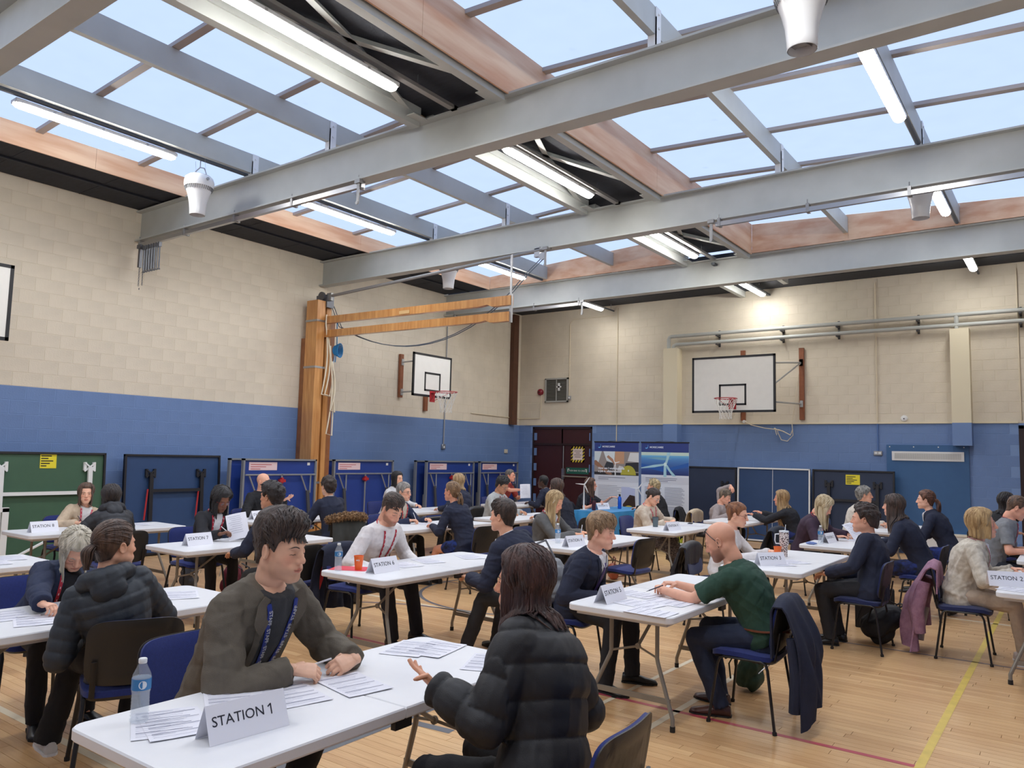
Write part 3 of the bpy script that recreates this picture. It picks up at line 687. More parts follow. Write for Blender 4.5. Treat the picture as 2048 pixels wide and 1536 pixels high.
mb = MB(); mb.box2((4.72, -.02, 3.84), (4.76, .02, 4.3)); mb.tube([(4.74, 0, 4.28), (4.74, 0, 4.95)], .012, 6); mb.tube([(4.70, .03, 4.28), (4.70, .03, 4.95)], .012, 6); part('end_shackle', mb, m_steel, r)
mb = MB(); mb.box2((.3, -.03, 4.63), (.42, .03, 4.78)); mb.tube([(.35, 0, 4.72), (5.35, .2, 5.02)], .03, 8); part('overhead_rail', mb, mat('galvanised', (150, 150, 150), .45, metal=.6), r)
mb = MB(); mb.box((5.1, .2, 4.98), (.1, .06, .16)); mb.lathe([(0, .03), (.06, .03), (.06, 0)], (5.2, .2, 4.9), 12, rotx(PI / 2)); part('pulley', mb, m_steel, r)
m_wire = mat('steel_wire', (104, 116, 130), .4, metal=.5)
for dy in (.0, .06):
    mb = MB(); q = [(.3, .1 + dy, 4.55)] + [(.3 + 4.9 * t, .1 + dy, 4.5 - 3.0 * t * (1 - t) * 1.0 - .25 * (1 - t) + .4 * t ** 6) for t in np.linspace(.05, .95, 16)] + [(5.2, .2 + dy, 4.9)]
    mb.tube(q, .008, 5); part('hauling_wire', mb, m_wire, r)
m_rope = mat('pale_rope', (222, 212, 190), .8); m_brope = mat('blue_rope', (40, 130, 190), .7)
mb = MB()
for k in range(4):
    L = (1.5, 1.2, 1.65, .9)[k]; x0 = .34 + .02 * k; P = [(x0, -.05 + .05 * k, 4.35 - .3 * k)] + [(x0 + .02, -.1 + .06 * k + .1 * math.sin(PI * t), 4.3 - .3 * k - L * t) for t in np.linspace(.1, 1, 8)] + [(x0 + .02, .1 + .03 * k, 4.3 - .3 * k - L - .03), (x0, .18, 4.3 - .3 * k - L * .8), (x0, .16, 3.2)]
    mb.tube(P, .014, 6)
part('rope', mb, m_rope, r)
mb = MB()
for k in range(5):
    a = np.linspace(0, 2 * PI, 14)[:-1]; mb.tube([(.36 + .02 * k, .2 + .07 * math.cos(t) + .01 * k, 3.68 + (.09 + .012 * k) * math.sin(t)) for t in a], .011, 5, closed=True)
mb.tube([(.36, .2, 4.35), (.37, .22, 3.75), (.36, .2, 3.45)], .01, 5); mb.tube([(.36, .2, 3.75), (.38, .12, 3.3), (.36, .14, 2.9)], .008, 5)
part('blue_rope_coil', mb, m_brope, r)
# rope hung from the back-wall backboard
r = thing('cord_loop', 'pale cord knotted in a loop below the wide backboard', 'rope', (0, 0, 0))
mb = MB(); P = [(-5.99, 16.93, 2.62), (-5.8, 16.92, 2.52), (-5.5, 16.92, 2.45), (-5.25, 16.92, 2.42), (-5.15, 16.92, 2.2), (-5.02, 16.92, 2.17), (-4.9, 16.92, 2.3), (-4.92, 16.92, 2.55), (-4.85, 16.92, 3.0), (-4.78, 16.92, 3.6)]
mb.tube(P, .009, 5); mb.tube([(-5.3, 16.9, 2.44), (-5.1, 16.9, 2.38), (-4.95, 16.9, 2.3), (-4.9, 16.9, 2.42)], .012, 5); mb.tube([(-5.28, 16.9, 2.46), (-5.24, 16.9, 2.3), (-5.2, 16.9, 2.42), (-5.0, 16.9, 2.33)], .01, 5)
part('cord', mb, m_rope, r)
mb = MB(); mb.lathe([(0, .05), (.035, .045), (.04, 0)], (-5.97, 16.97, 2.6), 10, rotx(PI / 2)); part('wall_eye', mb, m_white, r)
# bell, louvre, sockets, camera dome
r = thing('fire_bell', 'small dark red fire bell on the back wall near the corner', 'bell', (-11.5, YB, 3.42))
mb = MB(); mb.lathe([(0, .09), (.05, .085), (.085, .05), (.09, 0)], (0, 0, 0), 20, rotx(PI / 2)); part('gong', mb, mat('bell_red', (130, 30, 44), .35), r)
mb = MB(); mb.lathe([(0, .1), (.02, .095), (.022, .08)], (0, 0, 0), 10, rotx(PI / 2)); part('hub', mb, m_bk, r)
r = thing('wall_louvre', 'square grey louvred grille high on the back wall', 'vent', (-10.985, YB, 3.14))
mb = MB(); 
for a in ((-.36, 0, -.32, .64), (.32, 0, .36, .64), (-.36, 0, .36, .04), (-.36, .6, .36, .64)): mb.box2((a[0], -.05, a[1]), (a[2], 0, a[3]))
mb.box2((-.01, -.05, .04), (.01, -.02, .6)); part('frame', mb, mat('louvre_frame', (168, 168, 164), .5), r)
for i in range(18): mb = MB(); mb.box((0, -.025, .06 + .031 * i), (.64, .004, .03), rotx(-.7)); part('slat', mb, mat('louvre_slat', (112, 110, 104), .6), r)
mb = MB(); mb.box2((-.32, -.006, .04), (.32, -.001, .6)); part('mesh_backing', mb, mat('vent_dark', (50, 48, 46), .8), r)
mb = MB(); mb.box2((.02, -.07, .38), (.16, -.05, .42)); mb.box2((.06, -.07, .3), (.12, -.05, .5)); part('latch', mb, m_white, r)
r = thing('isolator_switch', 'small grey isolator box beside the louvred grille', 'switch', (-10.58, YB, 3.2)); mb = MB(); mb.box2((-.04, -.05, 0), (.04, 0, .1), bev=.008); part('box', mb, mat('grey_plastic', (150, 152, 156), .5), r)
mb = MB(); mb.box2((-.02, -.06, .03), (.02, -.05, .07)); part('rocker', mb, m_white, r)
r = thing('wall_socket', 'grey double socket on the blue back wall under the conduit', 'socket', (-3.24, YB, 1.9)); mb = MB(); mb.box2((-.08, -.045, 0), (.08, 0, .09), bev=.006); part('box', mb, m_steel, r)
mb = MB(); mb.box2((-.06, -.05, .03), (-.01, -.044, .07)); mb.box2((.01, -.05, .03), (.06, -.044, .07)); part('rocker', mb, m_white, r)
r = thing('wall_socket', 'cream surface socket on the left wall beside the last folded table', 'socket', (XL, 16.4, 1.78)); mb = MB(); mb.box2((0, -.06, 0), (.04, .06, .1), bev=.006); part('box', mb, mat('cream_plastic', (216, 204, 180), .5), r)
mb = MB(); mb.box2((.04, -.01, .04), (.046, .01, .06)); part('rocker', mb, m_white, r)
r = thing('junction_box', 'grey junction box at the foot of the left-wall conduit', 'socket', (XL, 13.89, 1.83)); mb = MB(); mb.box2((0, -.06, 0), (.05, .06, .12), bev=.006); part('box', mb, m_steel, r)
mb = MB(); mb.box2((.05, -.02, .03), (.056, .02, .08)); part('rocker', mb, m_white, r)
r = thing('sensor_dome', 'little white sensor dome on the cream ledge of the back wall', 'sensor', (-2.75, YB, 2.64)); mb = MB(); mb.lathe([(0, .05), (.05, .04), (.07, 0)], (0, 0, 0), 14, rotx(PI / 2)); part('dome', mb, m_white, r)
mb = MB(); mb.lathe([(0, .012), (.012, .01), (.012, 0)], (0, -.045, 0), 8, rotx(PI / 2)); part('led', mb, m_bk, r)
# ------------------------------------------------------------ folded table-tennis tables
m_ttg = mat('table_green', (62, 96, 74), .5, var=.05); m_ttb = mat('table_dark_blue', (38, 68, 112), .5, var=.06); m_ttn = mat('table_navy', (36, 50, 78), .5, var=.06)
m_ttr = mat('table_royal', (34, 62, 140), .45, var=.04); m_yel = mat('sticker_yellow', (232, 218, 50), .5); m_pink = mat('sticker_pink', (226, 200, 204), .6); m_redp = mat('red_plastic', (176, 40, 44), .5)
m_frm = mat('tube_grey', (150, 154, 158), .35, metal=.4); m_wht = mat('white_steel', (230, 232, 232), .4); m_blk = mat('black_steel', (28, 28, 34), .45)
def sticker(mb, mk, x, z, w, h, y=-.012, n=5):
    mb.box2((x, y - .002, z), (x + w, y, z + h))
    for i in range(n): mk.box2((x + .06 * w, y - .003, z + h * (.12 + .8 * i / n)), (x + w * (.4 + .5 * ((i * 7) % 5) / 5), y - .0022, z + h * (.12 + .8 * i / n) + h * .07))
def flat_table(label, loc, rz, w, h, mt, me, legs=None, sticky=None, cx=None, lines=False, lean=.05):
    """local: stands in the xz plane from x 0..w, face looking to -y"""
    r = thing('folded_table_tennis_table', label, 'table', loc, rz, None); R = rotx(-lean)
    def P(mb): mb.v = [v @ R.T for v in mb.v]; return mb
    mb = MB(); mb.box2((0, 0, .02), (w, .022, h)); part('table_half', P(mb), mt, r)
    mb = MB(); e = .03
    for a in ((0, 0.02, w, .02 + e), (0, h - e, w, h), (0, .02, e, h), (w - e, .02, w, h)): mb.box2((a[0], -.03, a[1]), (a[2], .024, a[3]))
    part('edge_frame', P(mb), me, r, smooth=None)
    if lines: mb = MB(); mb.box2((w * .49, -.002, .05), (w * .49 + .008, 0, h - .03)); part('centre_line', P(mb), m_wht, r, smooth=None)
    if legs:
        ml, xs, zt, zb, xm = legs
        for x in xs:
            mb = MB(); mb.box2((x - .03, -.07, zb), (x + .03, -.03, zt)); part('leg', P(mb), ml, r)
            mb = MB(); mb.box2((x - .085, -.04, zt - .05), (x - .045, -.003, zt + .07)); mb.box2((x + .045, -.04, zt - .05), (x + .085, -.003, zt + .07)); mb.box((x, -.04, zt), (.2, .02, .02), roty(.7)); mb.box((x, -.04, zt), (.2, .02, .02), roty(-.7)); part('hinge_plate', P(mb), ml, r)
        mb = MB(); mb.box2((xs[0], -.065, xm), (xs[-1], -.035, xm + .05)); part('cross_rail', P(mb), ml, r)
        if ml is m_blk:
            for x in xs: mb = MB(); mb.tube([(x - .05, -.05, zb + .5), (x - .1, -.06, zb + .02)], .014, 6); part('stay', P(mb), m_redp, r)
    if sticky:
        mb, mk = MB(), MB(); sticker(mb, mk, *sticky, y=-.004); part('instruction_sticker', P(mb), m_yel, r, smooth=None); part('sticker_print', P(mk), m_bk, r, smooth=None)
    return r
flat_table('green table tennis half with white folded legs at far left', (-11.86, 3.13, 0), PI / 2, 2.74, 1.61, m_ttg, m_bk, (m_wht, [1.32, 2.5], 1.4, .45, 1.0), (1.82, 1.38, .22, .22))
r = thing('table_trolley', 'white folding trolley frame leaning against the green table', 'trolley', (-11.7, 4.0, 0))
mb = MB(); mb.box2((0, .42, .0), (.05, .5, .85)); part('upright', mb, m_wht, r); mb = MB(); mb.box2((0, -.3, .8), (.05, .5, .86)); part('upright', mb, m_wht, r)
mb = MB(); mb.tube([(0.02, .5, .12), (.02, 1.1, .42)], .02, 6); part('brace', mb, m_wht, r)
flat_table('dark blue table tennis half with black legs beside the green one', (-11.9, 6.18, 0), PI / 2, 1.66, 1.6, m_ttb, m_blk, (m_blk, [.42, 1.3], 1.3, .55, 1.0))
flat_table('navy table half with black edge half hidden by the right-hand banner', (-7.25, 16.72, 0), 0, 1.16, 1.58, m_ttn, m_blk, (m_blk, [.9], 1.2, .2, .95))
flat_table('navy table tennis half with white edge and centre line on the back wall', (-6.07, 16.74, 0), 0, 1.55, 1.59, m_ttb, m_wht, None, None, lines=True)
flat_table('navy table half with yellow sticker and black folded legs on the back wall', (-4.47, 16.72, 0), 0, 1.56, 1.59, m_ttn, m_blk, (m_blk, [.33, 1.25], 1.3, .2, .95), (.65, 1.3, .27, .2))
def roll_table(y0, w, label):
    r = thing('wheeled_table_tennis_table', label, 'table', (-11.8, y0, 0), PI / 2, 'wheeled table tennis tables folded along the left wall')
    if y0 < 9: r.location.x = -11.52
    for yy in (.0, .22):
        dx = -.12 if yy else 0
        mb = MB(); mb.box2((.02 + dx, yy, .3), (w - .02 + dx, yy + .022, 1.53)); part('table_half', mb, m_ttr, r)
        mb = MB()
        for a in ((0, .28, w, .31), (0, 1.53, w, 1.56), (0, .28, .035, 1.56), (w - .035, .28, w, 1.56)): mb.box2((a[0] + dx, yy - .035, a[1]), (a[2] + dx, yy + .03, a[3]))
        part('edge_frame', mb, m_frm, r, smooth=None)
    mb = MB(); mb.tube([(.04, -.05, 1.28), (w - .04, -.05, 1.28)], .016, 6); mb.tube([(w / 2, -.05, 1.3), (w / 2, -.05, .35)], .016, 6); part('cross_rail', mb, m_frm, r)
    for (xa, xb) in ((.12, .26), (.32, .3), (w - .36, w - .22), (w - .14, w - .16)): mb = MB(); mb.tube([(xa, -.04, 1.27), (xb, -.06, .95)], .014, 6); part('stay', mb, m_frm, r)
    for s_ in (.25, w - .22): mb = MB(); mb.box((s_ + .03, -.07, .72), (.06, .03, .55), roty(-.12)); part('leg', mb, mat('dark_grey_leg', (70, 72, 78), .5), r)
    mb = MB(); mb.box2((w / 2 - .06, -.09, 1.15), (w / 2 + .06, -.03, 1.2)); mb.box2((w / 2 - .02, -.08, 1.13), (w / 2 + .02, -.03, 1.23)); part('lock_handle', mb, m_redp, r)
    mb, mk = MB(), MB(); sticker(mb, mk, .13, 1.36, .58, .14, -.004, 3); part('warning_sticker', mb, m_pink, r, smooth=None); part('sticker_print', mk, m_redp, r, smooth=None)
    mb = MB(); mb.box2((w - .2, -.006, 1.45), (w - .14, -.002, 1.5)); part('size_sticker', mb, m_wht, r)
    for x in (.1, w - .1):
        for yy in (-.18, .38):
            mb = MB(); mb.lathe([(0, .03), (.05, .03), (.06, .02), (.06, -.02), (.05, -.03), (0, -.03)], (x, yy, .06), 14, roty(PI / 2)); part('wheel', mb, m_blk, r)
        mb = MB(); mb.box2((x - .02, -.2, .1), (x + .02, .4, .14)); mb.box2((x - .02, .08, .1), (x + .02, .14, .8)); part('base_bar', mb, m_frm, r)
roll_table(7.98, 1.58, 'wheeled blue table tennis table behind the bald man')
roll_table(10.22, 1.64, 'wheeled blue table tennis table just right of the pine mast')
roll_table(12.9, 1.7, 'wheeled blue table tennis table behind the two blonde girls')
roll_table(14.82, 1.6, 'wheeled blue table tennis table nearest the corner')
# ------------------------------------------------------------ roller banners
def banner(x0, w, label, kind):
    r = thing('roller_banner', label, 'banner', (x0, 14.62, 0)); H = 2.06; mm = lambda n, c: mat('print_' + n, c, .45)
    mb = MB(); mb.box2((0, 0, .06), (w, .004, H)); part('banner_sheet', mb, mm('paper', (222, 224, 230)), r)
    mb = MB(); mb.box2((-.01, -.01, H - .01), (w + .01, .015, H + .015)); part('top_rail', mb, m_blk, r)
    mb = MB(); mb.box2((-.02, -.12, 0), (w + .02, .12, .07), bev=.02); part('base_cassette', mb, m_steel, r)
    mb = MB(); mb.tube([(w / 2, .03, .05), (w / 2, .03, H)], .008, 6); mb.tube([(w * .3, .01, H + .015), (w * .5, .02, H + .03), (w * .7, .01, H + .015)], .004, 5); part('support_pole', mb, m_blk, r)
    L = {}
    def q(c, *a):
        if c not in L: L[c] = MB()
        return L[c]
    F = lambda c, x0_, z0_, x1_, z1_, d=.0015: q(c).box2((x0_, -d, z0_), (x1_, -.0003, z1_))
    def poly(c, pts, d=.002): q(c).add([(x, -d, z) for x, z in pts], [tuple(range(len(pts)))])
    F((44, 60, 124), .0, H - .2, w, H)
    text_on(q((226, 232, 240)), 'MORECAMBE', .052, (.19, -.002, H - .10), (1, 0, 0), (0, 0, 1), bold=.0008, align='LEFT')
    a = [(.115 + .035 * math.cos(t), H - .10 + .03 * math.sin(t)) for t in np.linspace(-2.4, -.1, 8)]; b = [(.115 + .026 * math.cos(t), H - .092 + .018 * math.sin(t)) for t in np.linspace(-.1, -2.4, 8)]
    poly((110, 180, 230), a + b); q((110, 180, 230)).box2((.147, -.002, H - .1), (.153, -.0005, H - .05))
    if kind == 0:
        F((150, 140, 134), 0, 1.36, w, H - .2, .001)
        poly((205, 214, 214), [(0, 1.6), (.1, 1.62), (.18, 1.86), (0, 1.86)]); poly((214, 220, 220), [(.3, 1.66), (.48, 1.6), (.5, 1.86), (.22, 1.86)])
        poly((52, 56, 62), [(.24, 1.52), (.3, 1.64), (.46, 1.62), (.48, 1.48), (.36, 1.44)]); poly((46, 46, 52), [(.72, 1.46), (.76, 1.62), (w, 1.64), (w, 1.44)], .0024)
        poly((196, 150, 116), [(.5, 1.6), (.72, 1.6), (.72, 1.86), (.5, 1.86)]); poly((216, 214, 210), [(.8, 1.66), (w, 1.64), (w, 1.84), (.86, 1.84)], .0024)
        poly((150, 108, 84), [(.0, 1.66), (.04, 1.67), (.25, 1.5), (.36, 1.46), (.44, 1.38), (.4, 1.36), (.3, 1.38), (.22, 1.44), (.0, 1.58)], .003)
        poly((176, 130, 102), [(.3, 1.74), (.46, 1.62), (.5, 1.55), (.54, 1.58), (.48, 1.68), (.34, 1.78)], .003)
        poly((228, 230, 230), [(.5, 1.34), (.525, 1.34), (.52, 1.64), (.505, 1.64)], .0035); poly((236, 236, 236), [(.51, 1.62), (.46, 1.72), (.455, 1.7), (.5, 1.6)], .0036); poly((236, 236, 236), [(.52, 1.63), (.61, 1.65), (.61, 1.635), (.52, 1.61)], .0036); poly((236, 236, 236), [(.505, 1.6), (.46, 1.49), (.47, 1.485), (.515, 1.6)], .0036)
        poly((208, 206, 204), [(.56, 1.46), (.6, 1.56), (.7, 1.54), (.74, 1.42)], .0028)
        F((44, 42, 44), 0, 1.36, w, 1.42, .0026); poly((176, 168, 62), [(.64, 1.37)] + [(.82 + .18 * math.cos(t), 1.37 + .2 * math.sin(t)) for t in np.linspace(PI, 0, 14)], .004); F((216, 216, 190), .81, 1.44, .84, 1.48, .0045)
        text_on(q((238, 240, 244)), 'How can I work towards', .062, (.1, -.005, 1.50), (1, 0, 0), (0, 0, 1), bold=.0016, align='LEFT'); text_on(q((238, 240, 244)), 'a job in offshore wind?', .062, (.1, -.005, 1.435), (1, 0, 0), (0, 0, 1), bold=.0016, align='LEFT')
        F((206, 208, 216), 0, 1.22, w, 1.355); 
        for i in range(2): F((110, 112, 130), .1, 1.30 - .035 * i, (.75, .35)[i], 1.312 - .035 * i, .002)
        for i in range(18): F((140, 142, 158), .1, 1.13 - .034 * i, .56 + .05 * ((i * 5) % 3), 1.138 - .034 * i, .002)
        F((190, 196, 226), .66, .62, w - .08, 1.12); poly((60, 44, 40), [(.7, .76), (.86, .96), (.98, .94), (1.0, .66), (.7, .66)], .0024); poly((196, 180, 70), [(.7, .62)] + [(.84 + .13 * math.cos(t), .62 + .12 * math.sin(t)) for t in np.linspace(PI, 0, 10)], .003)
        F((60, 72, 128), .0, .07, w, .3)
    else:
        F((196, 214, 200), 0, 1.79, w, H - .2, .001)
        for i in range(12): t = i / 11; F((int(110 - 66 * t ** .6), int(176 - 116 * t ** .7), int(214 - 96 * t)), 0, 1.76 - .033 * i, w, 1.795 - .033 * i, .0012)
        poly((120, 170, 190), [(.1, 1.74), (.5, 1.7), (.7, 1.73), (.4, 1.76)], .0016); poly((40, 92, 168), [(0, 1.62), (.6, 1.54), (w, 1.66), (w, 1.58), (.5, 1.46), (0, 1.56)], .0016)
        c = (168, 206, 214); poly(c, [(.5, 1.36), (.57, 1.36), (.56, 1.6), (.51, 1.6)], .003); poly(c, [(.52, 1.62), (.58, 1.63), (.66, 1.86), (.58, 1.86), (.56, 1.72)], .0034)
        poly(c, [(.53, 1.63), (.5, 1.59), (.3, 1.55), (0, 1.52), (0, 1.54), (.28, 1.6)], .0034); poly(c, [(.55, 1.61), (.59, 1.6), (.66, 1.5), (.78, 1.38), (.7, 1.38), (.58, 1.53)], .0034); poly((214, 234, 232), [(.54 + .035 * math.cos(t), 1.615 + .04 * math.sin(t)) for t in np.linspace(0, 2 * PI, 13)[:-1]], .004)
        F((210, 211, 218), 0, 1.22, w, 1.355)
        for i in range(3): F((110, 112, 130), .1, 1.325 - .032 * i, (.8, .78, .6)[i], 1.335 - .032 * i, .002)
        for i in range(30):
            if i % 15 != 14: F((140, 142, 158), .53, 1.14 - .03 * i * .86, .9 + .06 * ((i * 7) % 3) / 2, 1.149 - .03 * i * .86, .002); F((140, 142, 158), .08, 1.14 - .03 * i * .86, .4 + .06 * ((i * 5) % 3) / 2, 1.149 - .03 * i * .86, .002)
        F((206, 206, 60), 0, .07, w, .4); 
        for i in range(6): F((186, 180, 40), .15 + .15 * i, .07, .2 + .15 * i, .4, .002)
    for c, m2 in L.items(): part('printed_picture', m2, mm('%d_%d_%d' % c, c), r, smooth=None)
banner(-8.45, 1.06, 'roller banner with the workshop picture and the offshore wind question', 0)
banner(-7.33, 1.05, 'roller banner with the large wind turbine picture', 1)
# ================================================================== TABLES AND CHAIRS
m_top = mat('white_moulded_plastic', (232, 233, 236), .38, var=.02, bump=.04, bscale=300)
m_tleg = mat('taupe_steel', (140, 134, 124), .38, metal=.25)
m_foot = mat('rubber_foot', (34, 32, 32), .7)
def rrect(x, y, r, n=5):
    P = []
    for cx, cy, a0 in ((x - r, y - r, 0), (-x + r, y - r, PI / 2), (-x + r, -y + r, PI), (x - r, -y + r, 3 * PI / 2)):
        for i in range(n + 1): a = a0 + PI / 2 * i / n; P.append((cx + r * math.cos(a), cy + r * math.sin(a)))
    return P
def table_leg(sx, sy):
    # post drops straight, then splays outwards and ends in a short upright foot
    y = sy * .66; mb = MB(); P = [(sx * .17, y, .70), (sx * .17, y, .42), (sx * .178, y + sy * .004, .39), (sx * .30, y + sy * .06, .10), (sx * .31, y + sy * .065, .075), (sx * .31, y + sy * .065, .02)]
    mb.tube(P, .0145, 8); mf = MB(); mf.tube([(sx * .31, y + sy * .065, .035), (sx * .31, y + sy * .065, 0)], .018, 8); return mb, mf
def make_table(label):
    r = thing('folding_table', label, 'table', (0, 0, 0))
    mb = MB(); h = .9125
    for s_ in (-1, 1):     # the two halves meet at the fold
        P = [(x, y) for x, y in rrect(.38, h, .055) ]
        Q = [(x, max(y, .0015)) if s_ > 0 else (x, min(y, -.0015)) for x, y in P]
        R_ = []
        for q in Q:
            if not R_ or (abs(q[0] - R_[-1][0]) + abs(q[1] - R_[-1][1])) > 1e-5: R_.append(q)
        c = np.mean(R_, 0)
        # keep the convex outline order
        mb.prism(R_, .697, .74, bev=.006)
    part('table_top', mb, m_top, r, smooth=25)
    mb = MB()
    for s_ in (-1, 1): mb.prism([(x * .86, y) for x, y in [(-.38, s_ * .03), (.38, s_ * .03), (.38, s_ * .86), (-.38, s_ * .86)][::(1 if s_ > 0 else -1)]], .672, .697)
    part('underside_rib', mb, mat('grey_underside', (198, 198, 202), .5), r)
    for x in (-.37, .345): mb = MB(); mb.box2((x, -.045, .66), (x + .025, .045, .697)); part('fold_hinge', mb, m_blk, r)
    for sy in (-1, 1):
        for sx in (-1, 1):
            a, b = table_leg(sx, sy); lg = part('leg', a, m_tleg, r); part('rubber_foot', b, m_foot, lg)
        mb = MB(); mb.box2((-.285, sy * .708 - .006, .155), (.285, sy * .708 + .006, .19)); part('crossbar', mb, m_tleg, r)
        mb = MB(); mb.tube([(-.17, sy * .66, .42), (0, sy * .60, .46), (.17, sy * .66, .42)], .008, 6); mb.lathe([(.02, .008), (.02, -.008)], (0, sy * .6, .46), 10, rotx(PI / 2)); part('spreader', mb, m_tleg, r)
        mb = MB(); mb.tube([(0, sy * .6, .46), (0, sy * .28, .665)], .011, 6); part('brace', mb, m_tleg, r)
        mb = MB(); mb.tube([(-.24, sy * .66, .688), (.24, sy * .66, .688)], .013, 6); part('top_rail', mb, m_tleg, r)
    return r
m_cb = mat('chair_fabric_blue', (24, 44, 118), .85, var=.15, vscale=80, bump=.3, bscale=500, sheen=.2)
m_cn = mat('chair_fabric_navy', (26, 40, 92), .85, var=.15, vscale=80, bump=.3, bscale=500, sheen=.2)
m_cs = mat('chair_shell_black', (44, 42, 40), .42, bump=.1, bscale=300)
m_cl = mat('chair_leg_black', (30, 29, 30), .35)
def curved_pad(w, h, t, depth, r, nx=15, nz=9, ribs=0):
    """rounded back pad in local (y across, z up), bowed backwards along -x; returns MB grid front/back"""
    P = []; Q = []
    for i in range(nz):
        v = -1 + 2 * i / (nz - 1); row = []; row2 = []
        for j in range(nx):
            u = -1 + 2 * j / (nx - 1)
            # superellipse outline
            k = (abs(u) ** 5 + abs(v) ** 5) ** .2; m_ = max(abs(u), abs(v)); s_ = m_ / k if k > 0 else 1
            uu, vv = u * s_, v * s_; edge = 1 - min(1, m_ ** 6)
            x = depth * uu * uu
            rb = ribs * (.5 + .5 * math.cos(uu * 40)) * (1 if abs(uu) < .62 and abs(vv) < .62 else 0)
            row.append((x + t / 2 * (.35 + .65 * edge), uu * w / 2, vv * h / 2)); row2.append((x - t / 2 * (.45 + .55 * edge) + (.007 if (abs(uu) < .78 and abs(vv) < .76) else 0) + rb, uu * w / 2, vv * h / 2))
        P.append(row); Q.append(row2)
    return np.array(P), np.array(Q)
def pad_mb(A, B, flipped=False):
    mb = MB(); a, b, _ = A.shape; V = np.concatenate([A.reshape(-1, 3), B.reshape(-1, 3)]); f = []; o = a * b
    for i in range(a - 1):
        for j in range(b - 1):
            q = (i * b + j, i * b + j + 1, (i + 1) * b + j + 1, (i + 1) * b + j); f.append(q); f.append(tuple(o + k for k in q[::-1]))
    for i in range(a - 1):
        f.append((i * b, (i + 1) * b, o + (i + 1) * b, o + i * b)); f.append(((i + 1) * b + b - 1, i * b + b - 1, o + i * b + b - 1, o + (i + 1) * b + b - 1))
    for j in range(b - 1):
        f.append((j + 1, j, o + j, o + j + 1)); f.append(((a - 1) * b + j, (a - 1) * b + j + 1, o + (a - 1) * b + j + 1, o + (a - 1) * b + j))
    mb.add(V, f); return mb
def make_chair(label, fab, group=None):
    r = thing('stacking_chair', label, 'chair', (0, 0, 0), 0, group)
    # seat: blue pad over a black pan
    A, B = curved_pad(.47, .43, .045, 0, .05, 11, 9); Rs = lambda P, z, dz: np.stack([P[..., 2] * 1.0 + .01, P[..., 1], z + P[..., 0] * dz - .012 * np.clip(-P[..., 2] / .2, 0, 1) - .02 * np.clip((P[..., 2] - .15) / .06, 0, 1)], -1)
    part('seat', pad_mb(Rs(A, .462, 1)[:, ::-1], Rs(A * np.array([0, 1, 1]), .44, 1)[:, ::-1]), fab, r, smooth=60)
    part('seat_pan', pad_mb(Rs(A * np.array([0, .985, .985]), .44, 1)[:, ::-1], Rs(A * np.array([0, .93, .93]), .42, 1)[:, ::-1]), m_cs, r, smooth=60)
    A, B = curved_pad(.455, .335, .04, .028, .05, 25, 13, .004); tl = roty(-.17); off = np.array([-.225, 0, .655])
    mid = A * np.array([1, .99, .99]) - np.array([.022, 0, 0])
    bk = part('backrest', pad_mb(A @ tl.T + off, (A * np.array([1, 1, 1]) - np.array([.016, 0, 0])) @ tl.T + off), fab, r, smooth=60)
    part('back_shell', pad_mb((A - np.array([.015, 0, 0])) * np.array([1, 1.03, 1.03]) @ tl.T + off, (B - np.array([.004, 0, 0])) * np.array([1, 1.03, 1.03]) @ tl.T + off), m_cs, r, smooth=35)
    for sy in (-1, 1):
        y0, y1 = sy * .222, sy * .262
        for P in ([(.03, y0, .428), (.12, y0, .428), (.15, y0 * 1.005, .415), (.165, y0 * 1.01, .38), (.215, y1, .0)], [(.03, y0, .428), (-.12, y0, .428), (-.15, y0 * 1.005, .415), (-.162, y0 * 1.01, .38), (-.215, y1, .0)]):
            q = np.array(P); mb = MB(); mb.tube(q, .0125, 8, flat=.75); lg = part('leg', mb, m_cl, r)
            mf = MB(); mf.tube([q[-1] + np.array([-.002 * np.sign(q[-1][0]), 0, .02]), q[-1]], .0145, 8); part('leg_tip', mf, m_foot, lg)
        mb = MB(); mb.tube([(-.12, sy * .19, .425), (-.2, sy * .19, .435), (-.215, sy * .19, .5), (-.235, sy * .19, .62)], .016, 6, flat=.5); part('back_upright', mb, m_cl, r)
    mb = MB(); mb.tube([(.11, -.225, .42), (.11, .225, .42)], .01, 6); mb.tube([(-.11, -.225, .42), (-.11, .225, .42)], .01, 6); part('seat_rail', mb, m_cl, r)
    return r
TB = dict(t1=(-2.51, 2.265), t0=(-4.81, 2.285), t6=(-4.70, 5.21), t7=(-7.22, 5.09), t8=(-9.455, 4.635), tl=(-7.27, 2.17), t5=(-2.44, 5.44), t10=(-9.28, 7.37), tg=(-7.27, 8.12), tg2=(-9.25, 10.3),
          tb=(-7.28, 10.4), tb2=(-9.3, 13.12), t4=(-4.70, 8.02), ts=(-4.75, 10.66), tf=(-4.6, 13.05), tc=(-2.38, 8.03), tp=(-2.37, 10.57), tq=(-2.35, 13.35), tr=(-.18, 8.21), tr2=(-.18, 10.8))
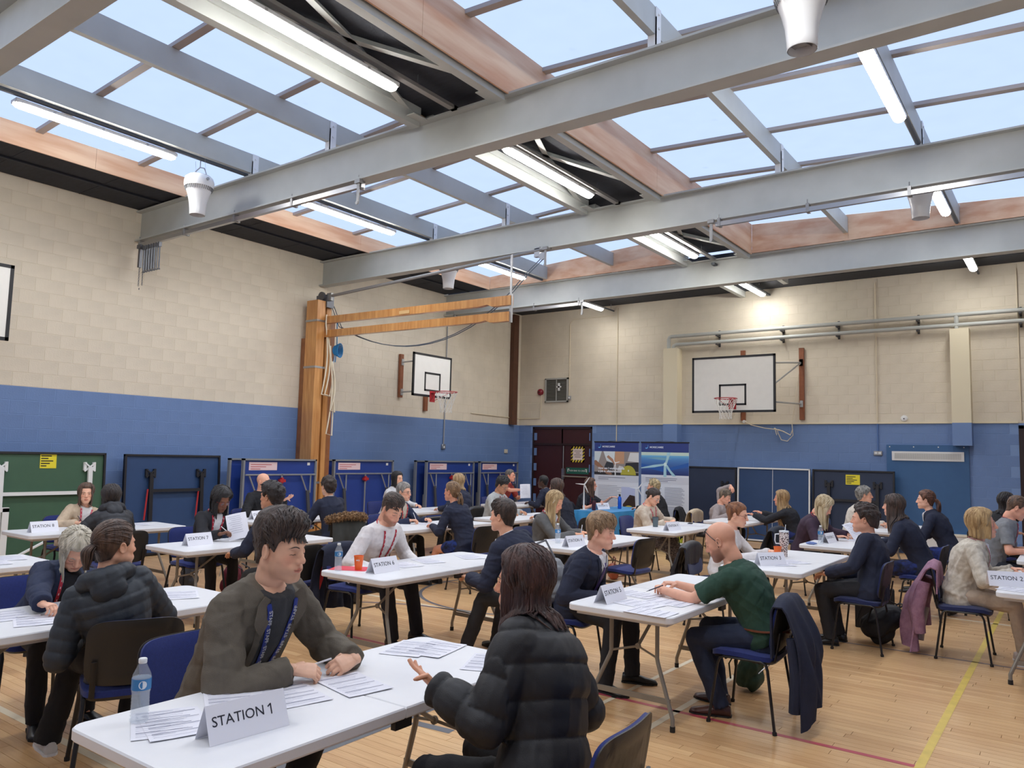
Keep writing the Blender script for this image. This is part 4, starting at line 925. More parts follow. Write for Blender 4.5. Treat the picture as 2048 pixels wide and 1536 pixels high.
TLAB = dict(t1='nearest white folding table, cut by the bottom of the frame', t0='white folding table under the ponytailed girl and the white-haired woman', t6='white folding table with an orange cup on a red folder', t7='white folding table of the woman in black reading a sheet',
            t8='white folding table in front of the green table tennis table', tl='white folding table end showing at the left edge of the frame', t5='white folding table between the fair-haired schoolboy and the bald man in green', t10='white folding table before the bald man in black',
            tg='white folding table where the grey-haired woman in glasses writes', tg2='white folding table behind the grey-haired woman with glasses', tb='white folding table of the boy in the pale grey sweater', tb2='white folding table before the man in the red polo shirt',
            t4='white folding table where the blonde woman in a grey blazer writes', ts='white folding table of the woman in the cream sweater', tf='white folding table beside the long-haired blonde girl in black at the back wall',
            tc='white folding table with the leopard-print tumbler', tp='white folding table where the blonde in purple writes', tq='white folding table of the curly grey-haired woman at the back', tr='white folding table at the right edge, before the woman in the linen jacket', tr2='white folding table at the right edge, before the man in the grey polo')
t_proto = None
for k, (x, y) in TB.items():
    if t_proto is None: t_proto = make_table(TLAB[k]); t_proto.location = (x, y, 0); t_proto['group'] = 'white folding interview tables'
    else: dup(t_proto, (x, y, 0), 0, TLAB[k], 'white folding interview tables')
# blue cloth table
r = thing('cloth_covered_table', 'exhibition table under a bright blue cloth in front of the banners', 'table', (-7.2, 13.25, 0))
mb = MB(); mb.box2((-.36, -.86, .70), (.36, .86, .735)); part('table_top', mb, m_top, r)
for sx in (-1, 1):
    for sy in (-1, 1): mb = MB(); mb.tube([(sx * .3, sy * .8, .7), (sx * .3, sy * .8, 0)], .015, 6); part('leg', mb, m_tleg, r)
m_cloth = mat('cloth_sky_blue', (44, 140, 200), .6, var=.12, vscale=5, sheen=.1)
mb = MB(); P = []
out = rrect(.39, .89, .04, 4); n = len(out)
dens = []
for i in range(n):
    a = np.array(out[i]); b = np.array(out[(i + 1) % n]); k = max(1, int(np.linalg.norm(b - a) / .06))
    for j in range(k): dens.append(a + (b - a) * j / k)
dens = np.array(dens); rows_ = []
for zi, z in enumerate(np.linspace(.742, .12, 9)):
    row = []
    for i, p in enumerate(dens):
        s_ = 1 + (.02 + .05 * zi / 8) * (1 + math.sin(i * 1.3 + 1.5 * math.sin(i * .37))) * (zi > 0); row.append((p[0] * s_, p[1] * s_, z - (0 if zi else 0) + (.1 * (.5 + .5 * math.sin(i * .21)) if zi == 8 else 0)))
    rows_.append(row)
mb.grid(rows_, closed_u=True); mb.f.append(tuple(range(len(dens)))); mb.m.append(0)
tag(part('tablecloth', mb, m_cloth, None, smooth=60, loc=(-7.2, 13.25, 0)), 'bright blue cloth hanging over the exhibition table', 'tablecloth')
mb = MB()
def turb_print(mb, o, s):
    o = np.array(o, float)
    for dx, dz in ((.0, -.5), (.38, .3), (-.3, .36)): mb.grid([[o + np.array([0.005, -.02 * s, 0]), o + np.array([0.005, .02 * s, 0])], [o + np.array([.005, dx * s, dz * s]), o + np.array([.005, dx * s + .012, dz * s])]])
turb_print(mb, (-6.70, 12.9, .5), .5); part('cloth_print', mb, mat('pale_print', (176, 216, 236), .6), bpy.data.objects['tablecloth'], smooth=None)
bpy.data.objects['cloth_print'].location = (7.2, -13.25, 0)
# ================================================================== FIGURES
def remesh(V, F, vox, sm=4):
    me = bpy.data.meshes.new('t'); me.from_pydata([tuple(p) for p in np.asarray(V).tolist()], [], F); me.update()
    o = bpy.data.objects.new('t', me); COL.objects.link(o)
    md = o.modifiers.new('r', 'REMESH'); md.mode = 'VOXEL'; md.voxel_size = vox; md.adaptivity = 0
    if sm: s_ = o.modifiers.new('s', 'SMOOTH'); s_.iterations = sm; s_.factor = .5
    dg = bpy.context.evaluated_depsgraph_get(); ev = o.evaluated_get(dg); m2 = ev.to_mesh()
    n = len(m2.vertices); A = np.empty(n * 3, np.float32); m2.vertices.foreach_get('co', A); N = np.empty(n * 3, np.float32); m2.vertex_normals.foreach_get('vector', N)
    k = len(m2.loops); L = np.empty(k, np.int32); m2.loops.foreach_get('vertex_index', L); Fq = L.reshape(-1, 4) if k == 4 * len(m2.polygons) else None
    if Fq is None: Fl = [tuple(p.vertices) for p in m2.polygons]
    else: Fl = Fq
    ev.to_mesh_clear(); bpy.data.objects.remove(o); bpy.data.meshes.remove(me)
    return A.reshape(-1, 3).astype(float), N.reshape(-1, 3).astype(float), Fl
def np_mesh(name, V, F, mats, mi=None, smooth=True, attrs=None):
    me = bpy.data.meshes.new(name); F = np.asarray(F, np.int32); n, k = F.shape
    me.vertices.add(len(V)); me.vertices.foreach_set('co', np.asarray(V, np.float32).ravel())
    me.loops.add(n * k); me.loops.foreach_set('vertex_index', F.ravel())
    me.polygons.add(n); me.polygons.foreach_set('loop_start', np.arange(n, dtype=np.int32) * k)
    try: me.polygons.foreach_set('loop_total', np.full(n, k, np.int32))
    except Exception: pass
    for m_ in mats: me.materials.append(m_)
    if mi is not None: me.polygons.foreach_set('material_index', np.asarray(mi, np.int32))
    me.polygons.foreach_set('use_smooth', np.full(n, smooth)); me.update(calc_edges=True); me.validate()
    for k_, a_ in (attrs or {}).items():
        if len(a_) == len(me.vertices): at = me.attributes.new(k_, 'FLOAT', 'POINT'); at.data.foreach_set('value', np.asarray(a_, np.float32))
    return me
def join(parts):
    """parts: list of (V, F(quads array), mi scalar or array) -> V, F, mi"""
    Vs, Fs, Ms = [], [], []; b = 0
    for V, F, m_ in parts:
        F = np.asarray(F); Vs.append(V); Fs.append(F + b); Ms.append(np.full(len(F), m_) if np.isscalar(m_) else m_); b += len(V)
    return np.concatenate(Vs), np.concatenate(Fs), np.concatenate(Ms)
def quads(F): return np.array([q if len(q) == 4 else (q[0], q[1], q[2], q[2]) for q in F])
def ripple(V, N, amp, seed, f=22.):
    g = np.random.RandomState(seed); d = np.zeros(len(V))
    for i in range(5):
        k = g.normal(size=3); k /= np.linalg.norm(k); k2 = g.normal(size=3) * 9; fr = f * (.6 + g.rand() * 1.1)
        s_ = np.sin(V @ k * fr + 1.8 * np.sin(V @ k2 + g.rand() * 6) + g.rand() * 6); d += (1 - np.abs(s_)) ** 2 * (1 if i % 2 else -.8)
    return V + N * (amp * d / 1.6)[:, None]
# ---- head ------------------------------------------------------------
def sell(P, c, r): q = (P - np.array(c)) / np.array(r); k0 = np.linalg.norm(q, axis=-1); k1 = np.linalg.norm(q / np.array(r), axis=-1); return k0 * (k0 - 1) / np.maximum(k1, 1e-6)
def scap(P, a, b, ra, rb=None):
    rb = ra if rb is None else rb; a = np.array(a); b = np.array(b); ab = b - a; t = np.clip(((P - a) @ ab) / (ab @ ab + 1e-12), 0, 1); return np.linalg.norm(P - a - t[..., None] * ab, axis=-1) - (ra + (rb - ra) * t)
def smn(a, b, k): h = np.clip(.5 + .5 * (b - a) / k, 0, 1); return b + (a - b) * h - k * h * (1 - h)
def smx(a, b, k): return -smn(-a, -b, k)
def head_sdf(P, fem=0., wide=1.):
    Q = P.copy(); Q[..., 1] = np.abs(Q[..., 1]) / wide
    d = sell(Q, (-.014, 0, .034), (.099, .077, .09))
    d = smn(d, sell(Q, (.026, 0, -.03), (.064, .061 - .004 * fem, .078)), .03)
    d = smn(d, scap(Q, (-.022, .05 - .004 * fem, -.052), (.062, .016, -.1 + .004 * fem), .02, .019), .03)
    d = smn(d, scap(Q, (.074, 0, -.098), (.074, .008, -.098), .0185 - .003 * fem), .02)
    d = smn(d, scap(Q, (.052, .04, -.022), (.052, .04, -.022), .022), .02)
    d = smn(d, scap(Q, (.086, .0, .024), (.074, .036, .026), .012 - .003 * fem), .014)
    d = smn(d, scap(Q, (.0795, 0, -.062), (.0715, .026, -.064), .0185), .014)
    d = smx(d, -scap(Q, (.100, .030, .003), (.092, .044, .004), .0155), .012)
    d = smn(d, scap(Q, (.0715, .0315, .002), (.0715, .0325, .002), .0145), .005)
    d = smn(d, scap(Q, (.088, 0, .014), (.106, 0, -.024), .0085, .0105), .011)
    d = smn(d, scap(Q, (.108, 0, -.028), (.108, 0, -.029), .0112), .007)
    d = smn(d, scap(Q, (.097, .0122, -.033), (.097, .0122, -.033), .008), .006)
    d = smn(d, scap(Q, (.048, .036, -.062), (.030, .042, -.06), .021), .02)
    d = smn(d, scap(Q, (.0935, 0, -.0608), (.0855, .0235, -.0655), .0060, .0030), .004)
    d = smn(d, scap(Q, (.0920, 0, -.0718), (.0850, .021, -.0680), .0068, .0032), .004)
    d = smn(d, scap(Q, (-.03, 0, -.05), (-.04, 0, -.125), .056 - .009 * fem, .057 - .009 * fem), .03)
    return d
def dirs(nu, nv):
    u = np.linspace(0, 2 * PI, nu, endpoint=False); th = u - .42 * np.sin(u)
    v = np.linspace(0, 1, nv); ph = -PI / 2 + PI * v; ph = ph + .16 * np.sin(2 * ph)
    T, Pp = np.meshgrid(th, ph); return np.stack([np.cos(Pp) * np.cos(T), np.cos(Pp) * np.sin(T), np.sin(Pp)], -1)
def gridF(nv, nu):
    i, j = np.meshgrid(np.arange(nv - 1), np.arange(nu), indexing='ij'); k = (j + 1) % nu; return np.stack([i * nu + j, i * nu + k, (i + 1) * nu + k, (i + 1) * nu + j], -1).reshape(-1, 4)
_HD = {}
def head_r(fem, wide, nu, nv):
    key = (fem, wide, nu, nv)
    if key not in _HD:
        D = dirs(nu, nv); c = np.array([0, 0, -.005]); t = np.full(D.shape[:2], .34)
        for _ in range(60): t = t - head_sdf(c + D * t[..., None], fem, wide) * .85
        _HD[key] = (D, c, np.clip(t, .03, .23))
    return _HD[key]
def hairline(D, low=0.):
    az = np.degrees(np.abs(np.arctan2(D[..., 1], D[..., 0]))); return np.interp(az, [0, 30, 48, 62, 74, 84, 100, 116, 140, 180], [.066, .066, .052, .03, -.012, .0, .028, -.02, -.07, -.085]) + low
def hair_shell(R, D, c, top, side, back, rnz, seed, low=0., curl=0., fr=0., fl=0.):
    P = c + D * R[..., None]; H = hairline(D, low) - fl * np.clip(1.3 - np.degrees(np.abs(np.arctan2(D[..., 1], D[..., 0]))) / 45, 0, 1); m_ = np.clip((P[..., 2] - H) / .022, 0, 1); m_ = m_ * m_ * (3 - 2 * m_)
    z = P[..., 2]; up = np.clip((z - .03) / .07, 0, 1); bk = np.clip((-P[..., 0] - .01) / .06, 0, 1)
    th = side + (top - side) * up + (back - side) * bk * (1 - up) + fr * np.clip((P[..., 0] - .03) / .05, 0, 1) * up
    az = np.arctan2(D[..., 1], D[..., 0]); g = np.random.RandomState(seed)
    nz = np.zeros_like(R)
    if curl: 
        for i in range(5): k = g.normal(size=3) * curl; nz += np.abs(np.sin(P @ k + g.rand() * 6)) ** 1.5 / 2.6
    else:
        for i in range(4): f = 14 + 13 * i; nz += np.abs(np.sin(az * f + 3 * np.sin(z * (40 + 20 * i) + i) + g.rand() * 6)) / (2 + i)
    t = (th * (1 - rnz + rnz * nz)) * m_ - .006 * (1 - m_) + .0015 * m_
    return c + D * (R + t)[..., None], m_
def tubes(paths, rads, n=5, flat=1., outs=None):
    """many tapering locks at once -> V, F ; paths (k,m,3), rads (k,m)"""
    P = np.asarray(paths); k, m_, _ = P.shape; T = np.gradient(P, axis=1); T /= np.maximum(1e-9, np.linalg.norm(T, axis=2))[..., None]
    O = outs if outs is not None else np.broadcast_to(np.array([0, 0, 1.]), P.shape); S = np.cross(T, O); S /= np.maximum(1e-6, np.linalg.norm(S, axis=2))[..., None]; U = np.cross(S, T)
    a = np.arange(n) * 2 * PI / n; R = np.asarray(rads)[..., None, None]
    V = P[:, :, None, :] + R * (np.cos(a)[None, None, :, None] * S[:, :, None, :] + flat * np.sin(a)[None, None, :, None] * U[:, :, None, :])
    base = (np.arange(k) * m_ * n)[:, None, None]; i = np.arange(m_ - 1)[None, :, None] * n; j = np.arange(n)[None, None, :]; j2 = (j + 1) % n
    F = np.stack([base + i + j, base + i + j2, base + i + n + j2, base + i + n + j], -1).reshape(-1, 4); return V.reshape(-1, 3), F
# ---- hands -----------------------------------------------------------
_HN = {}
def hand(pose, det):
    """wrist at origin, fingers to +x, back of hand +z, thumb to +y. returns V, F"""
    key = (pose, det)
    if key in _HN: return _HN[key]
    curl = dict(relaxed=(.35, .45, .3), hold=(.75, .95, .6), flat=(.08, .12, .06), open=(-.05, .2, .15), fist=(1.15, 1.3, .8), palm=(.22, .3, .25))[pose]
    spread = dict(open=.16, palm=.12).get(pose, .05)
    mb = MB(); n = 7 if det else 5
    L = [(.0, .0, 0, .026, .019), (.02, 0, 0, .030, .017), (.05, 0, .002, .037, .0145), (.078, 0, 0, .038, .0125), (.09, 0, -.002, .034, .010)]
    k = 10; rows_ = []
    rows_.append([(-.03, .0235 * math.cos(a), .019 * math.sin(a)) for a in np.linspace(0, 2 * PI, k, endpoint=False)])
    for (x, y, z, ry, rz_) in L: rows_.append([(x, y + ry * math.cos(a), z + rz_ * math.sin(a)) for a in np.linspace(0, 2 * PI, k, endpoint=False)])
    mb.grid(rows_, closed_u=True); o = mb.n; mb.f.append(tuple(range(k))[::-1]); mb.m.append(0); mb.f.append(tuple((len(rows_) - 1) * k + i for i in range(k))); mb.m.append(0)
    for y, l, sp, r_ in ((.027, .072, 1.3, .0088), (.009, .08, .4, .0092), (-.010, .074, -.4, .0088), (-.028, .058, -1.4, .0078)):
        p = np.array([.082 - abs(y) * .18, y, -.001]); a = 0; yaw = sp * spread; P = [p - np.array([.02, 0, 0]), p]; q = p.copy()
        for i, fr in enumerate((.44, .31, .25)):
            a += curl[i] + (.06 * (y < 0)); d = np.array([math.cos(a) * math.cos(yaw), math.sin(yaw), -math.sin(a)]); q = q + d * l * fr; P.append(q.copy())
        tip = P[-1] + (P[-1] - P[-2]) * .12; P.append(tip)
        mb.tube(P, [r_, r_, r_ * 1.0, r_ * .95, r_ * .82, r_ * .45], n, cap=True)
    th = dict(hold=(.055, .030, -.030), fist=(.07, .018, -.035), open=(.045, .075, .02), palm=(.04, .075, .012)).get(pose, (.072, .052, -.016))
    a = np.array([.015, .018, -.004]); b = np.array([.038, .038, -.010]); c = np.array(th); e = c + unit(c - b) * .016 + (np.array([.012, -.012, -.004]) if pose in ('hold', 'fist') else 0)
    mb.tube([a, b, (b + c) / 2 + np.array([0, .004, 0]), c, e], [.016, .0135, .011, .0098, .005], n)
    V = np.concatenate(mb.v)
    if det: V, N_, F = remesh(V, mb.f, .0026, 3); F = np.asarray(F)
    else: F = quads(mb.f) if all(len(f) <= 4 for f in mb.f) else quads([q for f in mb.f for q in ([f] if len(f) <= 4 else [(f[0], f[i], f[i + 1], f[min(i + 2, len(f) - 1)]) for i in range(1, len(f) - 1, 2)])])
    _HN[key] = (V, F); return _HN[key]
def frame(x, z):
    x = unit(x); z = np.asarray(z, float); z = unit(z - x * (z @ x)); y = np.cross(z, x); return np.stack([x, y, z], 1)
def ell(mb, c, r, R=I3, n=12):
    P = []
    for i in range(1, 7): a = PI * i / 7; P.append((math.sin(a), -math.cos(a)))
    k0 = mb.n; V = [(0, 0, -1)] + [(s_ * math.cos(t), s_ * math.sin(t), z) for s_, z in P for t in np.arange(n) * 2 * PI / n] + [(0, 0, 1)]
    f = [(0, 1 + (j + 1) % n, 1 + j) for j in range(n)]
    for i in range(5): f += [(1 + i * n + j, 1 + i * n + (j + 1) % n, 1 + (i + 1) * n + (j + 1) % n, 1 + (i + 1) * n + j) for j in range(n)]
    f += [(1 + 5 * n + j, 1 + 5 * n + (j + 1) % n, 1 + 6 * n) for j in range(n)]
    mb.add((np.array(V) * np.array(r)) @ R.T + np.array(c), f)
def limb(mb, a, b, ra, rb, flat_end=False, n=14):
    a = np.array(a, float); b = np.array(b, float)
    mb.tube([a, a * .5 + b * .5, b], [ra, (ra + rb) / 2 * 1.02, rb], n); ell(mb, a, (ra * .99,) * 3)
    if not flat_end: ell(mb, b, (rb * .99,) * 3)
def ik(S, W, la, lb, hint):
    S = np.array(S, float); W = np.array(W, float); d = W - S; L = np.linalg.norm(d); Lm = (la + lb) * .995
    if L > Lm: W = S + d / L * Lm; d = W - S; L = Lm
    u = d / L; x = (la * la - lb * lb + L * L) / (2 * L); h = math.sqrt(max(0, la * la - x * x)); hn = np.array(hint, float); hn = hn - u * (hn @ u); hn = unit(hn); return S + u * x + hn * h, W
SKIN = {}
def skin_mats(c):
    if c not in SKIN:
        c0 = c; c = (min(250, int(c[0] * 1.06)), int(c[1] * 1.01), int(c[2] * .94))
        sk_ = mat('skin_%d' % len(SKIN), c, .48, var=.06, vscale=30); n = sk_.node_tree; b = n.nodes['Principled BSDF']; src = b.inputs['Base Color'].links[0].from_socket
        for nm_, cc in (('lips', tuple(int(v * k) for v, k in zip(c, (.88, .66, .66)))), ('beard', tuple(int(v * k) for v, k in zip(c, (.72, .68, .66)))), ('blush', tuple(int(v * k) for v, k in zip(c, (.98, .84, .82))))):
            at = n.nodes.new('ShaderNodeAttribute'); at.attribute_name = nm_; mx = n.nodes.new('ShaderNodeMix'); mx.data_type = 'RGBA'; n.links.new(at.outputs['Fac'], mx.inputs['Factor']); n.links.new(src, mx.inputs['A']); mx.inputs['B'].default_value = (*lin(cc), 1); src = mx.outputs['Result']
        n.links.new(src, b.inputs['Base Color'])
        SKIN[c0] = [sk_, mat('lips_%d' % len(SKIN), tuple(int(v * k) for v, k in zip(c, (.90, .74, .73))), .4),
                   mat('eye_white', (226, 222, 218), .25), mat('eye_iris', (58, 48, 42), .15), mat('lash_%d' % len(SKIN), tuple(int(v * .42) for v in c), .6), mat('stubble_%d' % len(SKIN), tuple(int(v * k) for v, k in zip(c, (.90, .87, .86))), .6, var=.2, vscale=120)]
        return SKIN[c0]
    return SKIN[c]
def hair_mat(c, c2=None, nm=None):
    k = 'hair_%d_%d_%d' % tuple(c); return mat(k + ('b' if c2 else ''), c, .5, col2=c2 or tuple(int(v * .55) for v in c), vscale=26, stretch=(1.6, 1.6, .25), bump=.5, bscale=90, sheen=.1)
FIG = []; _FX = {}
def make_hair(sp, R, D, c, Hc, Rh, s, tbvh, det, seed):
    st = sp['hair'][0]; col = sp['hair'][1]; o = dict(sp['hair'][2]) if len(sp['hair']) > 2 else {}
    if st == 'none': return None
    g = np.random.RandomState(seed); nv, nu = R.shape
    P = dict(short=(.026, .012, .013, .25), crop=(.018, .006, .007, .2), buzz=(.006, .004, .004, .1), curly=(.045, .03, .034, .5), afro=(.05, .022, .03, .5), long=(.022, .014, .02, .2), bob=(.026, .018, .022, .2), pony=(.018, .010, .014, .2), bun=(.014, .008, .012, .2), fringe=(.002, .006, .006, .2))[st]
    top, side, back, rnz = P; top = o.get('top', top); side = o.get('side', side)
    low = o.get('low', 0.)
    S, m_ = hair_shell(R, D, c, top, side, back, rnz, seed, low, o.get('curl', 75. if st in ('curly', 'afro') else 0), o.get('fr', 0.), o.get('fl', 0.))
    parts = [(S.reshape(-1, 3), gridF(nv, nu), 0)]
    rs = np.linalg.norm(S - c, axis=-1).ravel(); Df = D.reshape(-1, 3)
    r0s = R.ravel()
    def look(d): i_ = np.argmax(d @ Df.T, axis=1); return np.maximum(rs[i_], r0s[i_] + .004)
    gl = Rh.T @ np.array([0, 0, -1.])
    def follow(d0, comb, n, step, lift):
        k = len(d0); out = []; d = d0.copy()
        for i in range(n):
            r_ = look(d) + (lift[i] if hasattr(lift, '__len__') else lift); out.append(c + d * r_[:, None]); cb = comb - d * np.sum(d * comb, 1)[:, None]; cb /= np.maximum(1e-6, np.linalg.norm(cb, axis=1))[:, None]; d = d + cb * step; d /= np.linalg.norm(d, axis=1)[:, None]
        return np.stack(out, 1)
    def add(path, rad, flat=.5):
        r_ = path - c; r_ = r_ / np.maximum(1e-6, np.linalg.norm(r_, axis=2))[..., None]; V, F = tubes(path, rad, 5, flat, r_); parts.append((V, F, 0))
    def sph(az, el): return np.stack([np.cos(el) * np.cos(az), np.cos(el) * np.sin(az), np.sin(el)], -1)
    if st in ('short', 'crop', 'buzz') and det >= 1 and st != 'buzz':
        n = (0, 60, 190)[det]; az = g.uniform(-2.3, 2.3, n) ; el = g.uniform(.45, 1.5, n); d0 = sph(az, el)
        cb = np.tile(np.array(o.get('comb', (1, .35, -.1))), (n, 1)) + g.normal(size=(n, 3)) * .25; L = 7
        pth = follow(d0, cb, L, o.get('step', .085) if st == 'short' else .05, np.linspace(-.004, .004 if det < 2 else .005, L)); e_ = pth[:, -1] - c; ea = np.degrees(np.abs(np.arctan2(e_[:, 1], e_[:, 0]))); ez = np.interp(ea, [0, 30, 48, 62, 74, 84, 100, 116, 140, 180], [.040, .042, .044, .030, -.01, .0, .03, -.02, -.07, -.085]) - (o.get('fl', 0) * .6 if o.get('fl') else 0) * (ea < 50); pth = pth[pth[:, -1, 2] > ez]; n = len(pth); w = np.array([.5, .9, 1, 1, .9, .6, .12]); add(pth, np.outer(g.uniform(.6, 1, n) * (.0085 if det == 1 else .0062), w))
        n2 = n // 2; az = g.uniform(1.3, PI, n2) * g.choice([-1, 1], n2); el = g.uniform(.1, .7, n2)
        pth = follow(sph(az, el), np.tile([-.35, 0, -1.], (n2, 1)), 5, .07, -.002); P_ = pth[:, -1]; ok = P_[:, 2] > np.interp(np.degrees(np.abs(az)), [0, 74, 84, 100, 116, 140, 180], [.05, -.01, .0, .03, -.01, -.06, -.075]) + low; pth = pth[ok]
        if len(pth): add(pth, np.outer(np.full(len(pth), .006), [.5, 1, 1, .7, .2]))
    if st == 'curly' or st == 'afro':
        n = (40, 90, 160)[det]; az = g.uniform(-PI, PI, n); el = g.uniform(.2 if st == 'afro' else .0, 1.5, n); d0 = sph(az, el); k = c + d0 * (look(d0) - .002)[:, None]; ok = k[:, 2] > np.interp(np.degrees(np.abs(az)), [0, 62, 84, 110, 180], [.07, .05, .03, .0, -.06]); k = k[ok]; n = len(k)
        a = np.linspace(0, 2 * PI * .9, 7); e1 = np.cross(k - c, g.normal(size=(n, 3))); e1 /= np.linalg.norm(e1, axis=1)[:, None]; e2 = np.cross(k - c, e1); e2 /= np.linalg.norm(e2, axis=1)[:, None]; rr = g.uniform(.006, .012, n)[:, None, None]
        add(k[:, None, :] + rr * (np.cos(a)[None, :, None] * e1[:, None, :] + np.sin(a)[None, :, None] * e2[:, None, :]), np.full((n, 7), .0038), .9)
    if st in ('long', 'bob') or (st == 'curly' and o.get('L')):
        L = o.get('L', .30 if st == 'long' else .06); n = (56, 84, 170)[det]; amin = o.get('amin', .95); part_y = o.get('part', .0)
        az = np.concatenate([g.uniform(amin, PI, n), -g.uniform(amin, PI, n)]); n = 2 * n; az0 = az * g.uniform(.82, 1, n); d0 = sph(az0, g.uniform(.75, 1.35, n)); d0[:, 1] += part_y * .2
        tgt = sph(az, np.full(n, -.35)); path1 = []
        for t in np.linspace(0, 1, 7): d = d0 * (1 - t) + tgt * t; d /= np.linalg.norm(d, axis=1)[:, None]; path1.append(c + d * (look(d) + .003)[:, None])
        p = path1[-1].copy(); q = path1[:]; m2 = 8; Lk = L * g.uniform(.86, 1.04, n); wv = o.get('wave', 0.); ph = g.uniform(0, 6, n)
        outw = p - c; outw[:, 2] = 0; outw /= np.maximum(1e-6, np.linalg.norm(outw, axis=1))[:, None]; inw = o.get('tuck', .1)
        for i in range(1, m2 + 1):
            t = i / m2; p = p + gl * (Lk / m2)[:, None] + outw * (((.02 if t < .4 else -inw) * L / m2) + wv * math.cos(0) * np.cos(ph + t * 14)[:, None] / m2); q.append(p.copy())
        pth = np.stack(q, 1); W = pth @ Rh.T * s + Hc
        if tbvh is not None:
            for a in range(W.shape[0]):
                for b in range(6, W.shape[1]):
                    h = tbvh.find_nearest(Vector(W[a, b]))
                    if h[0] is not None:
                        nn = np.array(h[1]); dd = float((W[a, b] - np.array(h[0])) @ nn)
                        if dd < .012 and h[3] < .12: W[a, b] = np.array(h[0]) + nn * .013
            W[:, 6:-1] = (W[:, 5:-2] + W[:, 6:-1] * 2 + W[:, 7:]) / 4
        pth = (W - Hc) @ Rh / s; m3 = pth.shape[1]; rad = (.0125, .0105, .0075)[det] * (1.3 if L < .1 else 1)
        add(pth, np.outer(g.uniform(.75, 1.1, n) * rad, np.interp(np.linspace(0, 1, m3), [0, .1, .8, 1], [.5, 1, .95, .35])), .5)
        if o.get('bangs'):
            k = (16, 26, 40)[det]; az = g.uniform(-.75, .75, k); e0 = g.uniform(.9, 1.2, k); pth = []
            for t in np.linspace(0, 1, 6): d = sph(az * (.7 + .3 * t), e0 * (1 - t) + .32 * t); pth.append(c + d * (look(d) + .006)[:, None])
            add(np.stack(pth, 1), np.outer(np.full(k, .008), [.6, 1, 1, 1, .8, .4]))
    if st in ('pony', 'bun'):
        n = (24, 50, 110)[det]; knot = np.array(o.get('knot', (-.105, 0, .035))); kd = unit(knot - c)
        az = g.uniform(-PI, PI, n); el = g.uniform(.05, 1.3, n); d0 = sph(az, el); Hh = np.interp(np.degrees(np.abs(az)), [0, 48, 62, 84, 100, 140, 180], [.07, .055, .035, .01, .03, -.05, -.07]); pp = c + d0 * look(d0)[:, None]; d0 = d0[pp[:, 2] > Hh + .006]; n = len(d0); q = []
        for t in np.linspace(0, 1, 8): d = d0 * (1 - t) + kd * t; d /= np.maximum(1e-6, np.linalg.norm(d, axis=1))[:, None]; q.append(c + d * (look(d) + .001)[:, None])
        add(np.stack(q, 1), np.outer(np.full(n, .0055), [.3, .8, 1, 1, 1, .9, .8, .6]), .45)
        if st == 'pony':
            L = o.get('L', .22); k = (14, 24, 46)[det]; th = o.get('thick', .022); q = []; ang = g.uniform(0, 2 * PI, k); rr = np.sqrt(g.uniform(0, 1, k)) * th; e1 = np.array([0, 1., 0]); p = np.tile(knot, (k, 1)); wv = o.get('wave', .0)
            bk = np.array([-1., 0, 0])
            for i in range(12):
                t = i / 11; cen = knot + bk * (.05 * math.sin(min(1, t * 2.2) * PI / 2)) + gl * L * max(0, t ** 1.3); w = math.sin(PI * min(1, t * .9 + .12)) ** .6 if t < .95 else .5
                off = np.stack([np.cos(ang) * rr * w, np.sin(ang) * rr * w * 1.1 + wv * np.sin(t * 11 + ang), np.zeros(k)], 1); q.append(cen + off)
            add(np.stack(q, 1), np.outer(np.full(k, (.011, .008, .0055)[det]), np.interp(np.linspace(0, 1, 12), [0, .1, .85, 1], [.6, 1, .9, .3])), .8)
        else:
            k = (10, 16, 26)[det]; q = []
            for i in range(k):
                ax = g.normal(size=3); e1 = unit(np.cross(kd, ax)); e2 = unit(np.cross(e1, g.normal(size=3))); a = np.linspace(0, 2 * PI, 9); q.append(knot + kd * .018 + o.get('size', .024) * (np.cos(a)[:, None] * e1 + np.sin(a)[:, None] * e2))
            add(np.stack(q), np.full((k, 9), .0085), .8)
    return join(parts)
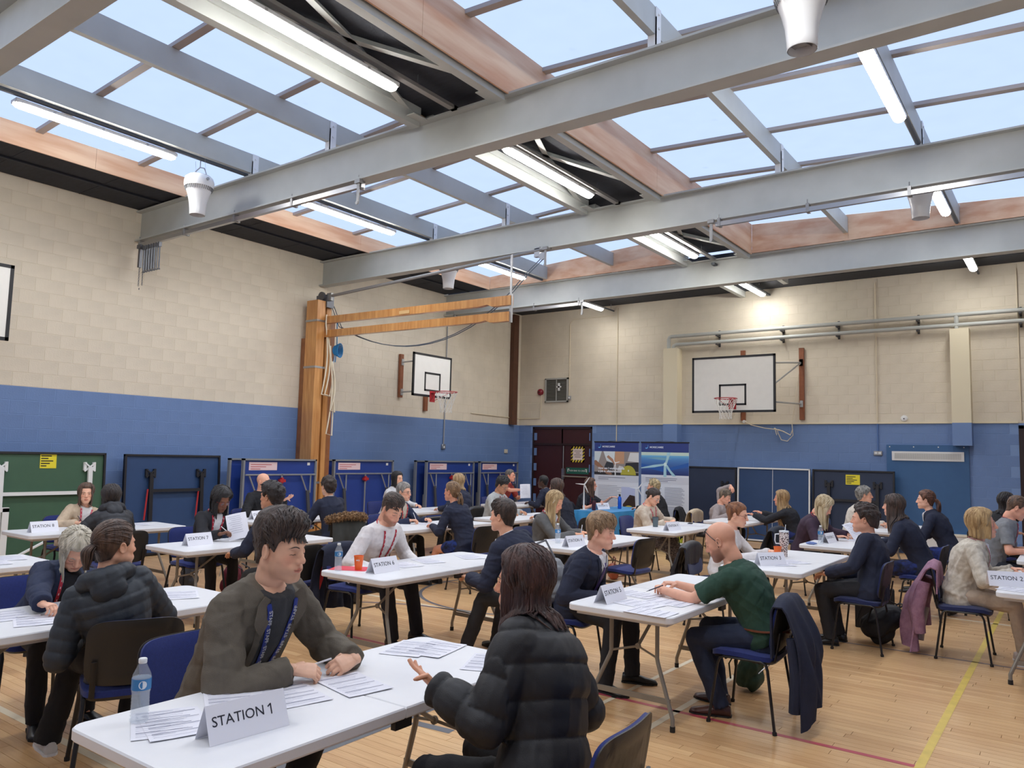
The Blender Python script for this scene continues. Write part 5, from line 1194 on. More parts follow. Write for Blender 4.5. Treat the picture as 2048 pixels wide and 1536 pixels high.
def figure(label, hip, head, yaw, hands, feet, skin=(226, 184, 164), hair=('short', (60, 42, 32)), top=('jacket', (28, 32, 50)), legs=('trousers', (30, 30, 34)), hyaw=None, hpitch=0, hroll=0, s=1., fem=0, det=0, lan=None, glasses=None, shoes=(26, 25, 26),
           eyes='open', wide=1., elb=None, seed=0, cat='person', hipz=.555, stub=False, kn=None, tag_card=True):
    seed = seed or (len(FIG) + 3) * 7; sp = dict(hair=hair); hyaw = yaw if hyaw is None else hyaw
    Hc = np.array(head, float); P0 = np.array([hip[0], hip[1], hipz]); Rh = rotz(math.radians(hyaw)) @ roty(math.radians(hpitch)) @ rotx(math.radians(hroll))
    Rn = rotz(math.radians(hyaw)) @ roty(math.radians(hpitch * .5)); Nk = Hc + Rn @ (np.array([-.045, 0, -.158]) * s)
    f = np.array([math.cos(math.radians(yaw)), math.sin(math.radians(yaw)), 0]); l = np.array([-f[1], f[0], 0])
    u = unit(Nk - P0); tf = unit(f - u * (f @ u)); lat = np.cross(u, tf); mid = (P0 + Nk) / 2 - tf * .045 * s
    spine = lambda t: (1 - t) ** 2 * P0 + 2 * t * (1 - t) * mid + t * t * Nk
    root = thing('person', label, cat, (P0[0], P0[1], 0)); O = np.array([P0[0], P0[1], 0.]); FIG.append(root)
    k = s * (.92 if fem else 1.)
    TS = [-.10, .0, .15, .35, .55, .75, .88, .965, 1.04]; HW = [.155, .168, .15, .14, .155, .172, .160, .118, .062]; HD = [.10, .118, .112, .105, .118, .118, .098, .078, .058]
    if fem: HW = [.16, .172, .14, .126, .142, .158, .150, .098, .054]; HD = [.105, .12, .105, .098, .122, .125, .098, .074, .052]
    sh = [spine(.865) + lat * sg * (.158 if not fem else .142) * s + u * .0 for sg in (1, -1)]
    hj = [P0 + l * sg * .088 * s for sg in (1, -1)]
    la, lb, lt, lc = .30 * s, .262 * s, .425 * s, .415 * s
    W, E, HR = [], [], []
    for i, hd in enumerate(hands):
        sg = 1 if i == 0 else -1
        hint = elb[i] if elb else -u * .8 + lat * sg * .6 - tf * .5
        if hint is None: hint = -u * .8 + lat * sg * .6 - tf * .5
        e, w = ik(sh[i], hd[0], la, lb, hint); E.append(e); W.append(w)
        fd = hd[1] if hd[1] is not None else unit(unit(w - e) * np.array([1, 1, .35]))
        up = hd[2] if hd[2] is not None else np.array([0, 0, 1.]); Fm = frame(fd, up)
        if sg > 0: Fm = Fm @ np.diag([1, -1, 1])    # left hand: thumb to the other side
        HR.append(Fm)
    K, A = [], []
    for i, ft in enumerate(feet):
        sg = 1 if i == 0 else -1; a = np.array([ft[0], ft[1], ft[3] if len(ft) > 3 else .09]); kk = (kn[i] if kn and kn[i] is not None else f * 1. + np.array([0, 0, .9]) + l * sg * .12)
        e, w = ik(hj[i], a, lt, lc, kk); K.append(e); A.append(w)
    vox = (.0145, .011, .0075)[det]
    # ---------------- body: one continuous surface of trunk, limbs, head and hands
    mb = MB(); n = 16; ang = np.arange(n) * 2 * PI / n
    def rows(mb, off, t0=-.2, t1=1.2, hw=1., hdp=1., extra=None):
        R_ = []
        for t, w, d in zip(TS, HW, HD):
            if t0 <= t <= t1: ww, dd = (w * s * hw + off), (d * s * hdp + off); R_.append(spine(t) + (np.sign(np.cos(ang)) * np.abs(np.cos(ang)) ** .85)[:, None] * lat * ww + np.sin(ang)[:, None] * tf * dd)
        if extra: R_ = extra + R_
        mb.grid(R_, closed_u=True); m_ = len(R_); mb.f += [tuple(range(n))[::-1], tuple((m_ - 1) * n + j for j in range(n))]; mb.m += [0, 0]
    b0 = MB(); rows(b0, 0)
    limb(b0, Nk - u * .03, Hc + Rh @ (np.array([-.032, 0, -.07]) * s), .055 * k, .052 * k)
    sl = top[2].get('sleeve', 1.) if len(top) > 2 else 1.
    for i in (0, 1):
        ell(b0, sh[i], (.056 * k,) * 3); limb(b0, sh[i], E[i], .047 * k, .040 * k); limb(b0, E[i], W[i], .041 * k, .026 * k)
        limb(b0, hj[i], K[i], .084 * k, .058 * k); limb(b0, K[i], A[i], .056 * k, .034 * k); ell(b0, A[i] + f * .02 - np.array([0, 0, .03]), (.035, .026, .03), rotz(math.radians(yaw)))
    V, N_, F = remesh(np.concatenate(b0.v), b0.f, max(vox, .0115) if sl >= 1 else vox, 3)
    sm = skin_mats(skin)
    parts = [(V, F, 0)]
    nu, nv = ((44, 34), (64, 50), (104, 84))[det]; D, c, R = head_r(fem, wide, nu, nv)
    HP = c + D * R[..., None]; hf = gridF(nv, nu); cen = HP.reshape(-1, 3)[hf].mean(1); mi = np.zeros(len(hf), int)
    HV = HP.reshape(-1, 3); ay = np.abs(HV[:, 1]); sst = lambda x: np.clip(x, 0, 1) ** 2 * (3 - 2 * np.clip(x, 0, 1))
    lipw = sst((1.25 - np.abs(HV[:, 2] + .0667) / np.maximum(.0006, .0088 - .12 * ay - 6 * ay * ay)) * 2.2) * (HV[:, 0] > .07) * (ay < .028)
    lipw = lipw * (1 - .0 * lipw); bw = np.zeros(len(HV))
    if stub: bw = sst((-.028 - .5 * np.clip(HV[:, 0] - .05, 0, 1) - HV[:, 2]) / .02) * sst((HV[:, 2] + .125) / .02) * sst((HV[:, 0] + .012) / .02) * (1 - lipw) * stub
    blw = np.exp(-((HV[:, 0] - .07) ** 2 + (ay - .042) ** 2 + (HV[:, 2] + .025) ** 2) / .0006) * .7 + np.exp(-((HV[:, 0] - .105) ** 2 + ay ** 2 + (HV[:, 2] + .03) ** 2) / .0003) * .6
    toW = lambda P: P @ Rh.T * s + Hc
    parts.append((toW(HP.reshape(-1, 3)), hf, mi))
    eb = MB(); em = []
    for sg in ((1, -1) if hair[0] not in ('long', 'bob') else ()):
        eb.lathe([(0, .006), (.55, .003), (.8, .010), (1, .008), (1.02, .0), (.6, -.006)], n=14, cap=False); v = eb.v[-1] * np.array([.017, .030, 1]); v = v @ (rotz(.15) @ I3).T; v = v @ np.array([[1, 0, 0], [0, 0, 1], [0, -1, 0]]) if False else np.stack([v[:, 0] + .08 * v[:, 1], v[:, 2] * 1.2, v[:, 1]], 1)
        v = v @ rotz(.32).T; v[:, 1] *= sg; yw = float(np.interp(0, [0], [.0])); v += np.array([-.012, sg * .0755 * wide, -.004]); eb.v[-1] = v
    if eyes == 'open' or not eb.v:
        for sg in (1, -1): ell(eb, (.0795 if eyes == 'open' else .076, sg * .0315 * wide, .0025), (.0055, .0125, .0058) if eyes == 'open' else (.004, .009, .004))
    V_, F_ = np.concatenate(eb.v), quads(eb.f); mi_ = np.zeros(len(F_), int)
    cz = V_[F_].mean(1); mi_[(cz[:, 0] > .07)] = 2; parts.append((toW(V_), F_, mi_))
    def fx(y, z):
        kx = (fem, y, z)
        if kx not in _FX:
            x = .14
            for _ in range(30): x -= .8 * float(head_sdf(np.array([[x, y, z]]), fem, 1.)[0])
            _FX[kx] = x
        return _FX[kx]
    mk = MB()
    for sg in (1, -1):
        if eyes == 'open': ell(mk, (.0838, sg * .0315 * wide, .0024), (.0022, .0052, .0054), n=10)
        zz = .0075 if eyes == 'open' else -.002
        mk.tube([(max(fx(y, z), .083 if eyes == 'open' and 1 < q_ < 4 else 0) + .0004, sg * y * wide, z) for q_, (y, z) in enumerate([(.0195, zz - .004), (.024, zz - .001), (.030, zz + (.001 if eyes == 'open' else -.0025)), (.036, zz + (.0005 if eyes == 'open' else -.0025)), (.0415, zz - .001), (.046, zz - .003)])], [.0008, .0013, .0016, .0016, .0014, .0006], 5)
    mk.tube([(fx(abs(y), -.0668 + sm_) + .0002, y * wide, -.0668 + sm_) for y, sm_ in ((-.026, .002), (-.018, .0003), (-.008, -.0003), (0, 0), (.008, -.0003), (.018, .0003), (.026, .002))], [.0004, .0009, .001, .0009, .001, .0009, .0004], 5)
    V_, F_ = np.concatenate(mk.v), quads([q for f_ in mk.f for q in ([f_] if len(f_) <= 4 else [(f_[0], f_[1], f_[2], f_[3])])]); parts.append((toW(V_), F_, 3 if eyes == 'open' else 4))
    for i in (0, 1):
        hv, hfc = hand(hands[i][3], 1 if det == 2 else 0); parts.append((hv @ HR[i].T * (s * (.93 if fem else 1)) + W[i], np.asarray(hfc), 0))
    V, F, M = join(parts); nh = len(parts[0][0]); za = np.zeros(len(V)); A_ = {}
    for nm_, w_ in (('lips', lipw), ('beard', bw), ('blush', blw)): q_ = za.copy(); q_[nh:nh + len(w_)] = w_; A_[nm_] = q_
    link('body', np_mesh('body', V - O, F, sm, M, attrs=A_), root)
    # brows
    if True:
        bm = MB()
        for sg in (1, -1):
            pts = [(fx(y, z) + .0002, sg * y * wide, z) for y, z in ((.013, .0205), (.020, .0240), (.028, .0265), (.036, .0265), (.043, .024), (.049, .019))]; bm.tube(pts, [.0014, .0024, .0027, .0024, .0017, .0006], 6, flat=1., up=(1, 0, 0))
        hm = hair_mat(hair[1]) if hair[0] != 'none' else mat('brow_fair', (140, 104, 84), .7); V_, F_ = toW(np.concatenate(bm.v)) - O, quads([q for q in bm.f if len(q) <= 4]); link('eyebrows', np_mesh('eyebrows', V_, F_, [hm]), root)
    # ---------------- upper garment
    kind, tc = top[0], top[1]; to = top[2] if len(top) > 2 else {}
    off = dict(jacket=.024, puffer=.04, sweater=.024, shirt=.015, tshirt=.016, polo=.016)[kind] * to.get('fat', 1.); mb = MB()
    bot = to.get('hem', -.1); ex = None
    if to.get('skirted', kind in ('jacket', 'puffer', 'sweater')):
        ex = []
        for q in (.07, .0): ex.append(P0 + np.array([0, 0, -.085 * q / .07]) + (np.cos(ang)[:, None] * l * (.18 * k + off)) + np.sin(ang)[:, None] * f * (.13 * k + off) + f * .01)
    rows(mb, off, 0. if ex else -.11, 1.06, 1., 1., ex)
    if fem and kind != 'puffer':
        for sg in (1, -1): ell(mb, spine(.66) + lat * sg * .068 * s + tf * .085 * s, (.062 * s, .062 * s, .06 * s))
    if kind == 'puffer' and to.get('collar'): limb(mb, Nk - u * .06, Nk + u * .045, .115 * k, .098 * k, True)
    if kind in ('tshirt', 'polo'): sleeve = .8
    else: sleeve = sl
    for i in (0, 1):
        ell(mb, sh[i] - u * .012, ((.050 * k + off),) * 3)
        ru, re, rw = .047 * k + off, .043 * k + off * .9, .033 * k + off * .75
        if sleeve < 1 or kind in ('tshirt', 'polo'):
            e = sh[i] + (E[i] - sh[i]) * .78; limb(mb, sh[i], e, ru, .047 * k + off, True)
        else:
            wv = W[i] - unit(W[i] - E[i]) * (.012 if kind != 'shirt' else .03); limb(mb, sh[i], E[i], ru, re); limb(mb, E[i], wv, re, rw, True)
            if kind in ('puffer', 'sweater') or to.get('cuff'): limb(mb, wv - unit(W[i] - E[i]) * .04, wv + unit(W[i] - E[i]) * .004, rw * .96, rw * .93, True)
    V, N_, F = remesh(np.concatenate(mb.v), mb.f, vox, 3 if det == 2 else 2)
    segs = [(P0, Nk, .17, 0)] + [(sh[i], E[i], .06, .1) for i in (0, 1)] + [(E[i], W[i], .05, .1 + la) for i in (0, 1)]
    def along(V):
        best = np.full(len(V), 9e9); co = np.zeros(len(V)); idx = np.zeros(len(V), int)
        for q, (a, b, r_, st_) in enumerate(segs):
            ab = b - a; t = ((V - a) @ ab) / (ab @ ab); tt = np.clip(t, 0, 1); d = np.linalg.norm(V - a - tt[:, None] * ab, axis=1) / r_; w = d < best; best[w] = d[w]; co[w] = (t * np.linalg.norm(ab) + st_)[w]; idx[w] = q
        return co, idx
    co, idx = along(V)
    if kind == 'puffer':
        pit = to.get('pitch', .085); qn = np.abs(np.sin(PI * co / pit)) ** .45; V = V + N_ * ((qn - .75) * to.get('quilt', .014))[:, None]; V = ripple(V, N_, .003, seed, 22)
    elif kind == 'sweater': V = ripple(V, N_, .007, seed, 16)
    else: V = ripple(V, N_, .0075 if kind == 'jacket' else .007, seed, 18)
    C = V[np.asarray(F)].mean(1); ci, ii = along(C); mi = np.zeros(len(C), int)
    sp_t = np.clip(((C - P0) @ u) / np.linalg.norm(Nk - P0), -.3, 1.2); U_ = (C - P0) @ lat; cs = np.stack([spine(0) * 0] * 1)
    tq = np.clip(sp_t, 0, 1)[:, None]; Wd = (C - ((1 - tq) ** 2 * P0 + 2 * tq * (1 - tq) * mid + tq * tq * Nk)) @ tf
    mats_ = [mat('cloth_%s_%d_%d_%d' % ((kind,) + tuple(tc)), tc, dict(puffer=.6, shirt=.8).get(kind, .85), var=to.get('var', .05 if kind == 'puffer' else .12), vscale=to.get('vs', 30), bump=.25 if kind != 'puffer' else .12, bscale=to.get('bs', 260), col2=to.get('col2'))]
    op = to.get('open')
    if op:      # (inner colour, t at the bottom of the opening, half-width at top, half-width at bottom)
        ic, tb_, wt, wb_ = op; mats_.append(mat('cloth_in_%d_%d_%d' % tuple(ic), ic, .85, var=.1, vscale=40, bump=.3, bscale=200))
        wl_ = wb_ + (wt - wb_) * np.clip((sp_t - tb_) / (1 - tb_), 0, 1); mi[(sp_t > tb_) & (sp_t < 1.08) & (np.abs(U_) < wl_) & (Wd > .03) & (Wd < .22)] = 1
        if to.get('tie'):
            mats_.append(mat('tie', to['tie'], .5))
    tm = np_mesh(kind, V - O, F, mats_, mi); nm = dict(jacket='jacket', puffer='padded_coat', sweater='sweater', shirt='shirt', tshirt='t_shirt', polo='polo_shirt')[kind]; tm.name = nm; tob = link(nm, tm, root)
    bv = BVHTree.FromPolygons(V.tolist(), np.asarray(F).tolist())
    def surf(uu, t, back=False, lift=.004):
        base = spine(t) if t <= 1 else spine(1) + u * (t - 1) * .5; d = tf * (-1 if back else 1); o_ = base + lat * uu * s + d * .24; h = bv.ray_cast(Vector(o_), Vector(-d), .3)
        if h[0] is None: return base + lat * uu * s + d * .07
        return np.array(h[0]) + d * lift
    def ribbon(mbx, uv, w, m_=0, back=False, lift=.004, nseg=10, wid=None):
        q = np.array(uv, float); t_ = np.linspace(0, len(q) - 1, nseg); uu = np.interp(t_, range(len(q)), q[:, 0]); tt = np.interp(t_, range(len(q)), q[:, 1]); Pm = np.array([surf(a, b, back, lift) for a, b in zip(uu, tt)])
        Pm[1:-1] = (Pm[:-2] + 2 * Pm[1:-1] + Pm[2:]) / 4
        T = np.gradient(Pm, axis=0); S_ = np.cross(T, tf if not back else -tf); S_ /= np.linalg.norm(S_, axis=1)[:, None]; ww = (np.interp(t_, range(len(wid)), wid) if wid is not None else np.full(nseg, w))[:, None] / 2
        P3 = np.stack([Pm - S_ * ww - tf * .002, Pm + tf * .0015, Pm + S_ * ww - tf * .002], 1); mbx.grid(P3, m_, thick=.0025); return Pm, S_
    if op and to.get('lapel', kind == 'jacket'):
        ic, tb_, wt, wb_ = op; lm = MB()
        for sg in (1, -1): ribbon(lm, [(sg * (wb_ + .004) / s, tb_), (sg * (wb_ * .5 + wt * .5 + .014) / s, (tb_ + 1) / 2), (sg * (wt + .012) / s, 1.0)], .04, wid=[.012, .055, .04] if to.get('lapel', 1) != 'thin' else [.02, .02, .02], lift=.006)
        lm.v = [v - O for v in lm.v]; part('lapels', lm, mats_[0], root, smooth=60)
    if to.get('flaps'):
        for sg in (1, -1): lm = MB(); ribbon(lm, [(sg * .088, .80), (sg * .098, .90), (sg * .085, 1.0), (sg * .07, 1.05)], .07, wid=[.008, .085, .085, .06], lift=.016); lm.v = [v - O for v in lm.v]; part('collar_flap', lm, mats_[0], root, smooth=60)
    if to.get('tie'):
        lm = MB(); ribbon(lm, [(0, (op[1] if op else .4) - .02), (0, .7), (0, .93)], .05, wid=[.075, .06, .03], lift=.007); lm.v = [v - O for v in lm.v]; part('tie', lm, mats_[2] if op else mat('tie', to['tie'], .5), root, smooth=60)
    if to.get('buttons'):
        lm = MB(); ribbon(lm, [(0, .05), (0, .55), (0, .9)], .022, lift=.003); 
        for t in np.linspace(.15, .88, 6): ell(lm, surf(0, t, lift=.006), (.005,) * 3, n=6)
        lm.v = [v - O for v in lm.v]; part('placket', lm, mats_[0], root, smooth=60)
    cc_ = to.get('collar')
    if cc_ or kind in ('shirt', 'polo', 'jacket'):
        lm = MB(); a = np.linspace(-2.35, 2.35, 15) if not (kind == 'puffer') else np.linspace(-2.7, 2.7, 17); P_ = []
        hgt = .055 if kind == 'puffer' else .032; cr = (.066 if not fem else .058) * s
        base = spine(1.0)
        for a_ in a:
            dr = -tf * math.cos(a_) + lat * math.sin(a_); fr_ = (1 + math.cos(PI - abs(a_))) / 2; dn = -u * (.05 * max(0, abs(a_) - 1.2) / 1.2)
            P_.append([base + dr * (cr + .016) + u * -.012 + dn, base + dr * (cr + .006) + u * (hgt * .75) + dn * 1.3, base + dr * (cr + .001) + u * hgt * .75 + dn * 1.3, base + dr * (cr - .002) - u * .01 + dn])
        lm.grid(np.array(P_)); lm.v = [v - O for v in lm.v]; colm = mats_[0] if not isinstance(cc_, tuple) else mat('collar_%d_%d_%d' % cc_, cc_, .8); part('collar', lm, colm, root, smooth=60)
        if op and kind == 'jacket' and isinstance(cc_, tuple):
            lm = MB()
            for sg in (1, -1): ribbon(lm, [(sg * .012, .86), (sg * .04, .97), (sg * .062, 1.03)], .03, wid=[.006, .036, .03], lift=.011)
            lm.v = [v - O for v in lm.v]; part('shirt_collar', lm, colm, root, smooth=60)
    if to.get('hood'):
        hb = MB(); a = np.linspace(-2.0, 2.0, 13); P_ = [spine(.97) + (-tf * math.cos(x) * .125 + lat * math.sin(x) * .12) * k + u * (.03 - .055 * max(0, abs(x) - .9)) for x in a]; hb.tube(P_, [.03 + .024 * math.cos(x / 2.1 * 1.1) for x in a], 10); ell(hb, spine(.90) - tf * .135 * k, (.10 * k, .05, .075), np.stack([lat, tf, u], 1))
        V_, Nn, F_ = remesh(np.concatenate(hb.v), hb.f, .009, 3); q = np.arctan2((V_ - spine(.97)) @ lat, -(V_ - spine(.97)) @ tf); V_ = V_ + Nn * ((np.abs(np.sin(q * 5)) ** .5 - .7) * .008)[:, None]; V_ = ripple(V_, Nn, .004, seed + 1, 30); link('hood', np_mesh('hood', V_ - O, F_, [mats_[0]]), root)
    # ---------------- lower garment
    lk, lcol = legs[0], legs[1]; lo = legs[2] if len(legs) > 2 else {}; mb = MB()
    lmat = mat('legwear_%d_%d_%d' % tuple(lcol) + ('p' if lo.get('col2') else ''), lcol, .85, var=.1 if not lo.get('col2') else .0, vscale=lo.get('vs', 25), bump=.2, bscale=250, col2=lo.get('col2'))
    hb_ = [P0 + np.cos(ang)[:, None] * l * .172 * k + np.sin(ang)[:, None] * f * .122 * k + np.array([0, 0, z]) for z in (-.088, -.04, .06)]; mb.grid(hb_, closed_u=True); mb.f += [tuple(range(n))[::-1], tuple(2 * n + j for j in range(n))]; mb.m += [0, 0]
    if lk == 'trousers':
        for i in (0, 1): limb(mb, hj[i], K[i], .092 * k, .068 * k); an = A[i] - unit(K[i] - A[i]) * .035; limb(mb, K[i], an, .066 * k, lo.get('cuffr', .057) * k, True)
    else:
        Ln = lo.get('len', .9)
        for i in (0, 1):
            e = hj[i] + (K[i] - hj[i]) * Ln; limb(mb, hj[i], e, .105 * k, .088 * k, Ln < 1)
            if lk == 'long_skirt': limb(mb, K[i], K[i] + (A[i] - K[i]) * .7, .1 * k, .12 * k, True)
        for t in np.linspace(.1, Ln, 6): limb(mb, hj[0] + (K[0] - hj[0]) * t, hj[1] + (K[1] - hj[1]) * t, .085 * k, .085 * k)
        if lk == 'long_skirt':
            for t in np.linspace(0, .66, 5): limb(mb, K[0] + (A[0] - K[0]) * t, K[1] + (A[1] - K[1]) * t, .09 * k, .09 * k)
    V, N_, F = remesh(np.concatenate(mb.v), mb.f, max(vox, .010), 2); V = ripple(V, N_, .006 if lk != 'long_skirt' else .014, seed + 2, 16)
    link(dict(trousers='trousers').get(lk, 'skirt'), np_mesh('trousers', V - O, F, [lmat]), root)
    if lo.get('belt'):
        bm = MB(); t = np.linspace(0, 2 * PI, 25)[:-1]; bm.tube([P0 + l * math.cos(a) * .182 * k + f * math.sin(a) * .134 * k + np.array([0, 0, .055]) for a in t], .02, 6, flat=.35, closed=True); bm.box(P0 - f * .0 + l * .0 + np.array([0, 0, .055]) + (-f * .13 * k), (.03, .03, .045)); bm.v = [v - O for v in bm.v]; part('belt', bm, mat('belt_brown', lo['belt'], .5), root)
    # ---------------- shoes
    shm = mat('shoe_%d_%d_%d' % tuple(shoes), shoes, .35, var=.1)
    for i in (0, 1):
        ft = feet[i]; fy = math.radians(ft[2] if len(ft) > 2 and ft[2] is not None else yaw + (12 if i == 0 else -12)); pit = ft[4] if len(ft) > 4 else 0; Rf = rotz(fy) @ roty(pit); a = A[i]; mb = MB(); R_ = []
        for x, w, zt, zb in ((-.075, .02, .04, .004), (-.07, .031, .07, 0), (-.03, .035, .085, 0), (.0, .036, .082, 0), (.05, .040, .062, 0), (.1, .046, .047, 0), (.145, .042, .038, 0), (.175, .026, .03, .004), (.183, .01, .02, .008)):
            R_.append([(x, w * math.cos(q) * (1 if math.sin(q) < .2 else .8), (zt + zb) / 2 + (zt - zb) / 2 * np.sign(math.sin(q)) * abs(math.sin(q)) ** .6) for q in np.linspace(0, 2 * PI, 12, endpoint=False)])
        mb.grid([[Rf @ (np.array(p) * s + np.array([0, 0, -.09])) + a for p in r_] for r_ in R_], closed_u=True); mb.f += [tuple(range(12))[::-1], tuple(8 * 12 + j for j in range(12))]; mb.m += [0, 0]
        if lo.get('boots'): mb.tube([a + np.array([0, 0, -.03]), a + unit(K[i] - a) * .1], [.052, .055], 10)
        mb.v = [v - O for v in mb.v]; part('shoe', mb, shm, root, smooth=60)
        sb = MB(); sb.prism([(x, y) for x, y in ((-.078, -.02), (-.06, -.035), (.0, -.037), (.08, -.046), (.15, -.043), (.187, -.015), (.187, .015), (.15, .043), (.08, .046), (0, .037), (-.06, .035), (-.078, .02))], -.0895, -.0745, Rf * s, a - O); part('sole', sb, mat('sole_%d' % lo.get('sole', 30), (lo.get('sole', 30),) * 3, .6), bpy.data.objects[root.children[-1].name] if False else root, smooth=None)
    # ---------------- hair
    hj_ = make_hair(sp, R, D, c, Hc, Rh, s, bv, det, seed)
    if hj_ is not None:
        V, F, M = hj_; link('hair', np_mesh('hair', toW(V) - O, F, [hair_mat(hair[1], (hair[2] or {}).get('c2') if len(hair) > 2 else None)]), root)
        hc = (hair[2].get('clip') or hair[2].get('band')) if len(hair) > 2 else None
        if hc:
            bm = MB()
            if hair[2].get('band'): bm.tube([toW(c + unit([.28 + .05 * math.cos(a), math.sin(a), math.cos(a)]) * (.113 + .008 * math.cos(a) - .012 * abs(math.sin(a)))) for a in np.linspace(-1.5, 1.5, 15)], .008, 6, flat=.5)
            else: bm.tube([toW(np.array(hair[2].get('knot', (-.105, 0, .035))) + np.array([.0, .022 * math.cos(a), .022 * math.sin(a)])) for a in np.linspace(0, 2 * PI, 13)[:-1]], .006, 6, closed=True)
            bm.v = [v - O for v in bm.v]; part('hair_tie', bm, mat('tie_%d_%d_%d' % hc, hc, .6), root, smooth=60)
    # ---------------- spectacles, lanyard
    if glasses:
        gm = MB(); 
        gx = .094; ge = glasses.get('up', 0)
        Rg = roty(-ge); mvv = lambda p: Rg @ (np.array(p) * (np.array([1.22, 1.04, 1]) if ge else 1))
        for sg in (1, -1):
            gm.tube([toW(mvv((gx - .006 * abs(math.cos(a)), sg * .031 + .0225 * math.cos(a), .0 + .0185 * math.sin(a)))) for a in np.linspace(0, 2 * PI, 15)[:-1]], .0018 * glasses.get('w', 1), 5, closed=True)
            gm.tube([toW(mvv((gx - .008, sg * .054, .006))), toW(mvv((.05, sg * .078 * wide, .006))), toW(mvv((-.005, sg * .080 * wide, .004))), toW(mvv((-.025, sg * .078 * wide, -.018)))], .0018 * glasses.get('w', 1), 5)
        gm.tube([toW(mvv((gx, .009, .003))), toW(mvv((gx + .003, 0, .006))), toW(mvv((gx, -.009, .003)))], .0018, 5); gm.v = [v - O for v in gm.v]; gg = part('spectacles', gm, mat('specs_%d_%d_%d' % glasses['c'], glasses['c'], .3), root, smooth=60)
        lm = MB()
        for sg in (1, -1): 
            a = np.linspace(0, 2 * PI, 13)[:-1]; lm.add([toW(mvv((gx - .004, sg * .031 + .021 * math.cos(x), .017 * math.sin(x)))) - O for x in a], [tuple(range(12))])
        part('lens', lm, mat('lens', (240, 244, 248), .05, alpha=.16), gg, smooth=None)
    if lan:
        lm = MB(); low_t = lan.get('t', .42); segs_ = []
        for sg in (1, -1): Pm, S_ = ribbon(lm, [(sg * .066, 1.0), (sg * .06, .9), (sg * .038, (.9 + low_t) / 2), (sg * .006, low_t)], lan.get('w', .02), lift=.0085, nseg=16); segs_.append((Pm, S_))
        a_ = np.linspace(-2.2, 2.2, 11); bk_ = [spine(1.0) + (-tf * math.cos(x) + lat * math.sin(x)) * .082 * s + u * (.015 - .035 * max(0, abs(x) - 1.3)) for x in a_]; bk_ = [segs_[1][0][0]] + bk_ + [segs_[0][0][0]]; lm.tube(bk_, .009, 6, flat=.35); lm.v = [v - O for v in lm.v]
        lo_ = part('lanyard', lm, mat('lanyard_%d_%d_%d' % lan['c'], lan['c'], .5), root, smooth=60)
        cm = MB(); pc = surf(0, low_t - .02, lift=.012); cm.box(pc - u * .01, (.012, .012, .03)); cm.v = [v - O for v in cm.v]; part('clip', cm, m_steel if not lan.get('card') else m_blk, lo_)
        if lan.get('card'):
            cm = MB(); pc = surf(0, low_t - .12, lift=.014); cm.box(pc, (.002, .058, .086), np.stack([tf, lat, u], 1)); cm.v = [v - O for v in cm.v]; part('id_card', cm, mat('id_card', (214, 214, 216), .4), lo_, smooth=None)
        if lan.get('text'):
            wm = MB(); 
            for (Pm, S_), dr in zip(segs_, (-1, 1)):
                cum = np.concatenate([[0], np.cumsum(np.linalg.norm(np.diff(Pm, axis=0), axis=1))]); L = cum[-1]
                if lan['text'] == '-':
                    for q in np.arange(.03, L, .045): p_ = np.array([np.interp(q, cum, Pm[:, j]) for j in range(3)]) + tf * .0035; j = min(len(Pm) - 2, int(np.searchsorted(cum, q))); T_ = unit(Pm[j + 1] - Pm[j]); wm.box(p_, (.002, .004, .014), frame(np.cross(T_, S_[j]), T_))
                    continue
                Vt, Ft = text_mb(lan['text'], .026, bold=.0008); Vt = Vt[:, :2]
                for q0 in np.arange(.06, L - .03, .085):
                    xx = q0 + (Vt[:, 0] * 1.0) * dr * 1.0; yy = Vt[:, 1]
                    Pq = np.stack([np.interp(xx, cum, Pm[:, j]) for j in range(3)], 1); Sq = np.stack([np.interp(xx, cum, S_[:, j]) for j in range(3)], 1)
                    wm.add(Pq + Sq * (-yy * dr)[:, None] + tf * .0042, [tuple(f_) for f_ in Ft])
            wm.v = [v - O for v in wm.v]; part('printed_lettering', wm, m_wht, lo_, smooth=None)
    return root, dict(E=E, W=W, K=K, A=A, HR=HR, tf=tf, u=u, lat=lat, surf=surf, bv=bv, O=O, spine=spine, toW=toW)
# ================================================================== WHO SITS WHERE
def fwd(a): a = math.radians(a); return np.array([math.cos(a), math.sin(a), 0])
chair_b = make_chair('chair', m_cb); chair_n = make_chair('chair', m_cn); CH = dict(b=[chair_b, 0], n=[chair_n, 0])
GR = 'stacking chairs at the interview tables'
def chair(x, y, a, label, k='b'):
    e = CH[k]
    if not e[1]: e[1] = 1; o = e[0]; o.location = (x, y, 0); o.rotation_euler = (0, 0, math.radians(a)); o['label'] = label; o['group'] = GR; return o
    return dup(e[0], (x, y, 0), math.radians(a), label, GR)
RED = (178, 34, 56)
def H(x, y, z, pose='relaxed', d=None, n=None): return ((x, y, z), d, n, pose)
WS = (230, 230, 232); NAVY = (34, 40, 62); BLK = (30, 30, 34)
def blazer(tie=None, c=NAVY, **k): return ('jacket', c, dict(open=(WS, .42, .072, .006), collar=WS, **({'tie': tie} if tie else {}), **k))
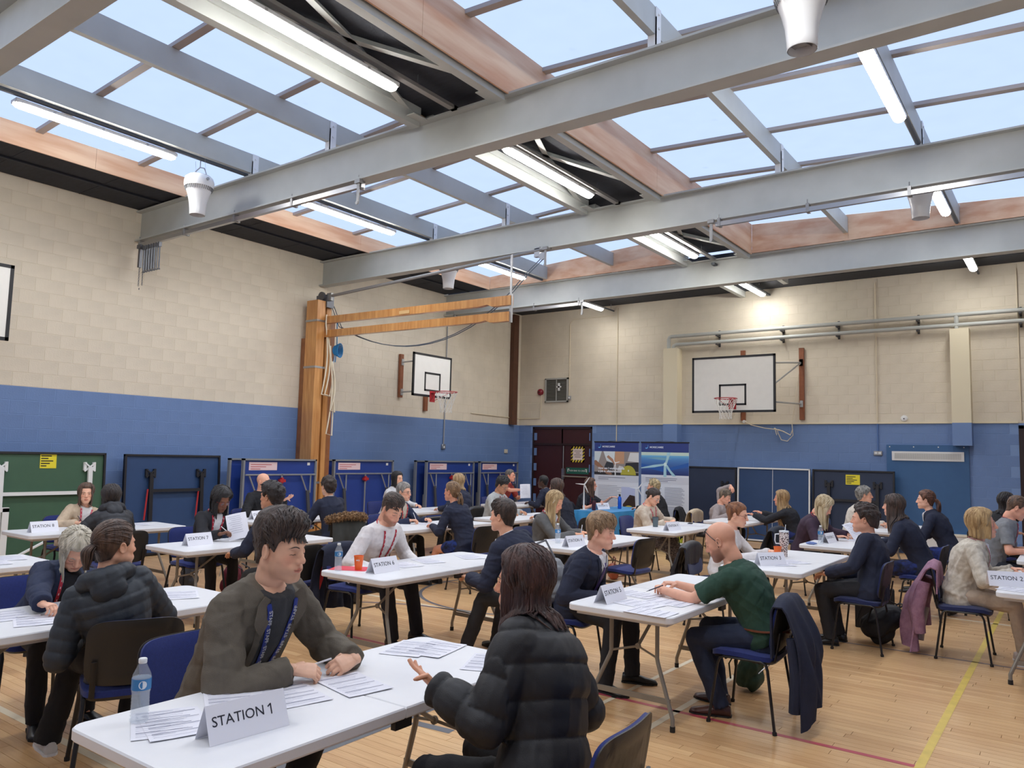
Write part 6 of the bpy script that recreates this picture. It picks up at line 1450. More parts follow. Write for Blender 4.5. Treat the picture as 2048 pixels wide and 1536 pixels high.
def tcard(pos, deg, w=.3, txt='', lab=''):
    r = thing('name_card', lab, 'sign', (pos[0], pos[1], .7405), math.radians(deg), 'folded paper station cards'); h = .118; d = .05
    for s_ in (1, -1):
        mb = MB(); P = [[(s_ * d, -w / 2, 0), (s_ * d, w / 2, 0)], [(.0, -w / 2, h), (.0, w / 2, h)]]; mb.grid(P if s_ < 0 else [q[::-1] for q in P], thick=.0008); part('card_panel', mb, m_card, r, smooth=None)
    if txt:
        nn = unit((h, 0, d)); yy = np.array((0, 1., 0)); uu = unit((-d, 0, h)); c0 = (d * .45, 0, h * .55) + nn * .0012; mb = MB(); dg_ = txt.split()[1]; text_on(mb, 'STATION', .047, c0 - yy * .035, (0, 1, 0), (-d, 0, h), depth=.0005); yp = .083
        for ch in dg_:
            c1 = c0 + yy * (yp + .006)
            if ch == '1':
                F_ = np.stack([yy, uu, nn], 1); mb.box(c1, (.0045, .036, .0008), F_); mb.box(c1 + yy * -.006 + uu * .0125, (.014, .0045, .0008), F_ @ rotz(.62)); yp += .024
            else: text_on(mb, ch, .05, c1 + yy * .004, (0, 1, 0), (-d, 0, h), depth=.0005); yp += .03
        tag(part('card_lettering', mb, m_ink, r, smooth=None), kind='stuff')
    return r
m_card = mat('card_white', (240, 240, 248), .7); m_paper = mat('paper_white', (228, 228, 236), .7); m_ink = mat('ink_dark', (38, 38, 50), .7); m_rule = mat('ruled_grey', (128, 130, 152), .7)
# ---- foreground
chair(-3.30, 2.18, 2, 'blue chair of the man with the STAFF lanyard')
man1, i1 = figure('young dark-haired man in an olive jacket with a blue STAFF lanyard at the nearest table', (-3.22, 2.18), (-2.84, 2.19, 1.285), 6,
    [H(-2.66, 2.47, .79, 'hold', (.15, -1, -.05), (.7, .1, .7)), H(-2.70, 2.17, .80, 'hold', (.62, .8, -.1), (.45, -.3, .85))], [(-2.95, 2.36), (-2.98, 2.02)], hair=('short', (70, 52, 43), dict(top=.05, side=.014, back=.02, fr=.016, comb=(.9, -.7, -.35), fl=.012, c2=(36, 26, 22))),
    top=('jacket', (102, 94, 82), dict(open=((58, 60, 64), -.2, .085, .06), fat=1.45, cuff=1, collar=1, lapel=1, flaps=1)), legs=('trousers', BLK), hyaw=14, hpitch=6, s=1.1, det=2, eyes='down', stub=.35, skin=(224, 186, 168),
    lan=dict(c=(26, 50, 140), t=.12, text='STAFF', w=.024), elb=[(-.2, .7, -.8), (-.3, -.8, -.7)])
chair(-1.50, 2.42, 184, 'chair at the bottom edge under the woman in the puffer coat')
figure('auburn-haired woman in a black puffer coat raising an open hand at the nearest table', (-1.62, 2.46), (-1.80, 2.56, 1.215), 184,
    [H(-1.99, 2.27, .845, 'open', (-.86, .0, .42), (.42, -.35, -.86)), H(-1.92, 2.75, .66)], [(-2.05, 2.28), (-2.05, 2.66)], hair=('long', (82, 52, 44), dict(L=.17, wave=.02, top=.03, side=.024, amin=.8, c2=(48, 30, 28))), skin=(214, 162, 138),
    top=('puffer', (33, 33, 36), dict(collar=1, fat=1.25, pitch=.125, quilt=.016)), legs=('trousers', (24, 23, 26)), hyaw=196, hpitch=2, s=1.02, fem=1, det=2, elb=[(.3, -.5, -1), (.3, .5, -1)])
# ---- table at the left edge
chair(-5.62, 2.36, 0, 'blue chair showing at the left edge behind the white-haired woman')
figure('white-haired woman in a navy jacket bent over her notes at left', (-5.52, 2.36), (-5.2, 2.41, 1.05), -4, [H(-4.83, 2.42, .79, 'hold', (.3, -1, 0)), H(-4.78, 2.06, .79, 'hold', (1, .2, 0))], [(-5.1, 2.5), (-5.1, 2.2)],
    hair=('bob', (222, 214, 196), dict(L=.13, amin=.75, c2=(168, 160, 140), top=.03)), top=('jacket', (36, 46, 74), dict(open=((30, 30, 36), .5, .05, .02), fat=1.3, lapel='thin')), hyaw=-14, hpitch=44, fem=1, det=2, lan=dict(c=RED, text='-', t=.35), eyes='down', skin=(222, 178, 160), elb=[(-.2, .8, -.5), (-.2, -.8, -.5)])
chair(-4.22, 2.29, 157, 'chair with its black back to the camera under the ponytailed girl')
figure('girl with a long brown ponytail in a black quilted hooded jacket at left', (-4.20, 2.26), (-4.27, 2.19, 1.175), 157, [H(-4.50, 2.12, .66, 'relaxed'), H(-4.50, 2.50, .72, 'relaxed', (-.8, .4, 0))], [(-4.72, 2.12), (-4.62, 2.52)],
    hair=('pony', (98, 74, 60), dict(knot=(-.098, .01, .02), L=.13, thick=.03, clip=(40, 34, 32), c2=(58, 42, 34))), top=('puffer', (46, 52, 60), dict(hood=1, pitch=.062, quilt=.006, fat=.85)), legs=('trousers', (28, 28, 30), dict(cuffr=.075, sole=230)), shoes=(214, 214, 212), hyaw=98, hpitch=0, s=1.03, fem=1, det=2, skin=(226, 182, 162))
# ---- station 5
chair(-1.83, 5.33, 183, 'blue chair of the bald man in the green polo')
figure('bald man in a dark green polo shirt leaning on the table at centre right', (-1.74, 5.34), (-2.04, 5.30, 1.155), 184, [H(-2.44, 5.20, .79, 'hold', (-.5, .8, .1)), H(-2.43, 5.44, .80, 'hold', (-.7, -.6, .1))], [(-2.02, 5.22), (-2.12, 5.48)],
    hair=('none', (110, 84, 68)), top=('polo', (40, 72, 58), dict(sleeve=.8, fat=1.6, collar=1)), legs=('trousers', (38, 48, 72), dict(belt=(112, 58, 36), boots=1)), shoes=(78, 46, 40), hpitch=24, hyaw=183, s=1.06, det=2, stub=True, skin=(216, 168, 150), glasses=dict(c=(30, 30, 34), up=1.0, w=1.6), elb=[(-.1, -.4, -1), (-.1, .4, -1)], eyes='down')
chair(-3.34, 5.38, 8, 'blue chair of the fair-haired schoolboy beside the Station 5 card')
figure('fair-haired schoolboy in a navy blazer and purple tie beside the Station 5 card', (-3.28, 5.38), (-3.05, 5.40, 1.135), 8, [H(-2.97, 5.50, .66), H(-2.97, 5.24, .66)], [(-2.83, 5.52), (-2.86, 5.16)],
    hair=('short', (168, 138, 104), dict(top=.04, fr=.022, side=.02, comb=(1, -.15, -.8), low=-.004, fl=.03, c2=(112, 86, 60))), top=blazer((66, 52, 120), fat=1.15), legs=('trousers', (32, 32, 36)), hyaw=12, hpitch=6, s=1.03, det=2, skin=(228, 184, 170))
# ---- station 6
chair(-5.58, 5.2, 2, 'blue chair under the bearded man in the white shirt')
figure('bearded man in a white shirt and red lanyard beside the orange cup', (-5.5, 5.2), (-5.13, 5.17, 1.195), -2, [H(-5.06, 5.46, .67, 'relaxed'), H(-5.04, 4.92, .67, 'relaxed')], [(-5.0, 5.42), (-4.98, 5.08)],
    hair=('crop', (88, 70, 60), dict(top=.03, side=.005, comb=(1, .2, 0))), top=('shirt', (232, 228, 228), dict(buttons=1, fat=1.5, collar=1)), legs=('trousers', (30, 32, 42)), hpitch=30, hyaw=-6, s=1.06, det=2, stub=True, eyes='down', lan=dict(c=RED, t=.22, text='-'), skin=(224, 180, 162), elb=[(-.5, .55, -.4), (-.5, -.55, -.4)])
chair(-3.72, 5.48, 180, 'blue chair under the short-haired boy in the dark blazer at station six')
figure('dark-haired schoolboy in a navy blazer seen from behind at the orange-cup table', (-3.72, 5.48), (-4.02, 5.39, 1.195), 178, [H(-4.24, 5.24, .67), H(-4.24, 5.62, .67)], [(-4.30, 5.3), (-4.25, 5.66)],
    hair=('short', (74, 58, 50), dict(top=.032, side=.012, fr=.014, fl=.02, comb=(1, .2, -.6))), top=blazer(fat=1.25), legs=('trousers', (52, 52, 54)), hyaw=186, s=1.04, det=2, skin=(226, 180, 160))
# ---- station 7
chair(-8.0, 5.02, -3, 'blue chair under the woman in a black jacket holding a sheet')
figure('woman with curly black hair and glasses reading a sheet in a black jacket', (-7.93, 5.03), (-7.68, 5.07, 1.15), -4, [H(-7.36, 5.15, .82, 'hold', (.7, -.4, .3)), H(-7.34, 4.87, .82, 'hold', (.7, .5, .3))], [(-7.5, 5.15), (-7.5, 4.9)],
    hair=('long', (34, 30, 32), dict(L=.15, wave=.05, top=.04, side=.035, back=.04, curl=60, band=(60, 60, 66), amin=.85)), top=('jacket', (36, 36, 42), dict(open=((224, 224, 228), .1, .05, .03))), hpitch=26, hyaw=2, fem=1, det=1, skin=(122, 84, 66), glasses=dict(c=(150, 60, 70)), lan=dict(c=RED, text='-', t=.3), elb=[(0, .6, -1), (0, -.6, -1)], eyes='down')
chair(-6.2, 4.86, 180, 'black-backed chair half hidden behind the head of the man in olive')
figure('curly-haired schoolboy facing away just left of the head of the man in olive', (-6.2, 4.86), (-6.45, 4.81, 1.255), 180, [H(-6.7, 4.6, .7), H(-6.7, 5.0, .7)], [(-6.75, 4.7), (-6.75, 5.0)],
    hair=('curly', (44, 36, 36), dict(top=.04, side=.022)), top=blazer(), legs=('trousers', (48, 48, 50)), hyaw=196, det=1, skin=(206, 160, 138))
# ---- station 8
chair(-10.3, 4.68, 0, 'grey-black chair under the woman in the beige cardigan')
figure('woman in a beige cardigan looking towards the camera before the green table', (-10.2, 4.66), (-10.0, 4.71, 1.115), -2, [H(-9.7, 4.85, .79), H(-9.72, 4.5, .79, 'hold')], [(-9.75, 4.8), (-9.75, 4.5)],
    hair=('long', (112, 84, 66), dict(L=.12, amin=.75, part=.5)), top=('jacket', (206, 184, 158), dict(open=((232, 230, 230), .1, .07, .05), lapel='thin')), hyaw=-22, fem=1, det=1, lan=dict(c=(196, 60, 80), text='-', t=.4), skin=(228, 184, 164))
chair(-8.42, 4.34, 172, 'black-backed chair behind the person in the black hooded jacket at far left')
figure('dark-haired person in a black hooded puffer with back to the camera at far left', (-8.44, 4.34), (-8.75, 4.39, 1.145), 170, [H(-9.0, 4.15, .74), H(-9.0, 4.55, .74)], [(-8.95, 4.2), (-8.95, 4.5)],
    hair=('long', (52, 42, 40), dict(L=.07, wave=.03, curl=50, top=.03)), top=('puffer', (44, 46, 52), dict(hood=1, pitch=.07, quilt=.006)), fem=1, det=1)
# ---- station 10
chair(-10.05, 7.2, 5, 'chair behind the bald man in black')
figure('bald man in a black top gesturing before the wheeled blue table', (-9.98, 7.2), (-9.88, 7.23, 1.24), 5, [H(-9.62, 7.42, .98, 'palm', (.8, .3, .3), (-.2, -.3, -1)), H(-9.6, 7.0, .78)], [(-9.55, 7.3), (-9.55, 7.05)],
    hair=('none', (120, 84, 60)), top=('sweater', (32, 32, 36), dict(fat=1.1)), hyaw=16, det=1, skin=(232, 184, 166), elb=[(0, .7, -1), (0, -.7, -1)])
chair(-8.30, 7.33, 168, 'chair carrying the parka with the brown fur hood')
figure('curly-haired schoolboy in a navy blazer sitting against the fur-hooded parka', (-8.42, 7.36), (-8.6, 7.37, 1.215), 172, [H(-8.9, 7.15, .7), H(-8.9, 7.55, .7)], [(-8.9, 7.2), (-8.9, 7.5)],
    hair=('curly', (60, 46, 40), dict(top=.036, side=.022)), top=blazer(), legs=('trousers', (44, 44, 48)), hyaw=170, det=1)
# ---- third row
chair(-8.05, 8.07, 4, 'chair under the grey-haired woman with glasses')
figure('grey-haired woman with glasses and a navy cardigan writing behind the white-shirted man', (-7.98, 8.06), (-7.8, 8.09, 1.16), 4, [H(-7.5, 8.25, .79, 'relaxed'), H(-7.5, 7.93, .79, 'hold')], [(-7.5, 8.2), (-7.5, 7.95)],
    hair=('bun', (168, 162, 156), dict(knot=(-.08, 0, .08), size=.02, low=-.006, c2=(110, 104, 100), top=.024)), top=('jacket', (38, 46, 74), dict(open=((206, 196, 180), -.1, .06, .05), lapel='thin')), hyaw=12, hpitch=4, fem=1, det=1, glasses=dict(c=(50, 46, 48)), lan=dict(c=(196, 40, 50), text='-', t=.4), skin=(224, 180, 162))
chair(-10.2, 10.1, 0, 'chair under the dark-haired woman in white behind the grey-haired one')
figure('dark-haired woman in white mostly hidden behind the grey-haired woman', (-10.15, 10.1), (-9.9, 10.09, 1.25), 0, [H(-9.6, 10.3, .79), H(-9.6, 9.95, .79)], [(-9.6, 10.2), (-9.6, 9.9)], hair=('long', (36, 32, 34), dict(L=.12, clip=(220, 220, 224))), top=('shirt', (226, 226, 228)), fem=1)
chair(-6.32, 7.86, 176, 'chair with a ribbed black back under the girl with the wavy ponytail')
figure('schoolgirl with a wavy light-brown ponytail, navy blazer and tartan skirt', (-6.40, 7.84), (-6.66, 7.80, 1.225), 178, [H(-6.86, 7.66, .78), H(-6.86, 7.98, .78)], [(-6.98, 7.72), (-6.96, 7.92)],
    hair=('pony', (158, 126, 92), dict(knot=(-.10, 0, .0), L=.24, wave=.012, thick=.034, c2=(104, 78, 56))), top=blazer(), legs=('skirt', (36, 62, 140), dict(len=.62, col2=(22, 26, 44), vs=18)), shoes=(24, 24, 26), hyaw=184, fem=1, det=1, skin=(216, 160, 140))
chair(-8.42, 10.3, 178, 'chair under the girl with long pale hair behind the ponytailed schoolgirl')
figure('girl with long straight blonde hair behind the schoolgirl with the wavy ponytail', (-8.45, 10.3), (-8.72, 10.37, 1.25), 178, [H(-8.9, 10.1, .78), H(-8.9, 10.5, .78)], [(-8.95, 10.2), (-8.95, 10.4)], hair=('long', (196, 168, 128), dict(L=.3, c2=(150, 120, 84))), top=blazer(), hyaw=182, fem=1)
chair(-8.1, 10.42, 2, 'chair with a black padded coat over it, behind the boy in the pale grey sweater')
figure('boy with glasses and black afro hair in a pale grey sweater', (-8.0, 10.4), (-7.77, 10.4, 1.215), 0, [H(-7.5, 10.58, .79), H(-7.5, 10.25, .79)], [(-7.5, 10.5), (-7.5, 10.3)],
    hair=('afro', (34, 30, 32), dict(top=.045, side=.008, back=.015)), top=('sweater', (186, 188, 186)), hpitch=26, fem=0, det=1, skin=(188, 144, 120), glasses=dict(c=(40, 40, 44)), lan=dict(c=(150, 50, 70), text='-', t=.45), eyes='down')
chair(-10.1, 13.3, 0, 'chair under the man in the red polo near the corner')
figure('grey-haired man in a brick-red polo holding out a sheet near the corner', (-10.05, 13.3), (-9.78, 13.36, 1.29), 2, [H(-9.55, 13.55, .9), H(-9.32, 13.12, 1.02, 'hold', (.9, .1, .2))], [(-9.6, 13.4), (-9.6, 13.2)],
    hair=('crop', (130, 122, 116), dict(side=.008)), top=('polo', (150, 54, 46), dict(sleeve=.8, collar=1)), hyaw=14, skin=(228, 170, 152))
chair(-8.42, 13.1, 186, 'chair under the black-haired schoolboy before the dark red door')
figure('schoolboy with close-cut black hair in a navy blazer before the dark red door', (-8.5, 13.1), (-8.78, 13.12, 1.20), 190, [H(-8.95, 12.9, .78), H(-8.95, 13.3, .78)], [(-9.0, 13.0), (-9.0, 13.3)], hair=('buzz', (28, 26, 28), dict(top=.016, side=.012, back=.012)), top=blazer(), skin=(78, 54, 44))
chair(-5.52, 8.16, 0, 'dark blue chair under the blonde woman in the grey blazer', 'n')
figure('blonde woman in a grey blazer writing with a white pen', (-5.45, 8.15), (-5.25, 8.12, 1.16), -2, [H(-4.98, 8.36, .79, 'flat'), H(-4.93, 8.12, .79, 'hold', (.6, .8, 0))], [(-5.0, 8.25), (-5.0, 8.0)],
    hair=('long', (206, 180, 134), dict(L=.3, amin=.8, band=(226, 214, 190), c2=(150, 120, 80))), top=('jacket', (98, 98, 98), dict(open=(WS, .3, .05, .02), collar=WS)), hpitch=26, hyaw=4, fem=1, det=1, eyes='down', lan=dict(c=RED, text='-', t=.35), skin=(228, 176, 150))
chair(-6.22, 10.2, 178, 'black-backed chair just left of the blue cloth, under the girl with very long brown hair')
figure('girl with very long straight brown hair in a dark jacket, back to the camera', (-6.3, 10.18), (-6.6, 10.23, 1.245), 178, [H(-6.82, 10.0, .78), H(-6.82, 10.4, .78)], [(-6.85, 10.1), (-6.85, 10.3)], hair=('long', (90, 68, 58), dict(L=.36)), top=('jacket', (34, 38, 54), dict(open=(WS, .7, .04, .01))), hyaw=178, fem=1, det=1)
chair(-4.22, 8.1, 176, 'empty black-backed chair drawn up behind the fair-haired schoolboy')
chair(-8.0, 13.2, 4, 'chair under the woman with straight brown hair behind the blue cloth')
figure('woman with straight brown hair and glasses talking behind the blue cloth', (-7.95, 13.2), (-7.72, 13.24, 1.185), 6, [H(-7.38, 13.42, .95, 'palm', (.8, .2, .2)), H(-7.45, 13.0, .84, 'palm', (.8, -.2, .2))], [(-7.5, 13.3), (-7.5, 13.1)],
    hair=('long', (104, 74, 56), dict(L=.2, amin=.8)), top=('tshirt', (34, 36, 46), dict(sleeve=.8)), hyaw=18, fem=1, det=1, glasses=dict(c=(40, 40, 40)), lan=dict(c=(190, 40, 60), text='-', t=.4), skin=(224, 170, 150), elb=[(-.2, .7, -1), (-.2, -.7, -1)])
chair(-6.3, 13.62, 192, 'chair with a dark coat over its back under the person with bleached curls')
figure('person with bleached curls over dark sides in a black top before the turbine banner', (-6.35, 13.6), (-6.62, 13.70, 1.175), 190, [H(-6.8, 13.4, .78), H(-6.85, 13.8, .78)], [(-6.85, 13.5), (-6.85, 13.8)],
    hair=('curly', (214, 192, 146), dict(top=.045, side=.012, back=.014, low=.02)), top=('sweater', (30, 30, 36)), hyaw=188, det=1, skin=(226, 176, 156))
# ---- fourth column
chair(-5.52, 10.95, 0, 'blue chair under the woman in the cream sweater')
figure('woman in a cream patterned sweater with a dark bun and clear glasses', (-5.45, 10.92), (-5.22, 10.83, 1.145), -4, [H(-5.0, 11.08, .79, 'relaxed', (.2, -1, 0)), H(-4.98, 10.74, .79, 'relaxed', (.4, .9, 0))], [(-5.0, 11.1, -30), (-4.62, 10.95, 10, .2)],
    hair=('bun', (66, 50, 44), dict(knot=(-.1, 0, -.0), size=.026)), top=('sweater', (218, 206, 188), dict(fat=1.4, col2=(190, 170, 150), vs=12)), legs=('long_skirt', (38, 36, 42), dict(col2=(120, 108, 104), vs=60, boots=1)), shoes=(44, 42, 44), hpitch=30, hyaw=0, fem=1, det=1, glasses=dict(c=(196, 190, 190), w=1.3), lan=dict(c=(206, 80, 96), text='-', t=.3), eyes='down', skin=(232, 188, 170))
chair(-3.18, 8.02, 4, 'chair hung with a black padded coat behind the bald man in green', 'n')
figure('woman with a red-brown bun and glasses in white, behind the bald man', (-3.08, 8.0), (-2.9, 8.02, 1.155), 4, [H(-2.6, 8.2, .79), H(-2.58, 7.82, .79, 'hold')], [(-2.6, 8.1), (-2.6, 7.9)],
    hair=('bun', (158, 104, 66), dict(knot=(-.095, .0, .055), size=.026, c2=(104, 62, 38), low=-.004)), top=('shirt', (230, 226, 226), dict(collar=1)), hpitch=10, hyaw=8, fem=1, det=1, glasses=dict(c=(120, 60, 50), w=1.2), skin=(234, 190, 172))
chair(-5.35, 13.3, 0, 'chair hung with a beige coat before the navy tables')
figure('person in a taupe cardigan with one arm bent up over the head', (-5.2, 13.35), (-5.06, 13.36, 1.08), 6, [H(-5.0, 13.5, 1.27, 'relaxed', (.5, -.5, -.6)), H(-4.9, 13.1, .79)], [(-4.8, 13.4), (-4.8, 13.2)],
    hair=('crop', (130, 112, 92), dict(side=.012, top=.022)), top=('sweater', (160, 148, 146)), hpitch=24, det=1, fem=1, elb=[(-.9, .5, 1.2), None], skin=(228, 178, 160))
chair(-3.68, 13.0, 186, 'chair under the girl with the long blonde hair before the white-edged table', 'n')
figure('schoolgirl with very long blonde hair in black before the white-edged navy table', (-3.72, 13.0), (-3.95, 12.94, 1.12), 184, [H(-4.36, 12.8, .84, 'palm', (-.9, -.2, .2)), H(-4.34, 13.12, .86, 'palm', (-.9, .2, .3))], [(-4.1, 12.85), (-4.08, 13.1)],
    hair=('long', (196, 164, 118), dict(L=.40, wave=.02, c2=(140, 108, 72), top=.03)), top=('jacket', (34, 36, 44)), legs=('skirt', (30, 44, 104), dict(len=.6)), hyaw=186, fem=1, det=1, skin=(214, 158, 138))
chair(-3.12, 10.78, 0, 'dark chair with a coat over it under the blonde in purple', 'n')
figure('woman with pale blonde hair in a dark purple sweater bent over her writing', (-3.02, 10.78), (-2.70, 10.66, 1.155), -2, [H(-2.46, 10.92, .79, 'hold', (.6, -.5, 0)), H(-2.5, 10.5, .79)], [(-2.6, 10.85), (-2.6, 10.6)],
    hair=('long', (218, 202, 168), dict(L=.24, amin=.65, c2=(170, 146, 106), top=.028)), top=('sweater', (62, 44, 62), dict(fat=1.1)), hpitch=36, hyaw=-2, fem=1, det=1, eyes='down', lan=dict(c=RED, text='-', t=.4), skin=(228, 180, 162))
chair(-3.1, 13.3, 8, 'blue chair under the curly grey-haired woman at the back')
figure('curly grey-haired woman in a cream cardigan at the back table', (-2.98, 13.3), (-2.75, 13.34, 1.225), 8, [H(-2.5, 13.5, .79), H(-2.5, 13.15, .79, 'hold')], [(-2.5, 13.4), (-2.5, 13.2)], hair=('curly', (160, 156, 148), dict(top=.03, side=.02, back=.024)), top=('sweater', (226, 218, 206), dict(fat=1.15, collar=(150, 160, 180))), hyaw=16, fem=1, det=1, skin=(224, 176, 156))
chair(-1.69, 8.0, 180, 'dark blue chair clear in view under the curly-haired schoolboy at right', 'n')
figure('curly-haired schoolboy in a navy blazer with his hands in his lap at right', (-1.60, 8.0), (-1.69, 8.12, 1.185), 180, [H(-1.98, 7.86, .67, 'relaxed', (-.8, .4, -.2)), H(-1.98, 8.10, .67, 'relaxed', (-.8, -.3, -.2))], [(-1.96, 7.90), (-1.94, 8.14)],
    hair=('curly', (66, 50, 44), dict(top=.04, side=.014, back=.016, low=.006)), top=blazer(fat=1.1), legs=('trousers', (42, 42, 46)), hyaw=186, s=1.02, det=2, skin=(226, 178, 160))
chair(-1.48, 10.1, 178, 'blue chair behind the curly-haired schoolboy, under the girl with the fringe')
figure('schoolgirl with long brown hair and a fringe in a navy blazer at right', (-1.46, 10.08), (-1.76, 10.02, 1.24), 180, [H(-2.0, 9.85, .78), H(-2.0, 10.25, .78)], [(-1.9, 9.95), (-1.9, 10.2)], hair=('long', (88, 70, 62), dict(L=.28, bangs=1, amin=.85)), top=blazer(fat=1.15), legs=('skirt', (34, 52, 120), dict(len=.7, col2=(24, 26, 40), vs=18)), hyaw=180, fem=1, det=1, skin=(232, 188, 172))
chair(-1.36, 12.0, 182, 'dark-backed chair against the blue panel, under the auburn-haired girl', 'n')
figure('auburn-haired schoolgirl with hair clipped back before the flush blue panel', (-1.40, 11.98), (-1.70, 11.98, 1.245), 182, [H(-1.95, 11.8, .76), H(-1.95, 12.15, .76)], [(-1.85, 11.85), (-1.85, 12.1)],
    hair=('pony', (122, 78, 58), dict(knot=(-.11, 0, .03), L=.26, thick=.03, side=.02, top=.026, clip=(206, 160, 150), wave=.01)), top=blazer(), legs=('skirt', (30, 60, 150), dict(len=.7, col2=(22, 26, 60), vs=18)), hyaw=182, fem=1, det=1, skin=(234, 192, 176))
chair(-.88, 8.27, 2, 'dark blue chair in clear view under the woman in the linen jacket', 'n')
figure('woman with a blonde bob in a pale linen jacket at the right edge', (-.92, 8.28), (-.72, 8.32, 1.195), 4, [H(-.5, 8.48, .80, 'hold'), H(-.49, 8.16, .80, 'hold', (.8, .5, 0))], [(-.45, 8.45), (-.42, 8.22)],
    hair=('bob', (204, 172, 122), dict(L=.09, amin=.85, top=.034, side=.028, back=.03, c2=(160, 126, 82))), top=('jacket', (214, 206, 192), dict(open=(WS, .45, .055, .02), fat=1.15, col2=(184, 174, 158), vs=22)), legs=('trousers', (186, 166, 146), dict(sole=220)), shoes=(196, 180, 172), hyaw=8, hpitch=-4, fem=1, det=2, s=1.02, lan=dict(c=(160, 34, 60), text='-', t=.35), skin=(226, 176, 158))
chair(-.9, 10.78, 2, 'chair under the man in the grey polo at the right edge')
figure('man in a grey polo shirt reading at the right edge, behind the linen jacket', (-.86, 10.76), (-.58, 10.82, 1.25), 2, [H(-.42, 11.0, .79, 'hold'), H(-.42, 10.62, .79, 'hold')], [(-.4, 10.9), (-.4, 10.65)],
    hair=('crop', (112, 82, 62), dict(side=.008)), top=('polo', (132, 134, 138), dict(sleeve=.8, collar=1, fat=1.2)), legs=('trousers', (40, 42, 52)), hpitch=24, hyaw=6, s=1.04, det=1, lan=dict(c=(170, 40, 70), text='-', t=.4), skin=(228, 174, 156))
chair(-1.0, 13.0, 60, 'chair under the black-haired woman at the right edge')
figure('black-haired woman with a hand in her hair at the right edge', (-.98, 12.98), (-.82, 13.02, 1.235), 50, [H(-.75, 13.2, .8), H(-.72, 12.92, 1.22, 'relaxed', (-.3, .2, .8))], [(-.7, 13.2), (-.6, 13.1)], hair=('long', (40, 32, 34), dict(L=.2)), top=('jacket', (30, 30, 34)), fem=1, elb=[None, (.6, -1, .3)])
# ================================================================== THINGS ON TABLES, CHAIRS AND FLOOR
def card(x, y, txt, lab, deg=0, w=.3): return tcard((x, y), deg, w, txt, lab)
card(-2.375, 1.71, 'STATION  1', 'nearest folded white card, printed STATION 1', -5)
card(-4.66, 4.62, 'STATION  6', 'folded white card printed STATION 6 beside the orange cup', 2)
card(-2.63, 4.80, 'STATION  5', 'folded white card printed STATION 5 at the table of the man in green', 1)
card(-7.26, 4.56, 'STATION  7', 'folded white card printed STATION 7 before the woman in black reading', 5)
card(-9.42, 4.00, 'STATION  8', 'folded white card printed STATION 8 before the green table', 5)
card(-9.40, 6.82, 'STATION  10', 'folded white card printed STATION 10 before the bald man in black', 14)
card(-4.52, 7.40, 'STATION  4', 'folded white card seen end-on beside the blonde woman in grey', -8)
card(-4.57, 10.08, 'STATION  9', 'folded white card on the table of the woman in the cream sweater', -10)
card(-2.40, 7.52, 'STATION  3', 'folded white card close behind the back of the man in green', -35)
card(-2.53, 10.2, 'STATION  2', 'folded white card beside the water bottle of the blonde in purple', -6)
card(-.50, 7.72, 'STATION  2', 'folded white card at the right edge before the linen jacket', -70)
card(-7.33, 13.0, 'STATION  12', 'folded white card standing on the bright blue cloth', -12, .34).location.z = .746
m_txt = mat('faint_text', (186, 188, 204), .7)
def sheet(x, y, deg, lab, z=.7405, style=0, grp=None, n=1, tilt=None, w=.21, h=.297):
    r = thing('paper_sheet', lab, 'paper', (x, y, z), math.radians(deg), grp); R_ = rotx(tilt) if tilt else I3
    mb = MB(); g = np.zeros((5, 4, 3)); 
    for i in range(5):
        for j in range(4): g[i, j] = (w * (j / 3 - .5), h * (i / 4 - .5), .0012 + .004 * ((i / 4 - .5) ** 2 * abs(j / 3 - .3)) * 4)
    mb.grid(g @ R_.T, thick=-.0008); part('page', mb, m_paper, r, smooth=None)
    mb = MB(); q = np.random.RandomState(int(abs(x * 131 + y * 17)))
    ys = [.12, .05, -.02, -.09] if style else [.11, .07, .0, -.04, -.1]
    for k, yy in enumerate(ys): c = np.array([0, yy, .0048]); mb.box(R_ @ c, (w * .86, .0024, .0006), R_)
    for k in range(14):
        yy = .13 - .0195 * k; L = w * q.uniform(.25, .8); c = np.array([-w * .43 + L / 2, yy, .0046]); mb.box(R_ @ c, (L, .0009, .0005), R_, 1)
    part('printing', mb, [m_rule, m_txt], r, smooth=None); return r
G1 = 'paper sheets on the nearest table'
sheet(-2.66, 1.58, 62, 'printed sheet under the water bottle on the nearest table', style=1); sheet(-2.62, 1.60, 70, 'topmost sheet of the stack beside the STATION 1 card', .7425, 1); sheet(-2.72, 1.90, 60, 'blank-looking sheet behind the STATION 1 card')
sheet(-2.58, 2.08, 75, 'sheet under the right wrist of the man in olive'); sheet(-2.50, 2.33, 78, 'ruled sheet under the clasped hands of the man in olive', .742, 1)
sheet(-2.74, 2.93, 20, 'sheet lying near the far end of the nearest table'); sheet(-2.64, 3.0, 12, 'second sheet overlapping at the far end of the nearest table', .742); sheet(-2.28, 2.98, 25, 'sheet half hidden by the auburn hair at the far table corner')
